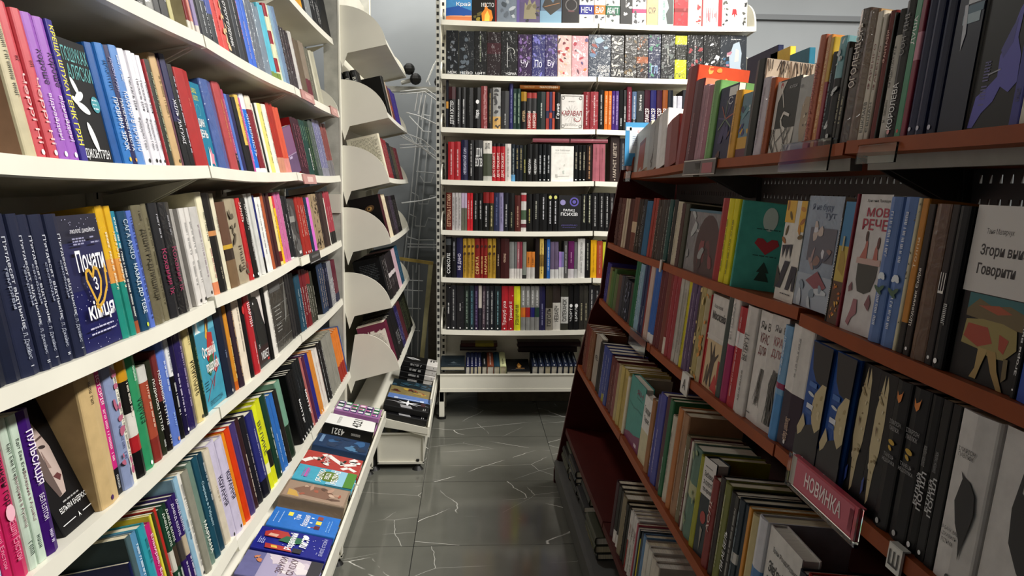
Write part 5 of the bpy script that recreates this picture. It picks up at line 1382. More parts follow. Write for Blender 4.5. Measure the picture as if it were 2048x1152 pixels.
class Face:
    """prints on the plane y = y0 of a book: x in 0..w measured from the book's left edge, z in 0..h"""
    def __init__(self, mb, w, h, y0, mat_):
        self.mb, self.w, self.h, self.y, self.k, self.mat = mb, w, h, y0, 0, mat_
        self.parts = []          # (part name, mesh builder): each text and the picture are parts of their own
    def part(self, name, new=False):
        if self.mb is not None: return self.mb
        if not new:
            for n, b in self.parts:
                if n == name: return b
        self.parts.append((name, MB())); return self.parts[-1][1]
    def _y(self):
        self.k += 1; return self.y - 0.0003 - 0.00009 * self.k
    def poly(self, pts, c):
        y = self._y(); self.part('cover_picture').face([((u - .5) * self.w, y, v * self.h) for u, v in pts], lin(c), self.mat)
    P = poly
    def R(self, u0, v0, u1, v1, c): self.poly([(u0, v0), (u1, v0), (u1, v1), (u0, v1)], c)
    def E(self, cu, cv, ru, rv, c, rot=0, n=18):
        a = R(rot); q = []
        for k in range(n):
            t = 2 * math.pi * k / n; x = ru * self.w * math.cos(t); z = rv * self.w * math.sin(t)
            q.append((cu + (x * math.cos(a) - z * math.sin(a)) / self.w, cv + (x * math.sin(a) + z * math.cos(a)) / self.h))
        self.poly(q, c)
    def ring(self, cu, cv, ru, wd, c, a0=0, a1=360):
        n = 20; pts = [(cu + ru * math.cos(R(a0 + (a1 - a0) * k / n)), cv + ru * self.w / self.h * math.sin(R(a0 + (a1 - a0) * k / n))) for k in range(n + 1)]
        self.L(pts, wd, c)
    def L(self, pts, wd, c):
        y = self._y(); W, H = self.w, self.h
        q = [Vector(((u - .5) * W, v * H)) for u, v in pts]
        for a, b in zip(q, q[1:]):
            d = b - a
            if d.length < 1e-6: continue
            n = Vector((-d.y, d.x)).normalized() * wd * W / 2
            self.part('cover_picture').face([(p.x, y, p.y) for p in (a - n, b - n, b + n, a + n)], lin(c), self.mat)
    def T(self, w, u0, v0, u1, v1, c, d='h'):
        w = w.replace('_', ' ')
        if w not in TEXTS: return
        vs, fs = TEXTS[w]; y = self._y()
        if d == 'h': f = lambda a, b: (u0 + (u1 - u0) * a, v0 + (v1 - v0) * b)
        elif d == 'd': f = lambda a, b: (u0 + (u1 - u0) * b, v1 - (v1 - v0) * a)
        else: f = lambda a, b: (u1 - (u1 - u0) * b, v0 + (v1 - v0) * a)
        out = []
        for a, b in vs:
            u, v = f(a, b); out.append(((u - .5) * self.w, y, v * self.h))
        self.part('title_lettering', True).faces(out, fs, lin(c), self.mat)
    def marks(self, u0, v0, u1, v1, c, rnd, d='d'):
        """lettering too small to read: rows of short strokes"""
        y = self._y(); W, H = self.w, self.h; mb = self.part('small_lettering', True)
        ln = abs(v1 - v0) * H; th = abs(u1 - u0) * W; adv = th * 0.72; p = 0.0; cl = lin(c); k = 0; word = rnd.randint(4, 9)
        while p + adv < ln:
            if k >= word: p += adv * 0.7; k = 0; word = rnd.randint(3, 9); continue
            k += 1; s = th * 0.17; g = adv * 0.74
            q = [(0, 0, s, th)]
            t = rnd.random()
            if t < .7: q.append((g - s, 0, g, th))
            if t < .25: q.append((0, th - s, g, th))
            elif t < .45: q.append((0, th * .42, g, th * .42 + s))
            elif t < .6: q.append((0, 0, g, s))
            elif t > .85: q.append((0, th - s, g, th))
            for a0, b0, a1, b1 in q:
                if d == 'h': pts = [(u0 * W + p + a0, v0 * H + b0), (u0 * W + p + a1, v0 * H + b0), (u0 * W + p + a1, v0 * H + b1), (u0 * W + p + a0, v0 * H + b1)]
                else: pts = [(u0 * W + b, v1 * H - p - a) for a, b in ((a0, b0), (a1, b0), (a1, b1), (a0, b1))][::-1]
                mb.face([(x - .5 * W, y, z) for x, z in pts], cl, self.mat)
            p += adv
    def lines(self, u0, v0, u1, v1, n, c):
        rnd = random.Random(n)
        for i in range(n):
            v = v1 - (v1 - v0) * i / max(n - 1, 1)
            self.hm(u0, v, u1 - rnd.random() * .12, .011, c, rnd)
    def hm(self, u0, v, u1, hv, c, rnd):
        y = self._y(); W, H = self.w, self.h; x = u0; cl = lin(c); mb = self.part('small_lettering')
        while x < u1:
            wd = rnd.uniform(.03, .1)
            e = min(x + wd, u1)
            mb.face([((x - .5) * W, y, v * H), ((e - .5) * W, y, v * H), ((e - .5) * W, y, (v + hv) * H), ((x - .5) * W, y, (v + hv) * H)], cl, self.mat); x = e + .018
    def blobs(self, n, u0, v0, u1, v1, size, cols, seed=1):
        rnd = random.Random(seed)
        for i in range(n):
            cu, cv = rnd.uniform(u0, u1), rnd.uniform(v0, v1); s = size * rnd.uniform(.5, 1.2); q = []
            a0 = rnd.random() * 6; ex = rnd.uniform(.5, 1.6)
            for k in range(9):
                t = 2 * math.pi * k / 9; rr = s * rnd.uniform(.6, 1.15)
                x = rr * math.cos(t) * ex; z = rr * math.sin(t) / ex
                q.append((min(max(cu + x * math.cos(a0) - z * math.sin(a0), 0.01), .99), min(max(cv + (x * math.sin(a0) + z * math.cos(a0)) * self.w / self.h, 0.01), .99)))
            self.poly(q, cols[i % len(cols)])

ART = {}
def art(*texts):
    def deco(f):
        ART[f.__name__] = f
        EXTRA_TEXT.update(texts)
        return f
    return deco
@art('В ПОШУКАХ', 'АЛЯСКИ', 'ДЖОН ГРІН')
def alaska(D):
    D.T('В ПОШУКАХ', .02, .82, .96, .94, '#5fa8a8'); D.T('АЛЯСКИ', .2, .68, .98, .8, '#5fa8a8')
    for cu, cv, ru, rv, ro in ((.3, .62, .06, .16, 30), (.36, .54, .16, .07, 25), (.42, .45, .2, .07, -20), (.5, .22, .08, .26, 20), (.22, .5, .05, .12, 60)): D.E(cu, cv, ru, rv, '#eef0f2', ro)
    D.E(.86, .5, .14, .14, '#3f97a4'); D.lines(.76, .46, .96, .53, 3, '#e0f0f0'); D.T('ДЖОН ГРІН', .08, .03, .9, .12, '#f0f2f4')
@art('ДЕВІД', 'НІКОЛЛС', 'ОДИН', 'ДЕНЬ')
def oneday(D):
    D.T('ДЕВІД', .25, .87, .62, .93, '#d8d860'); D.T('НІКОЛЛС', .25, .79, .66, .85, '#d8d860'); D.ring(.45, .68, .16, .015, '#6fc0cc', -90, 200)
    D.T('ОДИН', .05, .47, .7, .58, '#f4f4f4'); D.T('ДЕНЬ', .05, .34, .78, .45, '#f4f4f4')
    D.P([(.45, .05), (.55, .12), (.5, .2), (.62, .19), (.7, .26), (.76, .18), (.9, .17), (.82, .1), (.84, .02), (.7, .06)], '#e88a9c'); D.P([(.38, .02), (.5, .16), (.56, .26), (.6, .16), (.52, .02)], '#f0ece8')
@art()
def violet(D):
    D.marks(.15, .1, .45, .9, '#b8a8c8', random.Random(4)); D.R(.02, .4, .98, .42, '#a088a8'); D.R(.02, .42, .98, .98, '#7c4f78')
@art('МОЛЛІ ДЖЕЙМС', 'Почати', 'з', 'кінця')
def ending(D):
    D.R(0, .45, 1, 1, '#191c4a'); D.R(0, .8, 1, 1, '#15172f'); rnd = random.Random(3)
    for i in range(60):
        v = rnd.choice([rnd.uniform(0, .25), rnd.uniform(.86, 1), rnd.uniform(.3, .5)]); D.E(rnd.uniform(.03, .97), v if v < .98 else .97, .007, .007, '#c8c8e8', n=6)
    D.T('МОЛЛІ ДЖЕЙМС', .18, .86, .8, .9, '#e8e8f0'); D.lines(.18, .78, .5, .82, 3, '#9898b8'); D.lines(.62, .78, .85, .82, 2, '#9898b8')
    D.T('Почати', .16, .58, .86, .74, '#f6f6fa'); D.T('кінця', .18, .2, .86, .36, '#f6f6fa')
    D.L([(.5, .26), (.38, .42), (.3, .52), (.32, .58), (.4, .59), (.47, .53), (.54, .6), (.63, .58), (.66, .5), (.58, .4), (.4, .32), (.45, .3), (.62, .34), (.78, .44), (.82, .56)], .045, '#d8a838')
    D.P([(.78, .55), (.83, .62), (.87, .54)], '#d8a838'); D.T('з', .46, .43, .56, .53, '#f6f6fa'); D.lines(.12, .12, .85, .16, 2, '#c8c8e0')
@art()
def smoke(D):
    D.blobs(10, .1, .1, .9, .95, .22, ['#585858', '#383838', '#6c6c6a', '#2c2c2c'], 5); D.R(.15, .6, .7, .7, '#8c8c88'); D.R(.6, .05, .85, .1, '#d0d0d0')
@art('ПУЛЬС', "ВІЛЬЯМ ЕНДРЮС")
def pulse(D):
    D.P([(.22, .88), (.5, .8), (.62, .6), (.6, .4), (.48, .26), (.3, .25), (.2, .4)], '#b8a49c'); D.P([(.22, .88), (.36, .85), (.38, .26), (.3, .25), (.2, .4)], '#5c4c48')
    D.E(.46, .62, .08, .025, '#2c2020', -10); D.P([(.38, .4), (.5, .41), (.56, .38), (.48, .35)], '#5c2c2c'); D.L([(.4, .68), (.56, .69)], .03, '#4c3834'); D.P([(.4, .6), (.44, .46), (.36, .47)], '#8c746c')
    D.L([(.93, .95), (.93, .07), (.6, .07)], .012, '#e8e8e8'); D.L([(.4, .07), (.07, .07)], .012, '#e8e8e8'); D.T("ВІЛЬЯМ ЕНДРЮС", .15, .14, .85, .185, '#f0f0f0'); D.lines(.3, .2, .75, .205, 1, '#a0a0a0'); D.P([(.47, .05), (.5, .09), (.53, .05), (.5, .065)], '#e8e8e8')
@art('Останній', 'подарунок', 'ЕМІЛІ СТОУН')
def lastbaby(D):
    D.R(0, .78, 1, 1, '#5aa8c0'); D.R(0, .6, 1, .78, '#3a88a4'); D.P([(.1, .82), (.14, .97), (.2, .97), (.22, .82), (.34, .79), (.05, .79)], '#e8f4f4')
    D.P([(.5, .74), (.64, .74), (.74, .86), (.7, .98), (.6, .9)], '#503428'); D.P([(.48, .72), (.62, .86), (.64, .72), (.6, .66)], '#d0a038'); D.P([(.4, .5), (.6, .76), (.82, .74), (.8, .55), (.66, .42), (.5, .44)], '#b02a28'); D.P([(.34, .36), (.5, .5), (.7, .56), (.66, .4), (.44, .32)], '#2c6038'); D.P([(.62, .36), (.78, .44), (.84, .5), (.86, .4), (.7, .32)], '#b02a28')
    D.T('Останній', .22, .52, .86, .64, '#f4f4f0'); D.T('подарунок', .3, .34, .92, .45, '#f4f4f0'); D.L([(.1, .1), (.4, .24), (.9, .38)], .012, '#a83038'); D.L([(.4, .3), (.5, .2), (.62, .3), (.44, .18)], .012, '#a83038'); D.lines(.1, .2, .3, .28, 4, '#1c5064'); D.T('ЕМІЛІ СТОУН', .2, .04, .82, .09, '#1c4c60')
@art('МІКЕТ')
def bird(D):
    D.P([(.25, .98), (.98, .98), (.98, .5), (.86, .6), (.7, .86), (.5, .9), (.3, .86)], '#d8d0cc'); D.P([(.1, .8), (.3, .92), (.6, .9), (.66, .78), (.6, .66), (.8, .6), (.92, .4), (.9, .2), (.3, .2), (.2, .5), (.28, .7)], '#161616'); D.E(.3, .83, .03, .03, '#e0e0e0')
    D.blobs(5, .3, .25, .85, .6, .06, ['#1c302c', '#203834'], 6); D.R(.05, .05, .95, .26, '#2a1416'); D.T('МІКЕТ', .3, .09, .92, .19, '#f0f0f0'); D.marks(.2, .2, .3, .3, '#b0b0b0', random.Random(4)); D.E(.8, .06, .08, .03, '#c02c2c')
@art()
def wrapped(D):
    D.R(.1, .75, .7, .95, '#585858'); D.lines(.2, .4, .6, .55, 4, '#9c9c98'); D.lines(.2, .24, .5, .32, 3, '#9c9c98')
    for k in range(5): D.L([(.7, .3), (.95, .5 + .1 * k)], .012, '#8c8c88')
    for k in range(4): D.L([(.02, .12 + .22 * k), (.98, .14 + .22 * k)], .008, '#6c6c68')
@art('Край')
def sky(D): D.R(0, .0, 1, .1, '#d07848'); D.P([(0, .1), (.4, .16), (.7, .12), (1, .2), (1, .1)], '#e8a070'); D.P([(0, .3), (.5, .36), (1, .25), (1, .14), (0, .12)], '#1c50a0'); D.T('Край', .4, .34, .95, .46, '#f4f4f4')
@art('МІСТО')
def flame(D): D.blobs(5, .05, .02, .4, .2, .1, ['#5c5424', '#8c7c28'], 3); D.P([(.45, .02), (.42, .2), (.55, .3), (.6, .45), (.7, .32), (.85, .28), (.92, .1), (.85, .02)], '#e08420'); D.P([(.55, .02), (.56, .16), (.68, .28), (.78, .14), (.76, .02)], '#f8c850'); D.T('МІСТО', .42, .36, .96, .46, '#f0f0f0')
@art()
def wolf(D): D.blobs(10, .2, .1, .85, .9, .2, ['#98a0a8', '#58606a', '#3c444c', '#b4bac0'], 8)
@art()
def castle(D): D.R(0, 0, 1, .5, '#54486c'); D.P([(.3, .1), (.35, .5), (.45, .42), (.55, .62), (.65, .45), (.8, .55), (.85, .1)], '#8c8468'); D.blobs(6, .3, .05, .95, .4, .1, ['#2c2830', '#6c6448'], 2); D.R(0, 0, .12, 1, '#5c4c8c')
@art()
def harbour(D): D.R(0, 0, 1, .3, '#7aa0b8'); D.P([(.1, .4), (.3, .7), (.6, .5), (.98, .9), (.98, .4), (.5, .2)], '#2c241c'); D.L([(.2, .4), (.9, .5)], .03, '#a06c3c')
@art()
def ring(D): D.ring(.55, .45, .32, .05, '#6a6664'); D.E(.55, .3, .2, .05, '#5c2c2c')
@art()
def mint(D): D.P([(.6, .05), (.5, .3), (.7, .45), (.55, .7), (.98, .8), (.98, .05)], '#1c2422'); D.marks(.3, .1, .45, .6, '#5c8478', random.Random(2))
@art()
def skull(D): D.blobs(7, .6, .05, .95, .5, .14, ['#a81c24', '#c02c30', '#e8d8c8'], 4); D.R(.9, 0, 1, 1, '#8c1018')
@art()
def drips(D):
    rnd = random.Random(5)
    for k in range(12): x = rnd.uniform(.1, .75); D.R(x, rnd.uniform(.1, .25), x + .03, rnd.uniform(.3, .5), rnd.choice(['#c83040', '#d87078']))
    D.R(.8, 0, 1, 1, '#a81820')
@art()
def lady(D): D.blobs(8, .02, .05, .2, .6, .06, ['#20201e', '#505048'], 2); D.blobs(8, .8, .05, .98, .6, .06, ['#20201e', '#505048'], 3); D.P([(.38, .28), (.42, .44), (.56, .44), (.6, .28), (.52, .32), (.5, .2), (.47, .32)], '#a81420')
@art('ЧОРНА')
def eclipse(D): D.ring(.6, .55, .22, .03, '#d8d8d0', -40, 220); D.R(.38, .2, .42, .75, '#b0b0b0'); D.T('ЧОРНА', .3, .03, .95, .09, '#e8e8e8')
@art()
def petals(D): D.blobs(16, .1, .05, .9, .95, .13, ['#a82028', '#ece0d8', '#702030', '#e8b090', '#c04048', '#48303c'], 11)
@art()
def petals2(D): D.blobs(14, .1, .05, .9, .9, .14, ['#e8d8d0', '#4c3c70', '#c8701c', '#a83040', '#f0e8e0', '#603848'], 12)
@art('КНЯЗІ', 'СУДНОГО', 'ДНЯ')
def knight(D): D.blobs(9, .2, .3, .9, .95, .16, ['#5c7898', '#90a8b8', '#28304c', '#8c4038'], 13); D.T('КНЯЗІ', .45, .19, .95, .27, '#f0ece8'); D.T('СУДНОГО', .4, .1, .97, .18, '#f0ece8'); D.T('ДНЯ', .5, .01, .92, .09, '#f0ece8')
@art()
def silverlady(D): D.P([(.4, .1), (.35, .5), (.5, .8), (.72, .86), (.82, .6), (.78, .3), (.9, .1)], '#9aa8b4'); D.P([(.55, .4), (.6, .7), (.72, .66), (.7, .42)], '#c8b8b0'); D.blobs(5, .1, .3, .4, .6, .08, ['#2c5878', '#a06878', '#d0b8b8'], 3); D.lines(.4, .88, .8, .9, 1, '#c8c8c8')
@art('КАРАВАЛ')
def caraval(D):
    for k in range(16): D.L([(.5 + .1 * math.cos(k * .39), .45 + .08 * math.sin(k * .39)), (.5 + .36 * math.cos(k * .39), .45 + .25 * math.sin(k * .39))], .012, '#a09c98')
    D.L([(.05, .04), (.95, .04), (.95, .96), (.05, .96), (.05, .04)], .02, '#88847e')
    for u in (.12, .88):
        for v in (.1, .9): D.ring(u, v, .06, .02, '#5c5854')
    D.T('КАРАВАЛ', .06, .4, .94, .54, '#8c1c28'); D.ring(.75, .33, .14, .025, '#9c2830', -180, 20); D.lines(.2, .12, .8, .16, 2, '#88847e'); D.lines(.35, .78, .65, .8, 1, '#88847e')
@art('Ше Бейзенк')
def whitecover(D): D.T('Ше Бейзенк', .2, .86, .85, .91, '#a8a8a4'); D.lines(.18, .76, .85, .8, 1, '#b8b8b2'); D.blobs(4, .3, .2, .7, .5, .05, ['#c8c6be', '#b8c0b8'], 3); D.marks(.2, .08, .3, .2, '#b0aea8', random.Random(3)); D.L([(.2, .14), (.8, .16)], .02, '#c0beb8')
@art('ПАЛАЦ', 'ПСИХІВ', 'ДЖЕЙМС')
def palace(D): D.E(.2, .8, .12, .12, '#8c84b8'); D.ring(.7, .82, .17, .06, '#5a50a8'); D.E(.7, .82, .08, .08, '#5a50a8'); D.T('ПАЛАЦ', .22, .54, .72, .62, '#f0f0f4'); D.T('ПСИХІВ', .12, .43, .86, .52, '#f0f0f4'); D.T('ДЖЕЙМС', .14, .14, .86, .2, '#4c4680'); D.marks(.2, .05, .8, .1, '#4c4680', random.Random(2)); D.lines(.2, .06, .8, .1, 1, '#4c4680')
@art()
def ushape(D): D.P([(.3, .02), (.34, .7), (.74, .72), (.72, .02), (.55, .02), (.56, .1), (.48, .1)], '#8a3c18'); D.R(.36, .62, .72, .7, '#642410')
@art()
def greycover(D): D.blobs(3, .3, .1, .5, .3, .08, ['#4c4440'], 3)
@art()
def plain(D): pass
@art()
def none(D): D.R(.0, .9, 1, .96, '#a03024')
@art()
def palm(D):
    for k in range(7): D.L([(.5, .55), (.5 + .4 * math.cos(k * .7 - .5), .55 + .25 * math.sin(k * .7 - .5))], .03, ['#6c7c60', '#a0503c', '#44406c'][k % 3])
    D.T('С', .55, .74, .8, .84, '#d0d0d8'); D.blobs(4, .2, .05, .8, .35, .14, ['#502820', '#30285c'], 2); D.R(.55, .85, 1, .97, '#e0e0dc')
EXTRA_TEXT.add('С')
@art()
def abstract(D): D.R(0, 0, 1, .28, '#5c1c34'); D.R(0, .14, 1, .32, '#c89830'); D.blobs(9, .1, .3, .9, .95, .2, ['#2c2f6c', '#d0a030', '#5c8c98', '#c8d0d0', '#4c8088', '#2a2a50'], 7)
@art('ЮЛІЯ')
def hook(D): D.R(0, 0, 1, .34, '#c8c4bc'); D.R(0, .34, .12, 1, '#c8c4c0'); D.P([(.12, .98), (.12, .7), (.4, .98)], '#c8c0b8'); D.E(.2, .93, .05, .05, '#b02828'); D.L([(.2, .93), (.42, .62)], .03, '#d8d4cc'); D.L([(.7, .5), (.45, .55), (.36, .46), (.44, .36), (.66, .3)], .05, '#d8d4cc'); D.T('ЮЛІЯ', .55, .86, .85, .9, '#b0b0b0')
_hook = ART['hook']
def hook2(D):
    _hook(D); rnd = random.Random(4)
    for k in range(12):
        x = rnd.uniform(.05, .9); D.L([(x, .02), (x + rnd.uniform(-.2, .2), .15), (x + rnd.uniform(-.3, .3), .34)], .018, '#282420')
ART['hook'] = hook2
@art()
def greyface(D): D.P([(.55, .1), (.4, .3), (.42, .6), (.6, .72), (.9, .7), (.95, .3), (.8, .12)], '#a08c74'); D.blobs(8, .5, .3, .95, .7, .08, ['#6c5c48', '#c8b8a0', '#50443c'], 9); D.T('ЮЛІЯ', .1, .86, .3, .9, '#505050')
@art()
def navyface(D): D.R(.4, .78, .98, .9, '#c8ccd4'); D.R(.3, .66, .9, .72, '#9ab0bc'); D.R(.3, .72, .98, .77, '#2c5870'); D.marks(.5, .8, .9, .88, '#606878', random.Random(3)); D.P([(.3, .78), (.4, .5), (.5, .6), (.42, .78)], '#b8bcc8')
@art()
def violetlady(D): D.P([(.05, .02), (.12, .2), (.3, .24), (.5, .3), (.48, .42), (.6, .5), (.72, .66), (.8, .7), (.78, .5), (.9, .4), (.92, .25), (.78, .2), (.6, .24), (.5, .16), (.3, .1), (.16, .02)], '#4c48b0'); D.P([(.48, .45), (.62, .56), (.72, .62), (.7, .48), (.55, .4)], '#34308c'); D.marks(.2, .1, .32, .4, '#54508c', random.Random(5)); D.L([(.3, .32), (.55, .34)], .02, '#a0a0b0')
@art('Сімох життів')
def grapes(D): D.T('Сімох життів', .2, .64, .95, .71, '#d8d8d8'); D.E(.68, .36, .36, .36, '#3a1c1e'); D.blobs(9, .45, .2, .9, .5, .07, ['#5c2428', '#2c1416', '#7c3438'], 5); D.blobs(4, .05, .05, .6, .95, .1, ['#a4a8a8', '#8c9090'], 8); D.R(.0, .96, 1, 1, '#2c5c70')
@art('УЯВИ')
def leafy(D):
    D.R(0, .78, .5, 1, '#d8a830'); D.R(.72, .7, 1, 1, '#d8a830')
    for k in range(8): D.E([.1, .3, .85, .9, .2, .8, .12, .9][k], [.95, .85, .92, .8, .7, .72, .6, .65][k], .05, .12, ['#a06020', '#5c4818', '#c08020'][k % 3], 40 * k)
    D.P([(.1, .55), (.6, .57), (.58, .42), (.45, .55), (.35, .42), (.28, .55), (.16, .42)], '#15172c'); D.P([(.05, .12), (.35, .4), (.6, .4), (.3, .12)], '#15172c'); D.P([(.55, .12), (.72, .36), (.98, .36), (.98, .12), (.86, .12), (.84, .24), (.72, .12)], '#15172c'); D.lines(.35, .04, .85, .07, 1, '#505050'); D.P([(0, .1), (.25, .2), (.1, .3), (0, .35)], '#26241c')
@art('Я не буду', 'тут')
def snowcity(D): D.R(0, 0, 1, .3, '#a0aab8'); D.T('Я не буду', .15, .86, .75, .93, '#3c4c6c'); D.T('тут', .55, .79, .85, .85, '#3c4c6c'); D.R(.2, .42, .95, .72, '#5c5c68'); D.blobs(10, .2, .35, .95, .7, .1, ['#a08888', '#c0b0a8', '#44485c', '#d0d0d8', '#8c6c64'], 4); D.P([(.3, .24), (.6, .34), (.9, .22), (.7, .16)], '#8c4a54'); D.blobs(6, .1, .02, .9, .2, .12, ['#c0c8d0', '#8090a0'], 6)
@art()
def field(D): D.R(0, .62, 1, 1, '#2c78a8'); D.R(0, .35, 1, .64, '#c0a848'); D.R(0, 0, 1, .35, '#503018'); D.P([(.2, .45), (.3, .66), (.6, .6), (.85, .52), (.8, .4)], '#a88a30'); D.blobs(16, .05, .02, .95, .32, .1, ['#d88828', '#b85c18', '#e8b048'], 4); D.R(.4, .6, .55, .72, '#b8b088')
@art('Христина Лукащук', 'МОВ', 'РЕЧЕ')
def language(D):
    D.T('Христина Лукащук', .25, .94, .95, .965, '#404040'); D.T('МОВ', .3, .84, .97, .905, '#a82440'); D.T('РЕЧЕ', .22, .745, .98, .825, '#a82440')
    D.P([(.28, .5), (.3, .38), (.4, .3), (.62, .29), (.8, .32), (.9, .42), (.9, .5)], '#3a3c38'); D.R(.22, .5, .95, .545, '#c8a8a0'); D.P([(.3, .54), (.42, .62), (.44, .68), (.5, .66), (.52, .54)], '#b8685c'); D.P([(.72, .54), (.74, .62), (.8, .66), (.86, .54)], '#b8685c'); D.E(.44, .7, .04, .09, '#4c3028'); D.E(.82, .66, .04, .1, '#5c2c28')
    D.P([(.2, .06), (.3, .16), (.34, .24), (.46, .24), (.5, .14), (.36, .1), (.3, .04)], '#a06870'); D.P([(.12, .32), (.2, .36), (.24, .3), (.14, .28)], '#805058'); D.P([(.7, .22), (.8, .3), (.88, .24), (.84, .18)], '#805058')
@art('Таня Малярчук', 'Згори вниз', 'Говорити')
def above(D):
    D.R(0, .5, 1, 1, '#d4d0ce'); D.T('Таня Малярчук', .2, .83, .6, .87, '#505050'); D.T('Згори вниз', .16, .7, .84, .78, '#202022'); D.T('Говорити', .16, .59, .72, .67, '#202022')
    D.R(.14, .36, .98, .495, '#1c6a70'); D.P([(.14, .4), (.3, .47), (.5, .44), (.75, .46), (.98, .43), (.98, .34), (.14, .36)], '#6c5c38'); D.P([(.3, .43), (.6, .45), (.8, .42), (.6, .4)], '#a84c28'); D.P([(.14, .2), (.16, .34), (.4, .36), (.7, .36), (.9, .34), (.94, .24), (.8, .17), (.6, .16), (.4, .19)], '#98884c'); D.P([(.16, .24), (.2, .32), (.5, .32), (.6, .24), (.4, .2)], '#a83c20'); D.P([(.68, .3), (.82, .28), (.78, .2), (.7, .22)], '#a83c20')
    D.P([(.42, .2), (.56, .2), (.5, .1), (.46, .02), (.36, .02), (.42, .08)], '#b09458'); D.P([(.54, .2), (.68, .2), (.74, .1), (.86, .0), (.78, .0), (.66, .08)], '#a8884c'); D.P([(.8, .18), (.86, .18), (.88, .08), (.82, .05)], '#6c5c34')
@art('Московія', 'Едуард')
def muscovy(D): D.R(0, .55, 1, .57, '#d0ccc6'); D.R(0, 0, 1, .52, '#c8b088'); D.R(0, 0, .1, .5, '#b02424'); D.T('Едуард', .2, .86, .7, .9, '#606060'); D.T('Московія', .16, .74, .95, .83, '#282828'); D.P([(.3, .05), (.42, .3), (.3, .48), (.34, .5), (.48, .36), (.56, .5), (.66, .36), (.84, .42), (.86, .4), (.66, .3), (.6, .1), (.7, .02), (.55, .04), (.48, .18), (.4, .02)], '#3c2c20'); D.P([(.18, .02), (.24, .22), (.32, .26), (.34, .1)], '#5c4c30'); D.P([(.6, .02), (.7, .12), (.8, .2), (.98, .05), (.98, .0)], '#b82a24'); D.R(.88, .1, .98, .35, '#a82020')
@art('Ян В', 'КРАС', 'ДЛЯ')
def kras(D):
    D.T('Ян В', .2, .84, .95, .91, '#303030'); D.T('КРАС', .3, .72, .98, .81, '#702024'); D.T('ДЛЯ', .28, .6, .85, .69, '#702024'); rnd = random.Random(3)
    for k in range(14): x = .6 + rnd.random() * .3; D.L([(x + .1, .5), (x, .4), (x + rnd.uniform(-.2, .1), .25), (x + rnd.uniform(-.3, .1), .15 + .05 * rnd.random())], .025, rnd.choice(['#34302e', '#6c6864', '#48443f']))
    D.lines(.1, .05, .4, .06, 1, '#404040')
@art()
def kras2(D):
    D.T('Ян В', .3, .86, .95, .92, '#707070'); D.T('КРАС', .35, .74, 1, .82, '#98585c'); D.T('ДЛЯ', .3, .63, .9, .71, '#98585c'); rnd = random.Random(6)
    for k in range(22): x = .35 + rnd.random() * .4; D.L([(x + .1, .55 - .1 * rnd.random()), (x, .4), (x + rnd.uniform(-.15, .15), .22), (x + rnd.uniform(-.15, .2), .06)], .035, rnd.choice(['#34302e', '#6c6864', '#50504c']))
@art()
def bigshell(D): D.P([(.42, .06), (.3, .3), (.16, .45), (.16, .72), (.3, .9), (.36, .98), (.44, .82), (.5, .98), (.62, .9), (.7, .66), (.68, .45), (.56, .3), (.52, .1)], '#c8b890'); D.blobs(14, .24, .2, .62, .85, .07, ['#b0a078', '#8c7850', '#d8ccac', '#a08c60'], 6); D.P([(.1, .2), (.2, .24), (.22, .14), (.12, .1)], '#1c3c90'); D.P([(.34, .62), (.42, .6), (.4, .54)], '#6c4c34')
@art('Я БАЧУ')
def crow(D): D.P([(.36, .98), (.34, .7), (.5, .66), (.75, .62), (1, .66), (1, .1), (.75, .18), (.45, .3), (.3, .42), (.26, .6)], '#1a1a1c'); D.E(.72, .5, .05, .05, '#d8d8d8'); D.T('Я БАЧУ', .12, .05, .5, .12, '#404040'); D.lines(.12, .01, .5, .03, 1, '#404040')
@art('ЯН')
def jade(D): D.P([(0, 0), (1, 0), (1, .26), (.6, .18), (.3, .16), (0, .1)], '#702050'); D.T('ЯН', .5, .8, .9, .88, '#7c2c50'); D.lines(.5, .74, .9, .75, 1, '#2c6860'); D.L([(.1, .6), (.4, .56), (.7, .6), (.95, .58)], .015, '#2c7068'); D.R(.7, .05, .85, .1, '#d8c8d0')
@art('Забавки', 'з плоті', 'та крові')
def zabavky(D): D.R(0, .62, 1, 1, '#d4d0cc'); D.lines(.15, .9, .75, .91, 1, '#606060'); D.T('Забавки', .15, .81, .9, .87, '#242424'); D.T('з плоті', .15, .73, .85, .79, '#242424'); D.T('та крові', .15, .65, .9, .71, '#242424'); D.E(.5, .4, .22, .24, '#a02c24'); D.P([(.4, .3), (.5, .05), (.6, .28)], '#8c8478')
@art('Ірен Роздобудько', "Зів'ялі квіти", 'викидають')
def wilted(D): D.R(0, .0, 1, .42, '#182838'); D.R(0, .0, .3, .42, '#5080b8'); D.T('Ірен Роздобудько', .2, .82, .95, .87, '#505050'); D.T("Зів'ялі квіти", .14, .66, 1.0, .75, '#202020'); D.T('викидають', .14, .53, .95, .62, '#202020')

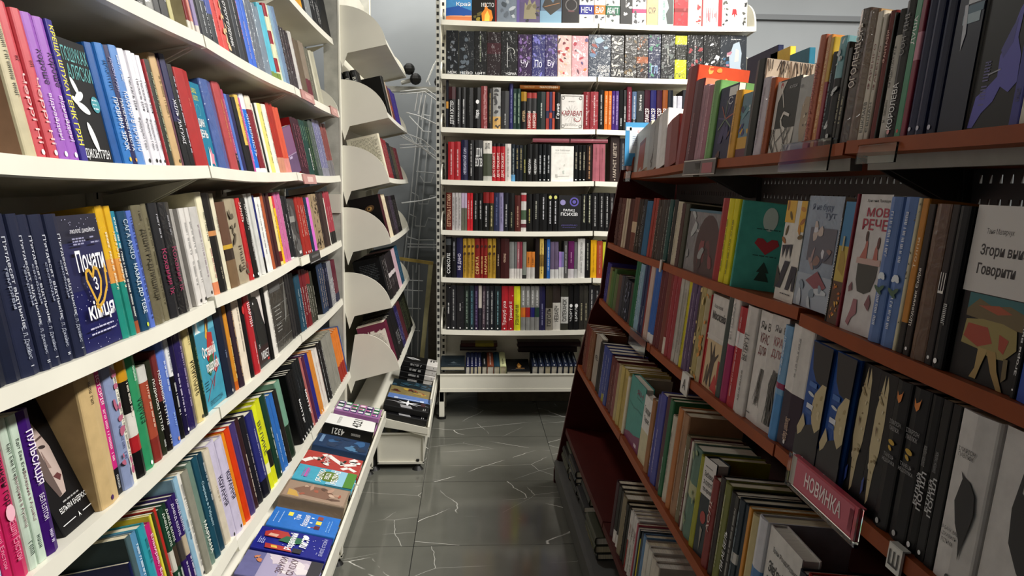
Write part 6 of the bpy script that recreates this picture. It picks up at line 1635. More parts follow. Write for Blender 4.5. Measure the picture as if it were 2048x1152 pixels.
@art()
def pinkgrid(D):
    rnd = random.Random(8)
    for i in range(3):
        for j in range(6):
            u, v = .06 + .31 * i, .04 + .16 * j; c = rnd.choice(['#26265c', '#30306c', '#d070a8', '#3c8c58', '#c8b8d8'])
            D.R(u, v, u + .28, v + .13, c); D.E(u + .14, v + .08, .08, .08, rnd.choice(['#e8e0e8', '#c06898', '#e8e0e8'])); D.R(u + .06, v + .02, u + .22, v + .05, '#e0dce8')
@art('4321', 'ПОЛ ОСТЕР')
def novel4321(D): D.P([(.0, .04), (.05, .0), (.96, .03), (1, .1), (1, 1), (0, 1)], '#e6e6e4'); D.T('4321', .12, .28, .9, .46, '#202020'); D.T('ПОЛ ОСТЕР', .2, .7, .84, .76, '#404040')
@art()
def water(D): D.blobs(12, .1, .1, .9, .85, .16, ['#2c5c8c', '#183050', '#4878a0', '#122844'], 5); D.R(.3, .86, .9, .92, '#6c8cb0')
@art('САРІЯ')
def redarms(D):
    D.L([(.95, .12), (.75, .2), (.6, .1), (.4, .3), (.7, .5), (.9, .62), (.8, .7)], .15, '#ece6e2'); D.L([(.2, .98), (.5, .85), (.55, .7)], .16, '#ece6e2'); D.L([(.12, .3), (.3, .2), (.14, .06)], .12, '#ece6e2')
    for u, v in ((.55, .74), (.55, .34), (.7, .1), (.25, .6)): D.blobs(4, u - .1, v - .05, u + .1, v + .05, .08, ['#20201e', '#8c8c84', '#ece6e2'], int(u * 99))
    D.T('САРІЯ', .3, .56, .8, .64, '#f0e8e4')
@art('ЯБЛУКА', 'ВІД', 'ЯБЛУНІ')
def apples(D): D.R(0, 0, 1, .45, '#8cc0d8'); D.E(.5, .44, .34, .26, '#5c7424'); D.blobs(6, .3, .36, .7, .52, .1, ['#48601c', '#6c8430'], 3); D.R(0, 0, 1, .16, '#4c8430'); D.T('ЯБЛУКА', .06, .53, .94, .63, '#f4f4f0'); D.T('ВІД', .3, .41, .7, .5, '#f4f4f0'); D.T('ЯБЛУНІ', .06, .28, .94, .38, '#f4f4f0'); D.lines(.2, .78, .8, .86, 3, '#c050a0'); D.R(.2, .8, .8, .84, '#b85ca8')
@art()
def brownface(D): D.R(.04, .03, .96, .97, '#9c8472'); D.P([(.2, .3), (.25, .7), (.5, .86), (.8, .7), (.85, .4), (.6, .24)], '#7c5c4c'); D.P([(.1, .72), (.4, .8), (.45, .92), (.1, .9)], '#c8a050'); D.blobs(10, .2, .1, .9, .7, .12, ['#b08c78', '#a05844', '#5c4438', '#c0a490'], 6)
@art('Три', 'бажання')
def wishes(D): D.T('Три', .5, .56, .8, .66, '#f4f4fa'); D.T('бажання', .25, .44, .85, .54, '#f4f4fa'); D.R(.65, .7, .85, .77, '#e8d850'); D.lines(.2, .84, .9, .92, 2, '#a8c8f0'); [D.R(.2 + .25 * k, .25, .38 + .25 * k, .33, c) for k, c in enumerate(('#5c1c28', '#e8d048', '#8c4038'))]; [D.R(.2 + .25 * k, .38, .26 + .25 * k, .42, '#d8e4f4') for k in range(3)]; D.L([(.25, .38), (.28, .33)], .02, '#c03040'); D.lines(.15, .1, .85, .14, 2, '#7cb0e8')
@art('Різдвяний', 'лист', 'ЕМІЛІ СТОУН')
def yule(D):
    rnd = random.Random(4)
    for k in range(26): D.E(rnd.uniform(.05, .95), rnd.uniform(.05, .95), .012, .012, '#c8ccf0', n=8)
    D.P([(.55, .9), (.75, .92), (.9, .8), (.88, .62), (.7, .56), (.55, .66)], '#a82c28'); D.P([(.6, .86), (.72, .84), (.7, .72), (.58, .74)], '#d8a890'); D.P([(.45, .7), (.7, .62), (.72, .4), (.5, .36), (.4, .5)], '#1f6040'); D.P([(.05, .82), (.25, .84), (.22, .5), (.05, .46)], '#a82c28'); D.R(.05, .34, .24, .46, '#1c1c24'); D.P([(.1, .74), (.2, .76), (.2, .68), (.1, .66)], '#d8b040')
    D.T('Різдвяний', .12, .46, .9, .58, '#f4f4f8'); D.T('лист', .3, .3, .75, .4, '#f4f4f8'); D.T('ЕМІЛІ СТОУН', .12, .06, .88, .11, '#b8bce0'); D.E(.8, .36, .1, .06, '#e8e8f0', 30); D.lines(.2, .86, .5, .93, 4, '#a8b0e0')
@art('ЗВУКИ', 'СМІХУ')
def dusk(D): D.R(0, 0, 1, .5, '#b0a4b8'); D.R(0, .5, 1, .75, '#9c94b4'); D.blobs(8, .3, .2, .95, .6, .2, ['#d8d0d4', '#c8bcc8', '#e0d8d8'], 3); D.R(0, 0, 1, .16, '#26242c'); D.T('ЗВУКИ', .3, .46, .95, .55, '#5c4450'); D.T('СМІХУ', .3, .32, .95, .41, '#5c4450'); D.blobs(3, .6, .78, .9, .86, .06, ['#c07850', '#b08c80'], 5)
@art()
def burst(D):
    pts = []
    for k in range(16):
        a = 2 * math.pi * k / 16; r_ = (.46, .12)[k % 2] * (1.1 if k % 4 == 0 else .75); pts.append((.62 + r_ * math.cos(a) * .8, .5 + r_ * math.sin(a)))
    D.poly(pts, '#e4e6ec'); D.P([(.02, .62), (.34, .66), (.34, .42), (.02, .36)], '#98989c'); D.lines(.06, .08, .4, .12, 2, '#c8c8c8'); D.R(.5, .1, .9, .2, '#3c1c24')
@art()
def gold(D): D.blobs(12, .2, .1, .8, .9, .14, ['#c0a040', '#502018', '#8c3020', '#3c2c18', '#a89058'], 4)
@art('XXI')
def blackwhite(D): D.R(.1, .02, 1, .28, '#d0ccc8'); D.P([(.5, .5), (.7, .7), (.6, .92), (.4, .75)], '#e0e0e0'); D.P([(.5, .58), (.6, .7), (.55, .82), (.46, .72)], '#141416'); D.marks(.5, .05, .8, .22, '#202020', random.Random(2))
@art()
def faint(D): D.lines(.2, .85, .9, .88, 1, '#44525c'); D.lines(.2, .5, .9, .6, 2, '#485868'); D.lines(.3, .12, .85, .14, 1, '#7c8890'); D.P([(.4, .3), (.55, .46), (.62, .32), (.7, .28), (.55, .26)], '#58646c')
@art()
def candle(D): D.P([(.5, .3), (.46, .5), (.55, .7), (.66, .45), (.6, .3)], '#c88838'); D.P([(.53, .32), (.54, .5), (.6, .4)], '#f0d080'); D.R(.4, .22, .78, .28, '#8c6c48'); D.lines(.3, .88, .75, .9, 1, '#70747c'); D.lines(.2, .12, .8, .14, 1, '#70747c')

def cov(h):
    """cover stock: printed blacks and dark inks are deeper than their hex values"""
    c = lin(h); l = 0.25 * c[0] + 0.65 * c[1] + 0.1 * c[2]; k = (l + 0.012) / (l + 0.04)
    return (c[0] * k, c[1] * k, c[2] * k, 1.0)

def cover_mesh(mb, w, h, d, face, cols, board, wrap, hb):
    """U of boards round the pages: spine at y = 0, or (face) the front board at y = 0 and the spine at the left. cols: [(lo, hi, colour)] bands"""
    tb = 0.0026 if hb else 0.0012
    r = min(0.004 if hb else 0.0025, w * 0.3, d * .3)
    m = 1 if wrap else 0
    if not face:
        bul = min(0.0035, w * .09) if hb else 0.0
        outer = [(-w / 2, d), (-w / 2, r), (-w / 2 + r * .35, r * .3), (-w / 2 + r, 0.0), (0, -bul), (w / 2 - r, 0.0), (w / 2 - r * .35, r * .3), (w / 2, r), (w / 2, d)]
        inner = [(min(max(x, -w / 2 + tb), w / 2 - tb), max(y, tb + .0005)) if y < d else (min(max(x, -w / 2 + tb), w / 2 - tb), d) for x, y in outer]
        side = [True, False, False, False, False, False, False, True]
    else:
        t = d
        r = min(r, t * .3)
        outer = [(w / 2, 0), (-w / 2 + r, 0), (-w / 2 + r * .3, r * .35), (-w / 2, r), (-w / 2, t - r), (-w / 2 + r * .3, t - r * .35), (-w / 2 + r, t), (w / 2, t)]
        inner = [(max(x, -w / 2 + tb) if x < w / 2 else x, min(max(y, tb), t - tb)) for x, y in outer]
        side = [False, False, False, False, False, False, True]
    n = len(outer); zs = [0.0] + sorted({b[1] for b in cols if b[1] < 1}) + [1.0]
    for k in range(len(zs) - 1):
        z0, z1 = zs[k] * h, zs[k + 1] * h; mid = (zs[k] + zs[k + 1]) / 2
        c = [q for a, e, q in cols if a <= mid <= e][-1]
        for i in range(n - 1):
            cc = board if (side[i] and board) else c
            (xa, ya), (xb, yb) = outer[i], outer[i + 1]
            mb.face([(xa, ya, z0), (xb, yb, z0), (xb, yb, z1), (xa, ya, z1)], cov(cc), m)
            (xa, ya), (xb, yb) = inner[i], inner[i + 1]
            mb.face([(xb, yb, z0), (xa, ya, z0), (xa, ya, z1), (xb, yb, z1)], cov(cc), m)
        for i in (0, n - 1):
            (xa, ya), (xb, yb) = outer[i], inner[i]
            q = [(xa, ya, z0), (xa, ya, z1), (xb, yb, z1), (xb, yb, z0)]
            mb.face(q if i == 0 else q[::-1], cov(board or c), m)
    for z, flip in ((0.0, False), (h, True)):
        c = board or cols[0 if not flip else -1][2]
        c = [q for a, e, q in cols if a <= (0.999 if flip else 0.001) <= e][-1]
        for i in range(n - 1):
            q = [(*outer[i], z), (*inner[i], z), (*inner[i + 1], z), (*outer[i + 1], z)]
            mb.face(q if not flip else q[::-1], cov(c), m)
    return tb

PAGE_COLS = ['#e4dcc4', '#ddd2b4', '#e8e2d2', '#d6cdb4', '#e9e5da']

def pages_mesh(mb, w, h, d, face, tb, hb, rnd, mat_):
    ov = 0.003 if hb else 0.0006
    c = lin(rnd.choice(PAGE_COLS))
    if not face: mb.box(-w / 2 + tb + .0002, w / 2 - tb - .0002, tb + .001, d - ov, ov, h - ov, c, mat_)
    else: mb.box(-w / 2 + tb + .001, w / 2 - ov, tb + .0002, d - tb - .0002, ov, h - ov, c, mat_)

def print_spine(D, sp, w, h, rnd):
    """what is printed on a spine (or, for plain face-out books, on the cover)"""
    for t in sp:
        p = t.split(':')
        if p[0] == 'sp': D.blobs(11, .1, .04, .9, .96, .13 if w > .05 else .22, [p[1]], rnd.randint(1, 999))
        elif p[0] == 'm':
            lo, hi = (map(float, p[2].split('-')) if len(p) > 2 else (.12, .88))
            th = min(.36, .0065 / w)
            D.marks(.5 - th / 2, lo, .5 + th / 2, hi, p[1], rnd)
        elif p[0] == 'o':
            ru = min(.16, .004 / w); D.E(.5, .045, ru, ru, p[1], n=10)
        elif p[0] == 'd2':
            ru = min(.3, .009 / w); D.E(.5, float(p[2]), ru, ru * 1.2, p[1], n=12)
        elif p[0] == 'fl':
            for a in (60, 90, 120): D.E(.5 + .1 * math.cos(R(a)), .44 + .02 * math.sin(R(a)), .12, .25, '#e4ecf4', a)
            D.E(.4, .36, .1, .35, '#3c6048', 60); D.E(.6, .37, .1, .3, '#3c6048', 120)
        elif p[0] == 'fox':
            D.P([(.3, .93), (.42, .9), (.6, .92), (.66, .94), (.6, .87), (.48, .85), (.34, .88)], '#e08434')
            D.T('ІЛАРІОН', .14, .70, .86, .73, '#98989a'); D.T('ПАВЛЮК', .2, .66, .82, .69, '#98989a'); D.T('ТАНЕЦЬ', .14, .475, .8, .505, '#98989a'); D.T('НЕДОУМКА', .1, .44, .92, .47, '#98989a')
            D.E(.5, .585, .09, .2, '#c8a030', 80); D.E(.46, .545, .07, .13, '#c8a030', 60)
        elif p[0] == 'popil': D.T('БІЛИЙ', .12, .3, .5, .5, '#c8c8ca', 'u'); D.T('ПОПІЛ', .52, .28, .92, .52, '#c8c8ca', 'u'); D.T('ІЛАРІОН ПАВЛЮК', .3, .55, .6, .68, '#98989a', 'u')
        elif p[0] in ('shell1', 'shell2'):
            D.R(0, 0, 1, .2, '#131316'); D.P([(0, .2), (.4, .32), (.98, .4), (.98, .1), (0, .1)], '#131316'); D.P([(.15, 1), (.3, .78), (.5, .7), (.98, .66), (1, 1)], '#131316')
            D.P([(.02, .26), (.2, .4), (.36, .32), (.24, .24), (.1, .2)], '#c0b088'); D.P([(.62, .36), (.5, .46), (.56, .6), (.8, .7), (.98, .7), (.98, .36), (.8, .3)], '#c0b088'); D.blobs(4, .65, .4, .92, .62, .06, ['#a89468', '#d0c29c'], 3)
            D.E(.42, .58, .035, .14, '#d0d4d8', 82); D.R(.3, .46, .58, .5, '#d8dce4'); D.R(.3, .42, .56, .45, '#2c5aa0'); D.R(.28, .64, .6, .68, '#3c6cb4')
        elif p[0] == 'feather':
            D.P([(.42, .62), (.36, .66), (.44, .64), (.62, .62), (.78, .56), (.84, .46), (.78, .36), (.7, .26), (.66, .17), (.6, .28), (.44, .36), (.32, .48)], '#131315')
            D.T('ІЛАРІОН', .18, .765, .62, .79, '#484848'); D.T('ПАВЛЮК', .2, .735, .6, .76, '#484848'); D.T('Я БАЧУ, ВАС', .14, .29, .58, .315, '#404040'); D.T('ЦІКАВИТЬ', .16, .255, .55, .28, '#404040'); D.T('ПІТЬМА', .18, .22, .5, .245, '#404040')
    for t in sp:
        p = t.split(':')
        if p[0] == 't':
            lo, hi = map(float, p[1].split('-')); d, c, words = p[2], p[3], p[5] if len(p) > 5 else p[4]
            try: sc = float(p[4])
            except ValueError: sc = .55
            off = float(p[6]) if len(p) > 6 else 0.0
            if d == 'h': D.T(words, .5 - sc / 2, lo, .5 + sc / 2, hi, c, 'h')
            else:
                sc = min(sc, .022 / w) if D.w < .09 else .1
                D.T(words, .5 - sc / 2 + off, lo, .5 + sc / 2 + off, hi, c, d)

for _l in BOOKS.split('\n'):
    for _m in re.findall(r'(?:^| )t:([^ |]+)', _l):
        _q = _m.split(':'); EXTRA_TEXT.add((_q[4] if len(_q) > 4 else _q[3]).replace('_', ' '))

def one_book(w, h, spec, rnd, M, individual, name='book', sink=None):
    """builds one book; M its matrix. Individual: cover (the book itself) + page_block + print; else everything goes into sink"""
    col = spec[0]; sp = spec[1:]
    face = None; board = None; d = None; wrap = False; kart = None
    bands = [(0.0, 1.0, col)]
    for t in sp:
        p = t.split(':')
        if p[0] == 'F': face = p[1]
        elif p[0] == 'k': board = p[1]
        elif p[0] == 'd': d = float(p[1]) / 100
        elif p[0] == 'gl': wrap = True
        elif p[0] == 'kart': kart = p[1]
        elif p[0] == 'b':
            lo, hi = map(float, p[1].split('-')); bands.append((lo, hi, p[2]))
    # cut the bands into consecutive slices
    cuts = sorted({0.0, 1.0} | {b[0] for b in bands} | {b[1] for b in bands})
    sl = []
    for a, e in zip(cuts, cuts[1:]):
        sl.append((a, e, [q for x, y, q in bands if x <= (a + e) / 2 <= y][-1]))
    if d is None: d = 0.022 if face else rnd.uniform(.124, .142)
    w_ = max(w - 0.0007, 0.003)
    hb = (w_ > .019) if not face else (d > .02)
    cv = MB(M if not individual else None); tb = cover_mesh(cv, w_, h, d, bool(face), sl, board, wrap, hb)
    pg = MB(M if not individual else None); pages_mesh(pg, w_, h, d, bool(face), tb, hb, rnd, 0 if individual else 2)
    pr = None if individual else MB(M); D = Face(pr, w_, h, 0.0 if face else (-min(0.0035, w_ * .09) if hb else 0.0), 0 if individual else 3)
    if face and face in ART and face != 'plain': ART[face](D)
    print_spine(D, sp, w_, h, rnd)
    def side_face(K, place):
        for n, b in K.parts:
            b.v = [Vector(place(v)) for v in b.v]; D.parts.append((n, b))
    if kart == 'heart':       # the drawing stands on the front board, which faces +x
        K = Face(None, d, h, 0, 0 if individual else 3)
        K.P([(.5, .42), (.3, .54), (.34, .6), (.43, .6), (.5, .56), (.57, .6), (.66, .6), (.7, .54)], '#a82830'); K.E(.5, .82, .12, .2, '#b8c8c0'); K.P([(.38, .12), (.62, .12), (.55, .22), (.6, .22), (.5, .34), (.4, .22), (.45, .22)], '#16382c'); K.lines(.3, .68, .7, .7, 1, '#1c5048'); K.lines(.3, .38, .7, .4, 1, '#1c5048')
        side_face(K, lambda v: (w_ / 2 + 0.0004 - v.y, v.x + d / 2, v.z))
    elif kart in ('clouds', 'hair'):
        K = Face(None, d, h, 0, 0 if individual else 3)
        if kart == 'clouds': K.blobs(9, .08, .8, .9, .97, .07, ['#d88838', '#e0a050', '#b84020'], 4); K.L([(.35, .76), (.4, .84), (.46, .78), (.52, .84), (.6, .78), (.72, .83), (.85, .76)], .03, '#e8dcc8'); K.R(0, 0, 1, .5, '#8c2018')
        else:
            _h = random.Random(3)
            for _k in range(46): _u = _h.random(); K.L([(_u, .99), (min(max(_u + _h.uniform(-.06, .06), .01), .99), _h.uniform(.74, .9))], .012, _h.choice(['#2c241e', '#3c3028', '#685444']))
        side_face(K, lambda v: (w_ / 2 + 0.0004 - v.y, v.x + d / 2, v.z))
    elif kart:                # back board, facing -x
        K = Face(None, d, h, 0, 0 if individual else 3)
        if kart == 'page': K.lines(.12, .12, .96, .93, 30, '#8c8874')
        elif kart == 'page2': K.R(0, .86, 1, 1, '#641c38'); K.blobs(7, .0, .84, 1, .87, .06, ['#641c38'], 3); K.lines(.2, .1, .95, .76, 22, '#a8a49c')
        elif kart == 'glow': K.E(.62, .72, .16, .1, '#4c3418', 20); K.E(.62, .72, .08, .06, '#a88448', 20); K.E(.6, .72, .03, .05, '#20160c', -30)
        else: K.lines(.2, .5, .85, .86, 11, '#4c5054')
        side_face(K, lambda v: (-w_ / 2 - 0.0004 + v.y, d / 2 - v.x, v.z))
    if 'spinetext' in sp or 'spinemarks' in sp:      # spine of a book that shows its cover
        K = Face(None, d, h, 0, 0 if individual else 3)
        if 'spinetext' in sp: K.T('4321', .25, .56, .75, .8, '#d8d8d8', 'u'); K.marks(.4, .2, .6, .42, '#b0b0b0', rnd)
        else: K.marks(.3, .4, .7, .75, '#d0d0d0', rnd); K.E(.5, .1, .16, .04, '#202020')
        side_face(K, lambda v: (-w_ / 2 - 0.0004 + v.y, d / 2 - v.x, v.z))
    if not individual:
        for n, b in D.parts:
            pr.faces(b.v, b.f, (1, 1, 1, 1), 3); pr.c[-len(b.f):] = b.c
        D.parts = []
    if not individual:
        for q in (cv, pg, pr):
            off = len(sink.v); sink.v += q.v; sink.f += [[i + off for i in f] for f in q.f]; sink.c += q.c; sink.m += q.m
        return None
    o = cv.build(name, BOOKM)
    pg.build('page_block', M_PAPER, o)
    for n, b in D.parts:
        if b.f: b.build(n, M_INK, o)
    o.matrix_world = M
    return o

make_texts(sorted(EXTRA_TEXT))
SINK = MB()
_row = None; _i = 0
for _l in BOOKS.strip().split('\n'):
    if _l.startswith('#'): _row = _l[1:]; continue
    _i += 1
    body, _, label = _l.partition('|')
    tk = body.split(); s, w, h = float(tk[0]), float(tk[1]) / 1000, float(tk[2]) / 1000; spec = tk[3:]
    rnd = random.Random(_i * 7 + 3)
    ln = None; roll = rnd.uniform(-.4, .4); yaw = rnd.uniform(-.6, .6); back = .008 + rnd.uniform(0, .004)
    face = any(t.startswith('F:') for t in spec)
    for t in spec:
        p = t.split(':')
        if p[0] == 'ln': ln = float(p[1])
        elif p[0] == 'rl': roll = float(p[1])
        elif p[0] == 'yw': yaw = float(p[1])
        elif p[0] == 'sb': back += float(p[1]) / 100
    if face: back += .004
    if w < .02 and not face: roll *= .3; yaw *= .5
    Mx = row_matrix(_row, s, ln, roll, yaw, back)
    if label:
        o = one_book(w, h, spec, rnd, Mx, True)
        tag(o, label, 'book', ROWS[_row][5])
    else:
        one_book(w, h, spec, rnd, Mx, False, sink=SINK)
# ------------------------------------------------------------------ books that lie down, stand spine up or sit in the trays
def ext_book(w, h, spec, M, label=None, group=None, seed=1):
    rnd = random.Random(seed)
    if label:
        o = one_book(w, h, spec.split(), rnd, M, True); tag(o, label, 'book', group); return o
    one_book(w, h, spec.split(), rnd, M, False, sink=SINK)
def frame4(X, Y, Z, o):
    return Matrix(((X[0], Y[0], Z[0], o[0]), (X[1], Y[1], Z[1], o[1]), (X[2], Y[2], Z[2], o[2]), (0, 0, 0, 1)))

TRAYS = {'wall': (-0.390, 0.262, 13.0), 'end': (-0.200, 0.182, 11.5)}
def tray_book(which, yc, w, h, t, lift, spec, label, seed, turn=0.0):
    """lies in a tilted tray, cover up, foot to the lip, spine toward the aisle mouth"""
    x, z, a = TRAYS[which]; c, s = math.cos(R(a)), math.sin(R(a))
    v = Vector((-c, 0, s)); n = Vector((s, 0, c))
    o = Vector((x, yc, z)) + n * (t + lift + 0.001)
    M = frame4((0, 1, 0), -n, v, o) @ Matrix.Rotation(R(turn), 4, 'Y')
    ext_book(w, h, f'{spec} d:{t * 100:.2f}', M, label, 'books lying in the low trays', seed)
tray_book('wall', 3.10, .125, .19, .026, 0, '#a06ca0 F:pinkgrid', 'lower of two pink and navy figure pattern books in the long low tray', 1)
tray_book('wall', 3.175, .125, .19, .026, .027, '#a06ca0 F:pinkgrid', 'upper of two pink and navy figure pattern books in the long low tray', 2)
tray_book('wall', 2.995, .125, .20, .052, 0, '#141416 F:novel4321 spinetext', 'very thick black and white book in the long low tray', 3)
tray_book('wall', 2.81, .13, .20, .028, 0, '#1f3f68 F:water', 'dark blue book with water picture in the long low tray', 4)
tray_book('wall', 2.60, .135, .20, .03, .004, '#b8423c F:redarms', 'red book with white drawn arms in the long low tray', 5)
tray_book('wall', 2.44, .125, .195, .022, .024, '#48a8c4 F:apples', 'turquoise book with apple tree cover in the long low tray', 6)
tray_book('wall', 2.455, .13, .20, .02, 0, '#26303c F:plain sp:#38506c', 'dark blue book under the apple tree one in the low tray', 7)
tray_book('wall', 2.30, .125, .20, .046, 0, '#8c7864 F:brownface k:#7c7060 gl', 'thick brown shiny book with painted face in the long low tray', 8)
tray_book('wall', 2.135, .12, .195, .028, 0, '#2c74cc F:wishes', 'bright blue book with three small gifts in the long low tray', 9)
tray_book('wall', 2.0, .125, .20, .028, 0, '#1c2498 F:yule', 'deep blue book with red-haired snowy figure in the low tray', 10)
tray_book('wall', 1.86, .125, .20, .028, 0, '#6c6c9c F:dusk', 'violet and white dusk picture book in the long low tray', 11)
tray_book('wall', 1.72, .125, .20, .028, 0, '#22242c F:plain', None, 12)
tray_book('end', 3.47, .13, .21, .03, 0, '#15151a F:burst', 'lower black book with white burst in the end tray', 21)
tray_book('end', 3.495, .13, .21, .03, .031, '#15151a F:burst', 'upper black book with white burst in the end tray', 22)
tray_book('end', 3.63, .13, .21, .034, .01, '#6484c4 F:plain t:.15-.85:h:#c8d4ec:.2:І m:#d0dcf0:.2-.8', 'light blue book behind the white burst books, end tray', 23)
tray_book('end', 3.76, .13, .21, .034, .012, '#8c7c50 F:gold', 'golden brown picture book in the end tray', 24)
tray_book('end', 3.89, .13, .21, .034, .014, '#1c2c34 F:plain m:#58a0b8:.3-.8 sp:#28485c', 'dark teal book behind the golden brown one, end tray', 25)
for k in range(5):
    tray_book('end', 4.06 + .004 * (k % 2), .14, .19, .028, .029 * k, '#141416 F:blackwhite b:0-.3:#d0ccc8 spinemarks', ['bottom', 'second', 'middle', 'fourth', 'top'][k] + ' book of the black and white stack in the end tray', 30 + k)

# foot of the back bookcase: spines up, page ends forward
_c, _s = math.cos(R(11)), math.sin(R(11))
def base_book(x0, x1, spec, label, seed, h=.195, dz=0.0, t=None):
    M = frame4((1, 0, 0), (0, _s, -_c), (0, _c, _s), ((x0 + x1) / 2, 4.122, .294 + dz))
    ext_book(x1 - x0, h, spec, M, label, 'books on the floor shelf of the back bookcase', seed)
BX_ = [-0.0206, 0.0045, 0.0255, 0.0476, 0.0672]
for k in range(4): base_book(BX_[k], BX_[k + 1], '#22285c m:#e0e0f0:.1-.6 o:#fff b:.62-.95:#3c4468', ['first', 'second', 'third', 'fourth'][k] + ' navy book from the post, spine up on the floor shelf', 40 + k)
_q = [0.0697, 0.0988, 0.1362, 0.1700, 0.2055]
for k, (sp_, lb) in enumerate((('#24262c m:#e0e0e0:.1-.5', 'black book spine up on the floor shelf beside navy ones'), ('#8c4a34 m:#f0e0d8:.05-.9', 'rust red book with white lettering, spine up on the floor shelf'), ('#24485c', 'plain dark teal book, spine up on the floor shelf'), ('#d8dca8 m:#303030:.1-.5', 'pale yellow-green book, spine up on the floor shelf'))):
    base_book(_q[k], _q[k + 1], sp_, lb, 50 + k)
_q = [0.3487, 0.3847, 0.4207, 0.4564, 0.4925, 0.5241, 0.5560, 0.5835, 0.6101]
for k in range(8): base_book(_q[k], _q[k + 1] - .002, '#26304a m:#c0c8d0:.2-.9 o:#fff', ['first', 'second', 'third', 'fourth', 'fifth', 'sixth', 'seventh', 'eighth'][k] + ' of the navy books spine up beside the flame book, floor shelf', 60 + k)
_q = [-0.1605, -0.0256, 0.2083, 0.3390]
base_book(_q[0], _q[1], '#2a3640 F:faint d:2.5 hb', 'dark slate book lying cover up on the floor shelf at the post', 70, .15)
base_book(_q[2], _q[3], '#1e1f22 F:candle d:2', 'black book with small flame lying on the floor shelf', 71, .17, -.03)
def flat_book(x0, x1, y, z, t, spec, label, seed):
    ext_book(t, x1 - x0, spec, frame4((0, 0, 1), (0, 1, 0), (-1, 0, 0), (x1, y, z + t / 2)), label, 'books lying on top of standing books', seed)
flat_book(.262, .475, 4.125, 1.798, .022, '#a05c20 t:.06-.5:d:#f0e0c0:.5:МАРСІЯНИН m:#e0b070:.6-.9', 'orange-brown book lying across standing books, sixth shelf of back bookcase', 80)
flat_book(.335, .532, 4.125, 1.521, .022, '#a85c68', 'first dusty pink book lying flat on the fifth shelf of back bookcase', 81)
flat_book(.538, .740, 4.125, 1.521, .022, '#a85c68', 'second dusty pink book lying flat, beyond the first, fifth shelf of back bookcase', 82)
flat_book(-.05, .16, 4.27, .372, .022, '#4c2018 b:.1-.6:#8c8020', None, 83)
flat_book(-.055, .155, 4.275, .349, .022, '#2c1c18', None, 84)
flat_book(.275, .46, 4.27, .372, .03, '#34141c', None, 85)
flat_book(.46, .64, 4.27, .372, .03, '#34141c', None, 86)
flat_book(.28, .62, 4.27, .34, .03, '#2a1218', None, 87)

# low deck of the gondola: books lying in piles
_r = random.Random(9)
for j, y in enumerate((2.28, 2.52, 2.74, 2.96)):
    z = .101
    for k in range((3, 4, 5, 4)[j]):
        t = _r.uniform(.018, .028); dx = _r.uniform(0, .02)
        ext_book(t, .195, _r.choice(['#26241f', '#3a3a3c', '#585248', '#1c1c1e', '#4a4c3c', '#2c3440']) + _r.choice([' m:#989488', ' m:#b0a060', '']), frame4((0, 0, 1), (1, 0, 0), (0, 1, 0), (.402 + dx, y, z + t / 2)), None, None, 90 + 10 * j + k)
        z += t + .0006
# tall flat books on the far side of the gondola
b = MB(); b.box(.905, 1.2, 2.3, 3.15, 1.478, 1.50); b.build('far_side_shelf', M_LAM, gond)
for yc, w, h, c in ((2.83, .30, .285, '#22284c'), (2.66, .17, .262, '#c8b03c'), (2.50, .15, .232, '#2c7088')):
    ext_book(w, h, c + ' F:plain d:2', frame4((0, 1, 0), (-1, 0, 0), (0, 0, 1), (1.09, yc, 1.501)), None, None, 7)

# four black books whose spines face the aisle mouth, behind the fan panel
for k in range(4):
    _x = -.548 + .029 * k
    ext_book(.027, .20, '#121110 t:.3-.85:d:#d8d8d0:.5:ВІЛА_КРИК m:#606060:.88-.95', Matrix.Translation((_x, 3.388, 1.596 - (abs(_x + .356)) * .225 + .006)) @ Matrix.Rotation(R(-13), 4, 'Y'),
             ['first', 'second', 'third', 'fourth'][k] + ' of four black books with white titles on the fifth end bookcase shelf', 'books on the fifth shelf of the narrow end bookcase', 200 + k)
st = SINK.build('book_mass', BOOKM)
tag(st, 'the many small or half hidden books packed along all the shelves', 'books', None, 'stuff')

# ------------------------------------------------------------------ tags clipped on the shelf edges
def edge_matrix(row, s):
    ax, p, lean, sag, bays, g = ROWS[row]
    return Matrix.Translation((p, s, shelf_z(row, s))) @ Matrix.Rotation(R(facing(row)), 4, 'Z') @ Matrix.Rotation(R(-lean), 4, 'X')
def shelf_tag(row, s0, s1, z0, z1, col, label, text=None, tcol='#ffffff', m=None, tv=(.2, .8), tu=(.1, .9), card=None):
    s = (s0 + s1) / 2; w = abs(s1 - s0)
    b = MB(); b.box(-w / 2, w / 2, -.005, -.0015, z0, z1, lin(col)); b.box(-w / 2, w / 2, -.005, .006, z1 - .001, z1 + .001, lin(col))
    o = b.build('shelf_tag', m or M_TAGPRINT); o.matrix_world = edge_matrix(row, s); tag(o, label, 'tag', 'tags on the shelf edges')
    if card:
        q = MB()
        for u0, u1, v0, v1, c in card:
            q.box(-w / 2 + u0 * w, -w / 2 + u1 * w, -.0056, -.0048, z0 + v0 * (z1 - z0), z0 + v1 * (z1 - z0), lin(c))
        q.build('card', M_TAGPRINT, o)
    if text:
        q = MB(); vs, fs = TEXTS[text]
        q.faces([((-.5 + tu[0] + (tu[1] - tu[0]) * a) * w, -.0062, z0 + (tv[0] + (tv[1] - tv[0]) * c) * (z1 - z0)) for a, c in vs], fs, lin(tcol)); q.build('lettering', M_INK, o)
    return o
shelf_tag('L2', 2.56, 2.76, -.026, .004, '#c98e8a', 'pink tag on the sixth shelf edge of the wall bookcase, mid bay', m=M_PINK, card=((.25, .75, .3, .75, '#d8aaa4'),))
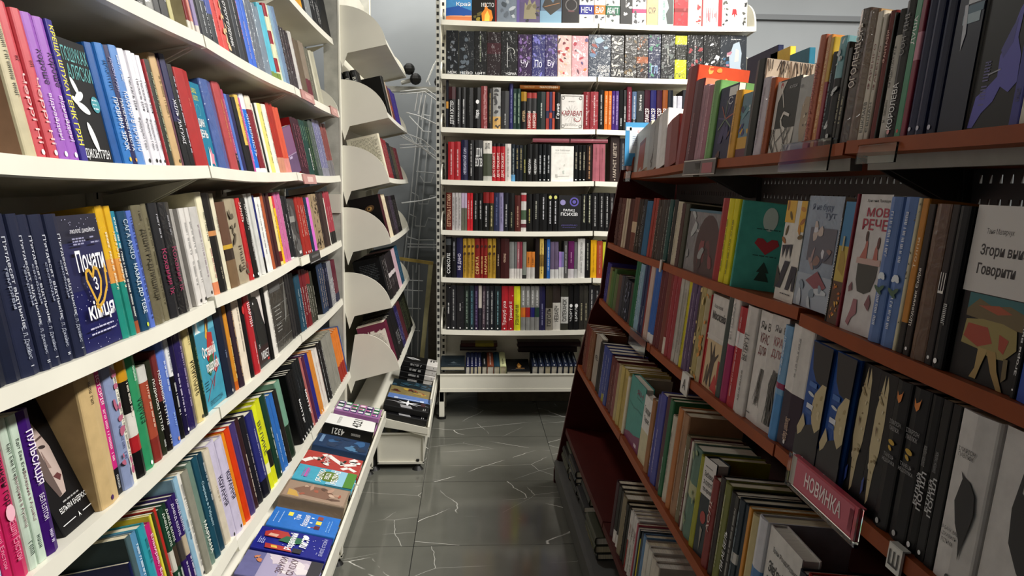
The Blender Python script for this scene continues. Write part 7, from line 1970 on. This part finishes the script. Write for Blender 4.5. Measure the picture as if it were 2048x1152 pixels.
shelf_tag('L2', 3.09, 3.24, -.03, .004, '#c98e8a', 'pink tag at the far end of the sixth shelf, wall bookcase', m=M_PINK, card=((.3, .75, .35, .8, '#d8aaa4'),))
shelf_tag('L3', 2.55, 2.75, -.034, -.002, '#c98e8a', 'pink tag on the fifth shelf edge of the wall bookcase', m=M_PINK, card=((.28, .72, .2, .75, '#e0c0b8'),))
shelf_tag('L4', 2.62, 2.80, -.03, .004, '#2c2c2c', 'black tag on the fourth shelf edge of the wall bookcase', card=((.2, .85, .5, .75, '#5c5c5c'), (.05, .95, .05, .12, '#a0a0a0')))
shelf_tag('L4', 2.49, 2.615, -.026, .001, '#ecead8', 'cream tag beside the black tag, fourth shelf of wall bookcase')
b = MB(); o = shelf_tag('R3', 1.205, .985, -.036, .012, '#c8485c', 'pink new-arrival strip with white lettering on the third gondola shelf', 'НОВИНКА', '#f4e4e4', tv=(.28, .78), tu=(.25, .8), card=((.08, .95, .05, .95, '#c05468'), (.0, .08, .0, 1.0, '#b0aaa0'), (.9, .95, .15, .85, '#9c2840')))
b = MB(); b.box(-.118, -.107, -.0085, -.0025, -.042, .014); b.box(.107, .118, -.0085, -.0025, -.042, .014); b.box(-.118, .118, -.0085, -.0025, -.042, -.037); b.build('clear_holder_frame', M_CLEAR, o)
shelf_tag('R3', 1.875, 1.815, -.046, .006, '#dcdad4', 'small white letter card hanging from the third gondola shelf', 'А', '#303030', tv=(.25, .75), tu=(.3, .7))
shelf_tag('R3', .905, .875, -.03, .004, '#dcdad4', 'small white letter card under the black and white books, gondola', 'Ш', '#303030', tv=(.2, .8), tu=(.15, .85))
shelf_tag('R2', 2.262, 2.245, -.03, .006, '#d0ccc4', 'tiny white card at the fourth gondola shelf joint')
shelf_tag('RT', 2.262, 1.965, -.04, .002, '#5c5450', 'framed photo tag on the top gondola shelf edge', card=((.05, .55, .1, .9, '#3a3836'), (.4, .55, .3, .8, '#8c8880'), (.62, .92, .1, .75, '#9c5058'), (.0, 1.0, .93, 1.0, '#c0bcb4'), (.0, 1.0, .0, .05, '#c0bcb4')))
for row, s0, s1, z0, z1, lb in (('RT', 1.555, 1.335, -.045, .012, 'clear empty tag holder on the top gondola shelf edge'), ('RT', 3.15, 3.02, -.036, .004, 'clear tag holder at the back end of the top gondola shelf'), ('R3', 2.52, 2.28, -.05, .004, 'clear tag holder on the third gondola shelf edge'), ('RT', 1.235, 1.12, -.04, -.01, 'clear tag holder under the top gondola shelf near navy books')):
    shelf_tag(row, s0, s1, z0, z1, '#ffffff', lb, m=M_CLEAR)

# notice card at the back end of the gondola's top shelf
nt_ = empty('notice_card', (.70, 3.09, 1.375)); tag(nt_, 'blue and white printed notice card standing at the top gondola shelf end', 'notice')
b = MB(); b.box(-.075, .10, 0, .003, 0.0, .172, lin('#4aa0d8')); b.build('card', M_TAGPRINT, nt_)
b = MB(); b.box(-.058, .09, -.001, .0, .05, .152, lin('#dfe8f0')); b.box(-.072, -.05, -.001, 0, .14, .155, lin('#e8f2f8')); b.build('white_panel', M_TAGPRINT, nt_)
q = MB(); vs, fs = TEXTS['Шановні друзі!']; q.faces([(-.025 + .11 * a, -.0014, .128 + .014 * c) for a, c in vs], fs, lin('#b03848')); q.build('title_lettering', M_INK, nt_)
q = MB(); D_ = Face(q, .15, .17, -.0012, 0); D_.lines(.2, .48, 1.0, .68, 5, '#7890b0'); q.build('small_lettering', M_INK, nt_)
b = MB(); b.box(-.075, .10, .003, .05, 0, .003, lin('#4aa0d8')); b.build('stand', M_TAGPRINT, nt_)

# ------------------------------------------------------------------ display wires, rails and frame between the bookcases
rail = tag(empty('display_rail', (0, 0, 0)), 'grey steel rail with black end caps above the wire racks', 'rail')
p = [(-0.403, 4.50, 1.823), (-0.157, 4.50, 1.853)]
b = MB(); b.box(p[0][0] - .1, p[1][0] + .02, 4.47, 4.51, p[0][2] - .01, p[0][2] + .02); b.build('bar', M_GREYST, rail)
for k, c in enumerate([(-0.344, 4.42, 1.932), (-0.308, 4.42, 1.878), (-0.171, 4.42, 1.864)]):
    b = MB(); b.ball(c, .033); b.build('end_cap', M_BLACK, rail)
    b = MB(); b.tube([c, (c[0] - (.08 if k < 2 else -.06), 4.44, c[2] - .02)], .012, 8); b.build('arm', M_GREYST, rail)
def wires(name, label, runs, y=4.6, r=.0034):
    t = tag(empty(name, (0, 0, 0)), label, 'wire rack', 'wire display racks')
    b = MB()
    for run in runs: b.tube(run, r, 5)
    b.build('wire_lattice', M_CHROME, t)
    return t
wires('wire_rack', 'tall chrome wire rack with short arms on the grey wall', [
    [(-0.297, 4.73, 1.826), (-0.414, 4.73, 0.746)], [(-0.270, 4.73, 1.826), (-0.387, 4.73, 0.746)], [(-0.231, 4.73, 1.827), (-0.334, 4.73, 0.746)],
    [(-0.330, 4.73, 1.369), (-0.184, 4.73, 1.355)], [(-0.306, 4.73, 1.342), (-0.282, 4.73, 1.302), (-0.239, 4.73, 1.303), (-0.221, 4.73, 1.349)], [(-0.355, 4.73, 1.241), (-0.319, 4.73, 1.220), (-0.313, 4.73, 1.171), (-0.258, 4.73, 1.171), (-0.245, 4.73, 1.221), (-0.184, 4.73, 1.215)],
    [(-0.375, 4.73, 1.109), (-0.332, 4.73, 1.091), (-0.338, 4.73, 1.036), (-0.277, 4.73, 1.033), (-0.258, 4.73, 1.086), (-0.184, 4.73, 1.074)], [(-0.394, 4.73, 0.970), (-0.320, 4.73, 0.949), (-0.222, 4.73, 0.950), (-0.222, 4.73, 0.888)], [(-0.385, 4.73, 0.924), (-0.185, 4.73, 0.919)], [(-0.385, 4.73, 0.905), (-0.185, 4.73, 0.903)],
    [(-0.286, 4.73, 1.708), (-0.238, 4.73, 1.703)], [(-0.298, 4.73, 1.612), (-0.238, 4.73, 1.607)], [(-0.311, 4.73, 1.522), (-0.244, 4.73, 1.517)]])
wires('wire_basket', 'flat chrome wire truss leaning under the steel rail', [
    [(-0.400, 4.45, 1.592), (-0.270, 4.45, 1.543), (-0.167, 4.45, 1.454)], [(-0.400, 4.45, 1.563), (-0.281, 4.45, 1.503), (-0.167, 4.45, 1.408)], [(-0.400, 4.45, 1.578), (-0.167, 4.45, 1.431)],
    [(-0.383, 4.45, 1.581), (-0.366, 4.45, 1.547), (-0.344, 4.45, 1.570), (-0.321, 4.45, 1.528), (-0.298, 4.45, 1.551), (-0.276, 4.45, 1.498), (-0.253, 4.45, 1.526), (-0.230, 4.45, 1.459), (-0.207, 4.45, 1.482), (-0.184, 4.45, 1.425)], [(-0.401, 4.45, 1.513), (-0.273, 4.45, 1.520)], [(-0.401, 4.45, 1.496), (-0.258, 4.45, 1.506)]])
wires('wire_basket', 'fan of chrome wires hanging below the steel rail', [
    [(-0.394, 4.40, 1.806), (-0.249, 4.40, 1.822), (-0.176, 4.40, 1.774)], [(-0.394, 4.40, 1.792), (-0.254, 4.40, 1.805), (-0.170, 4.40, 1.746)], [(-0.293, 4.40, 1.805), (-0.311, 4.40, 1.700)], [(-0.265, 4.40, 1.805), (-0.294, 4.40, 1.684)], [(-0.249, 4.40, 1.789), (-0.277, 4.40, 1.651)],
    [(-0.361, 4.40, 1.691), (-0.288, 4.40, 1.673), (-0.182, 4.40, 1.625)], [(-0.345, 4.40, 1.672), (-0.266, 4.40, 1.590)], [(-0.192, 4.40, 1.976), (-0.237, 4.40, 1.871), (-0.226, 4.40, 1.844)], [(-0.203, 4.40, 1.959), (-0.246, 4.40, 1.858)]])
wires('display_hook', 'single white rod hook sticking out between the bookcases', [[(-0.395, 4.45, 1.183), (-0.289, 4.45, 1.195), (-0.173, 4.45, 1.222), (-0.176, 4.45, 1.231)]], r=.004)
wires('wire_rack', 'dark low wire grid behind the leaning frame', [[(-0.377, 4.66, 0.801), (-0.396, 4.66, -0.025)], [(-0.347, 4.66, 0.801), (-0.365, 4.66, -0.025)], [(-0.310, 4.66, 0.801), (-0.327, 4.66, -0.025)], [(-0.409, 4.66, 0.708), (-0.286, 4.66, 0.702)], [(-0.409, 4.66, 0.646), (-0.287, 4.66, 0.640)], [(-0.410, 4.66, 0.534), (-0.300, 4.66, 0.528)], [(-0.411, 4.66, 0.396), (-0.306, 4.66, 0.389)]])
fr = tag(empty('picture_frame', (0, 0, 0)), 'empty gilt and pale wooden frame leaning between the end bookcase and back bookcase', 'frame')
a_, c_, d_ = [(-0.215, 4.45, 0.823), (-0.295, 4.45, 0.003), (-0.436, 4.45, 0.854)]
def bar(p0, p1, wd, m, name):
    p0, p1 = Vector(p0), Vector(p1); d = (p1 - p0); n = Vector((-d.z, 0, d.x)).normalized() * wd; y = Vector((0, .018, 0))
    b = MB(); q = [p0, p1, p1 + n, p0 + n]
    b.faces(q + [k + y for k in q], [(0, 1, 2, 3), (7, 6, 5, 4), (0, 4, 5, 1), (1, 5, 6, 2), (2, 6, 7, 3), (3, 7, 4, 0)]); b.build(name, m, fr)
dz = Vector(c_) - Vector(a_)
bar(a_, c_, -.026, M_FRAMEP, 'frame_side'); bar(d_, Vector(a_) + Vector((0, 0, .0)), .018, M_BRASS, 'frame_side')
bar(Vector(d_), Vector(d_) + dz, .026, M_FRAMEP, 'frame_side'); bar(Vector(d_) + dz, Vector(a_) + dz, .018, M_BRASS, 'frame_side')
p = [(-0.220, 4.55, 0.819), (-0.167, 4.55, 0.106)]
b = MB(); b.box(p[0][0] - .03, p[1][0] + .02, 4.55, 4.565, 0, p[0][2]); tag(b.build('leaning_board', M_BOARD), 'grey-brown board standing beside the back bookcase post', 'board')
b = MB(); b.box(.05, .62, 4.45, 4.7, 0.0, .10); tag(b.build('carton', M_BOARD), 'brown carton on the floor under the back bookcase', 'carton')
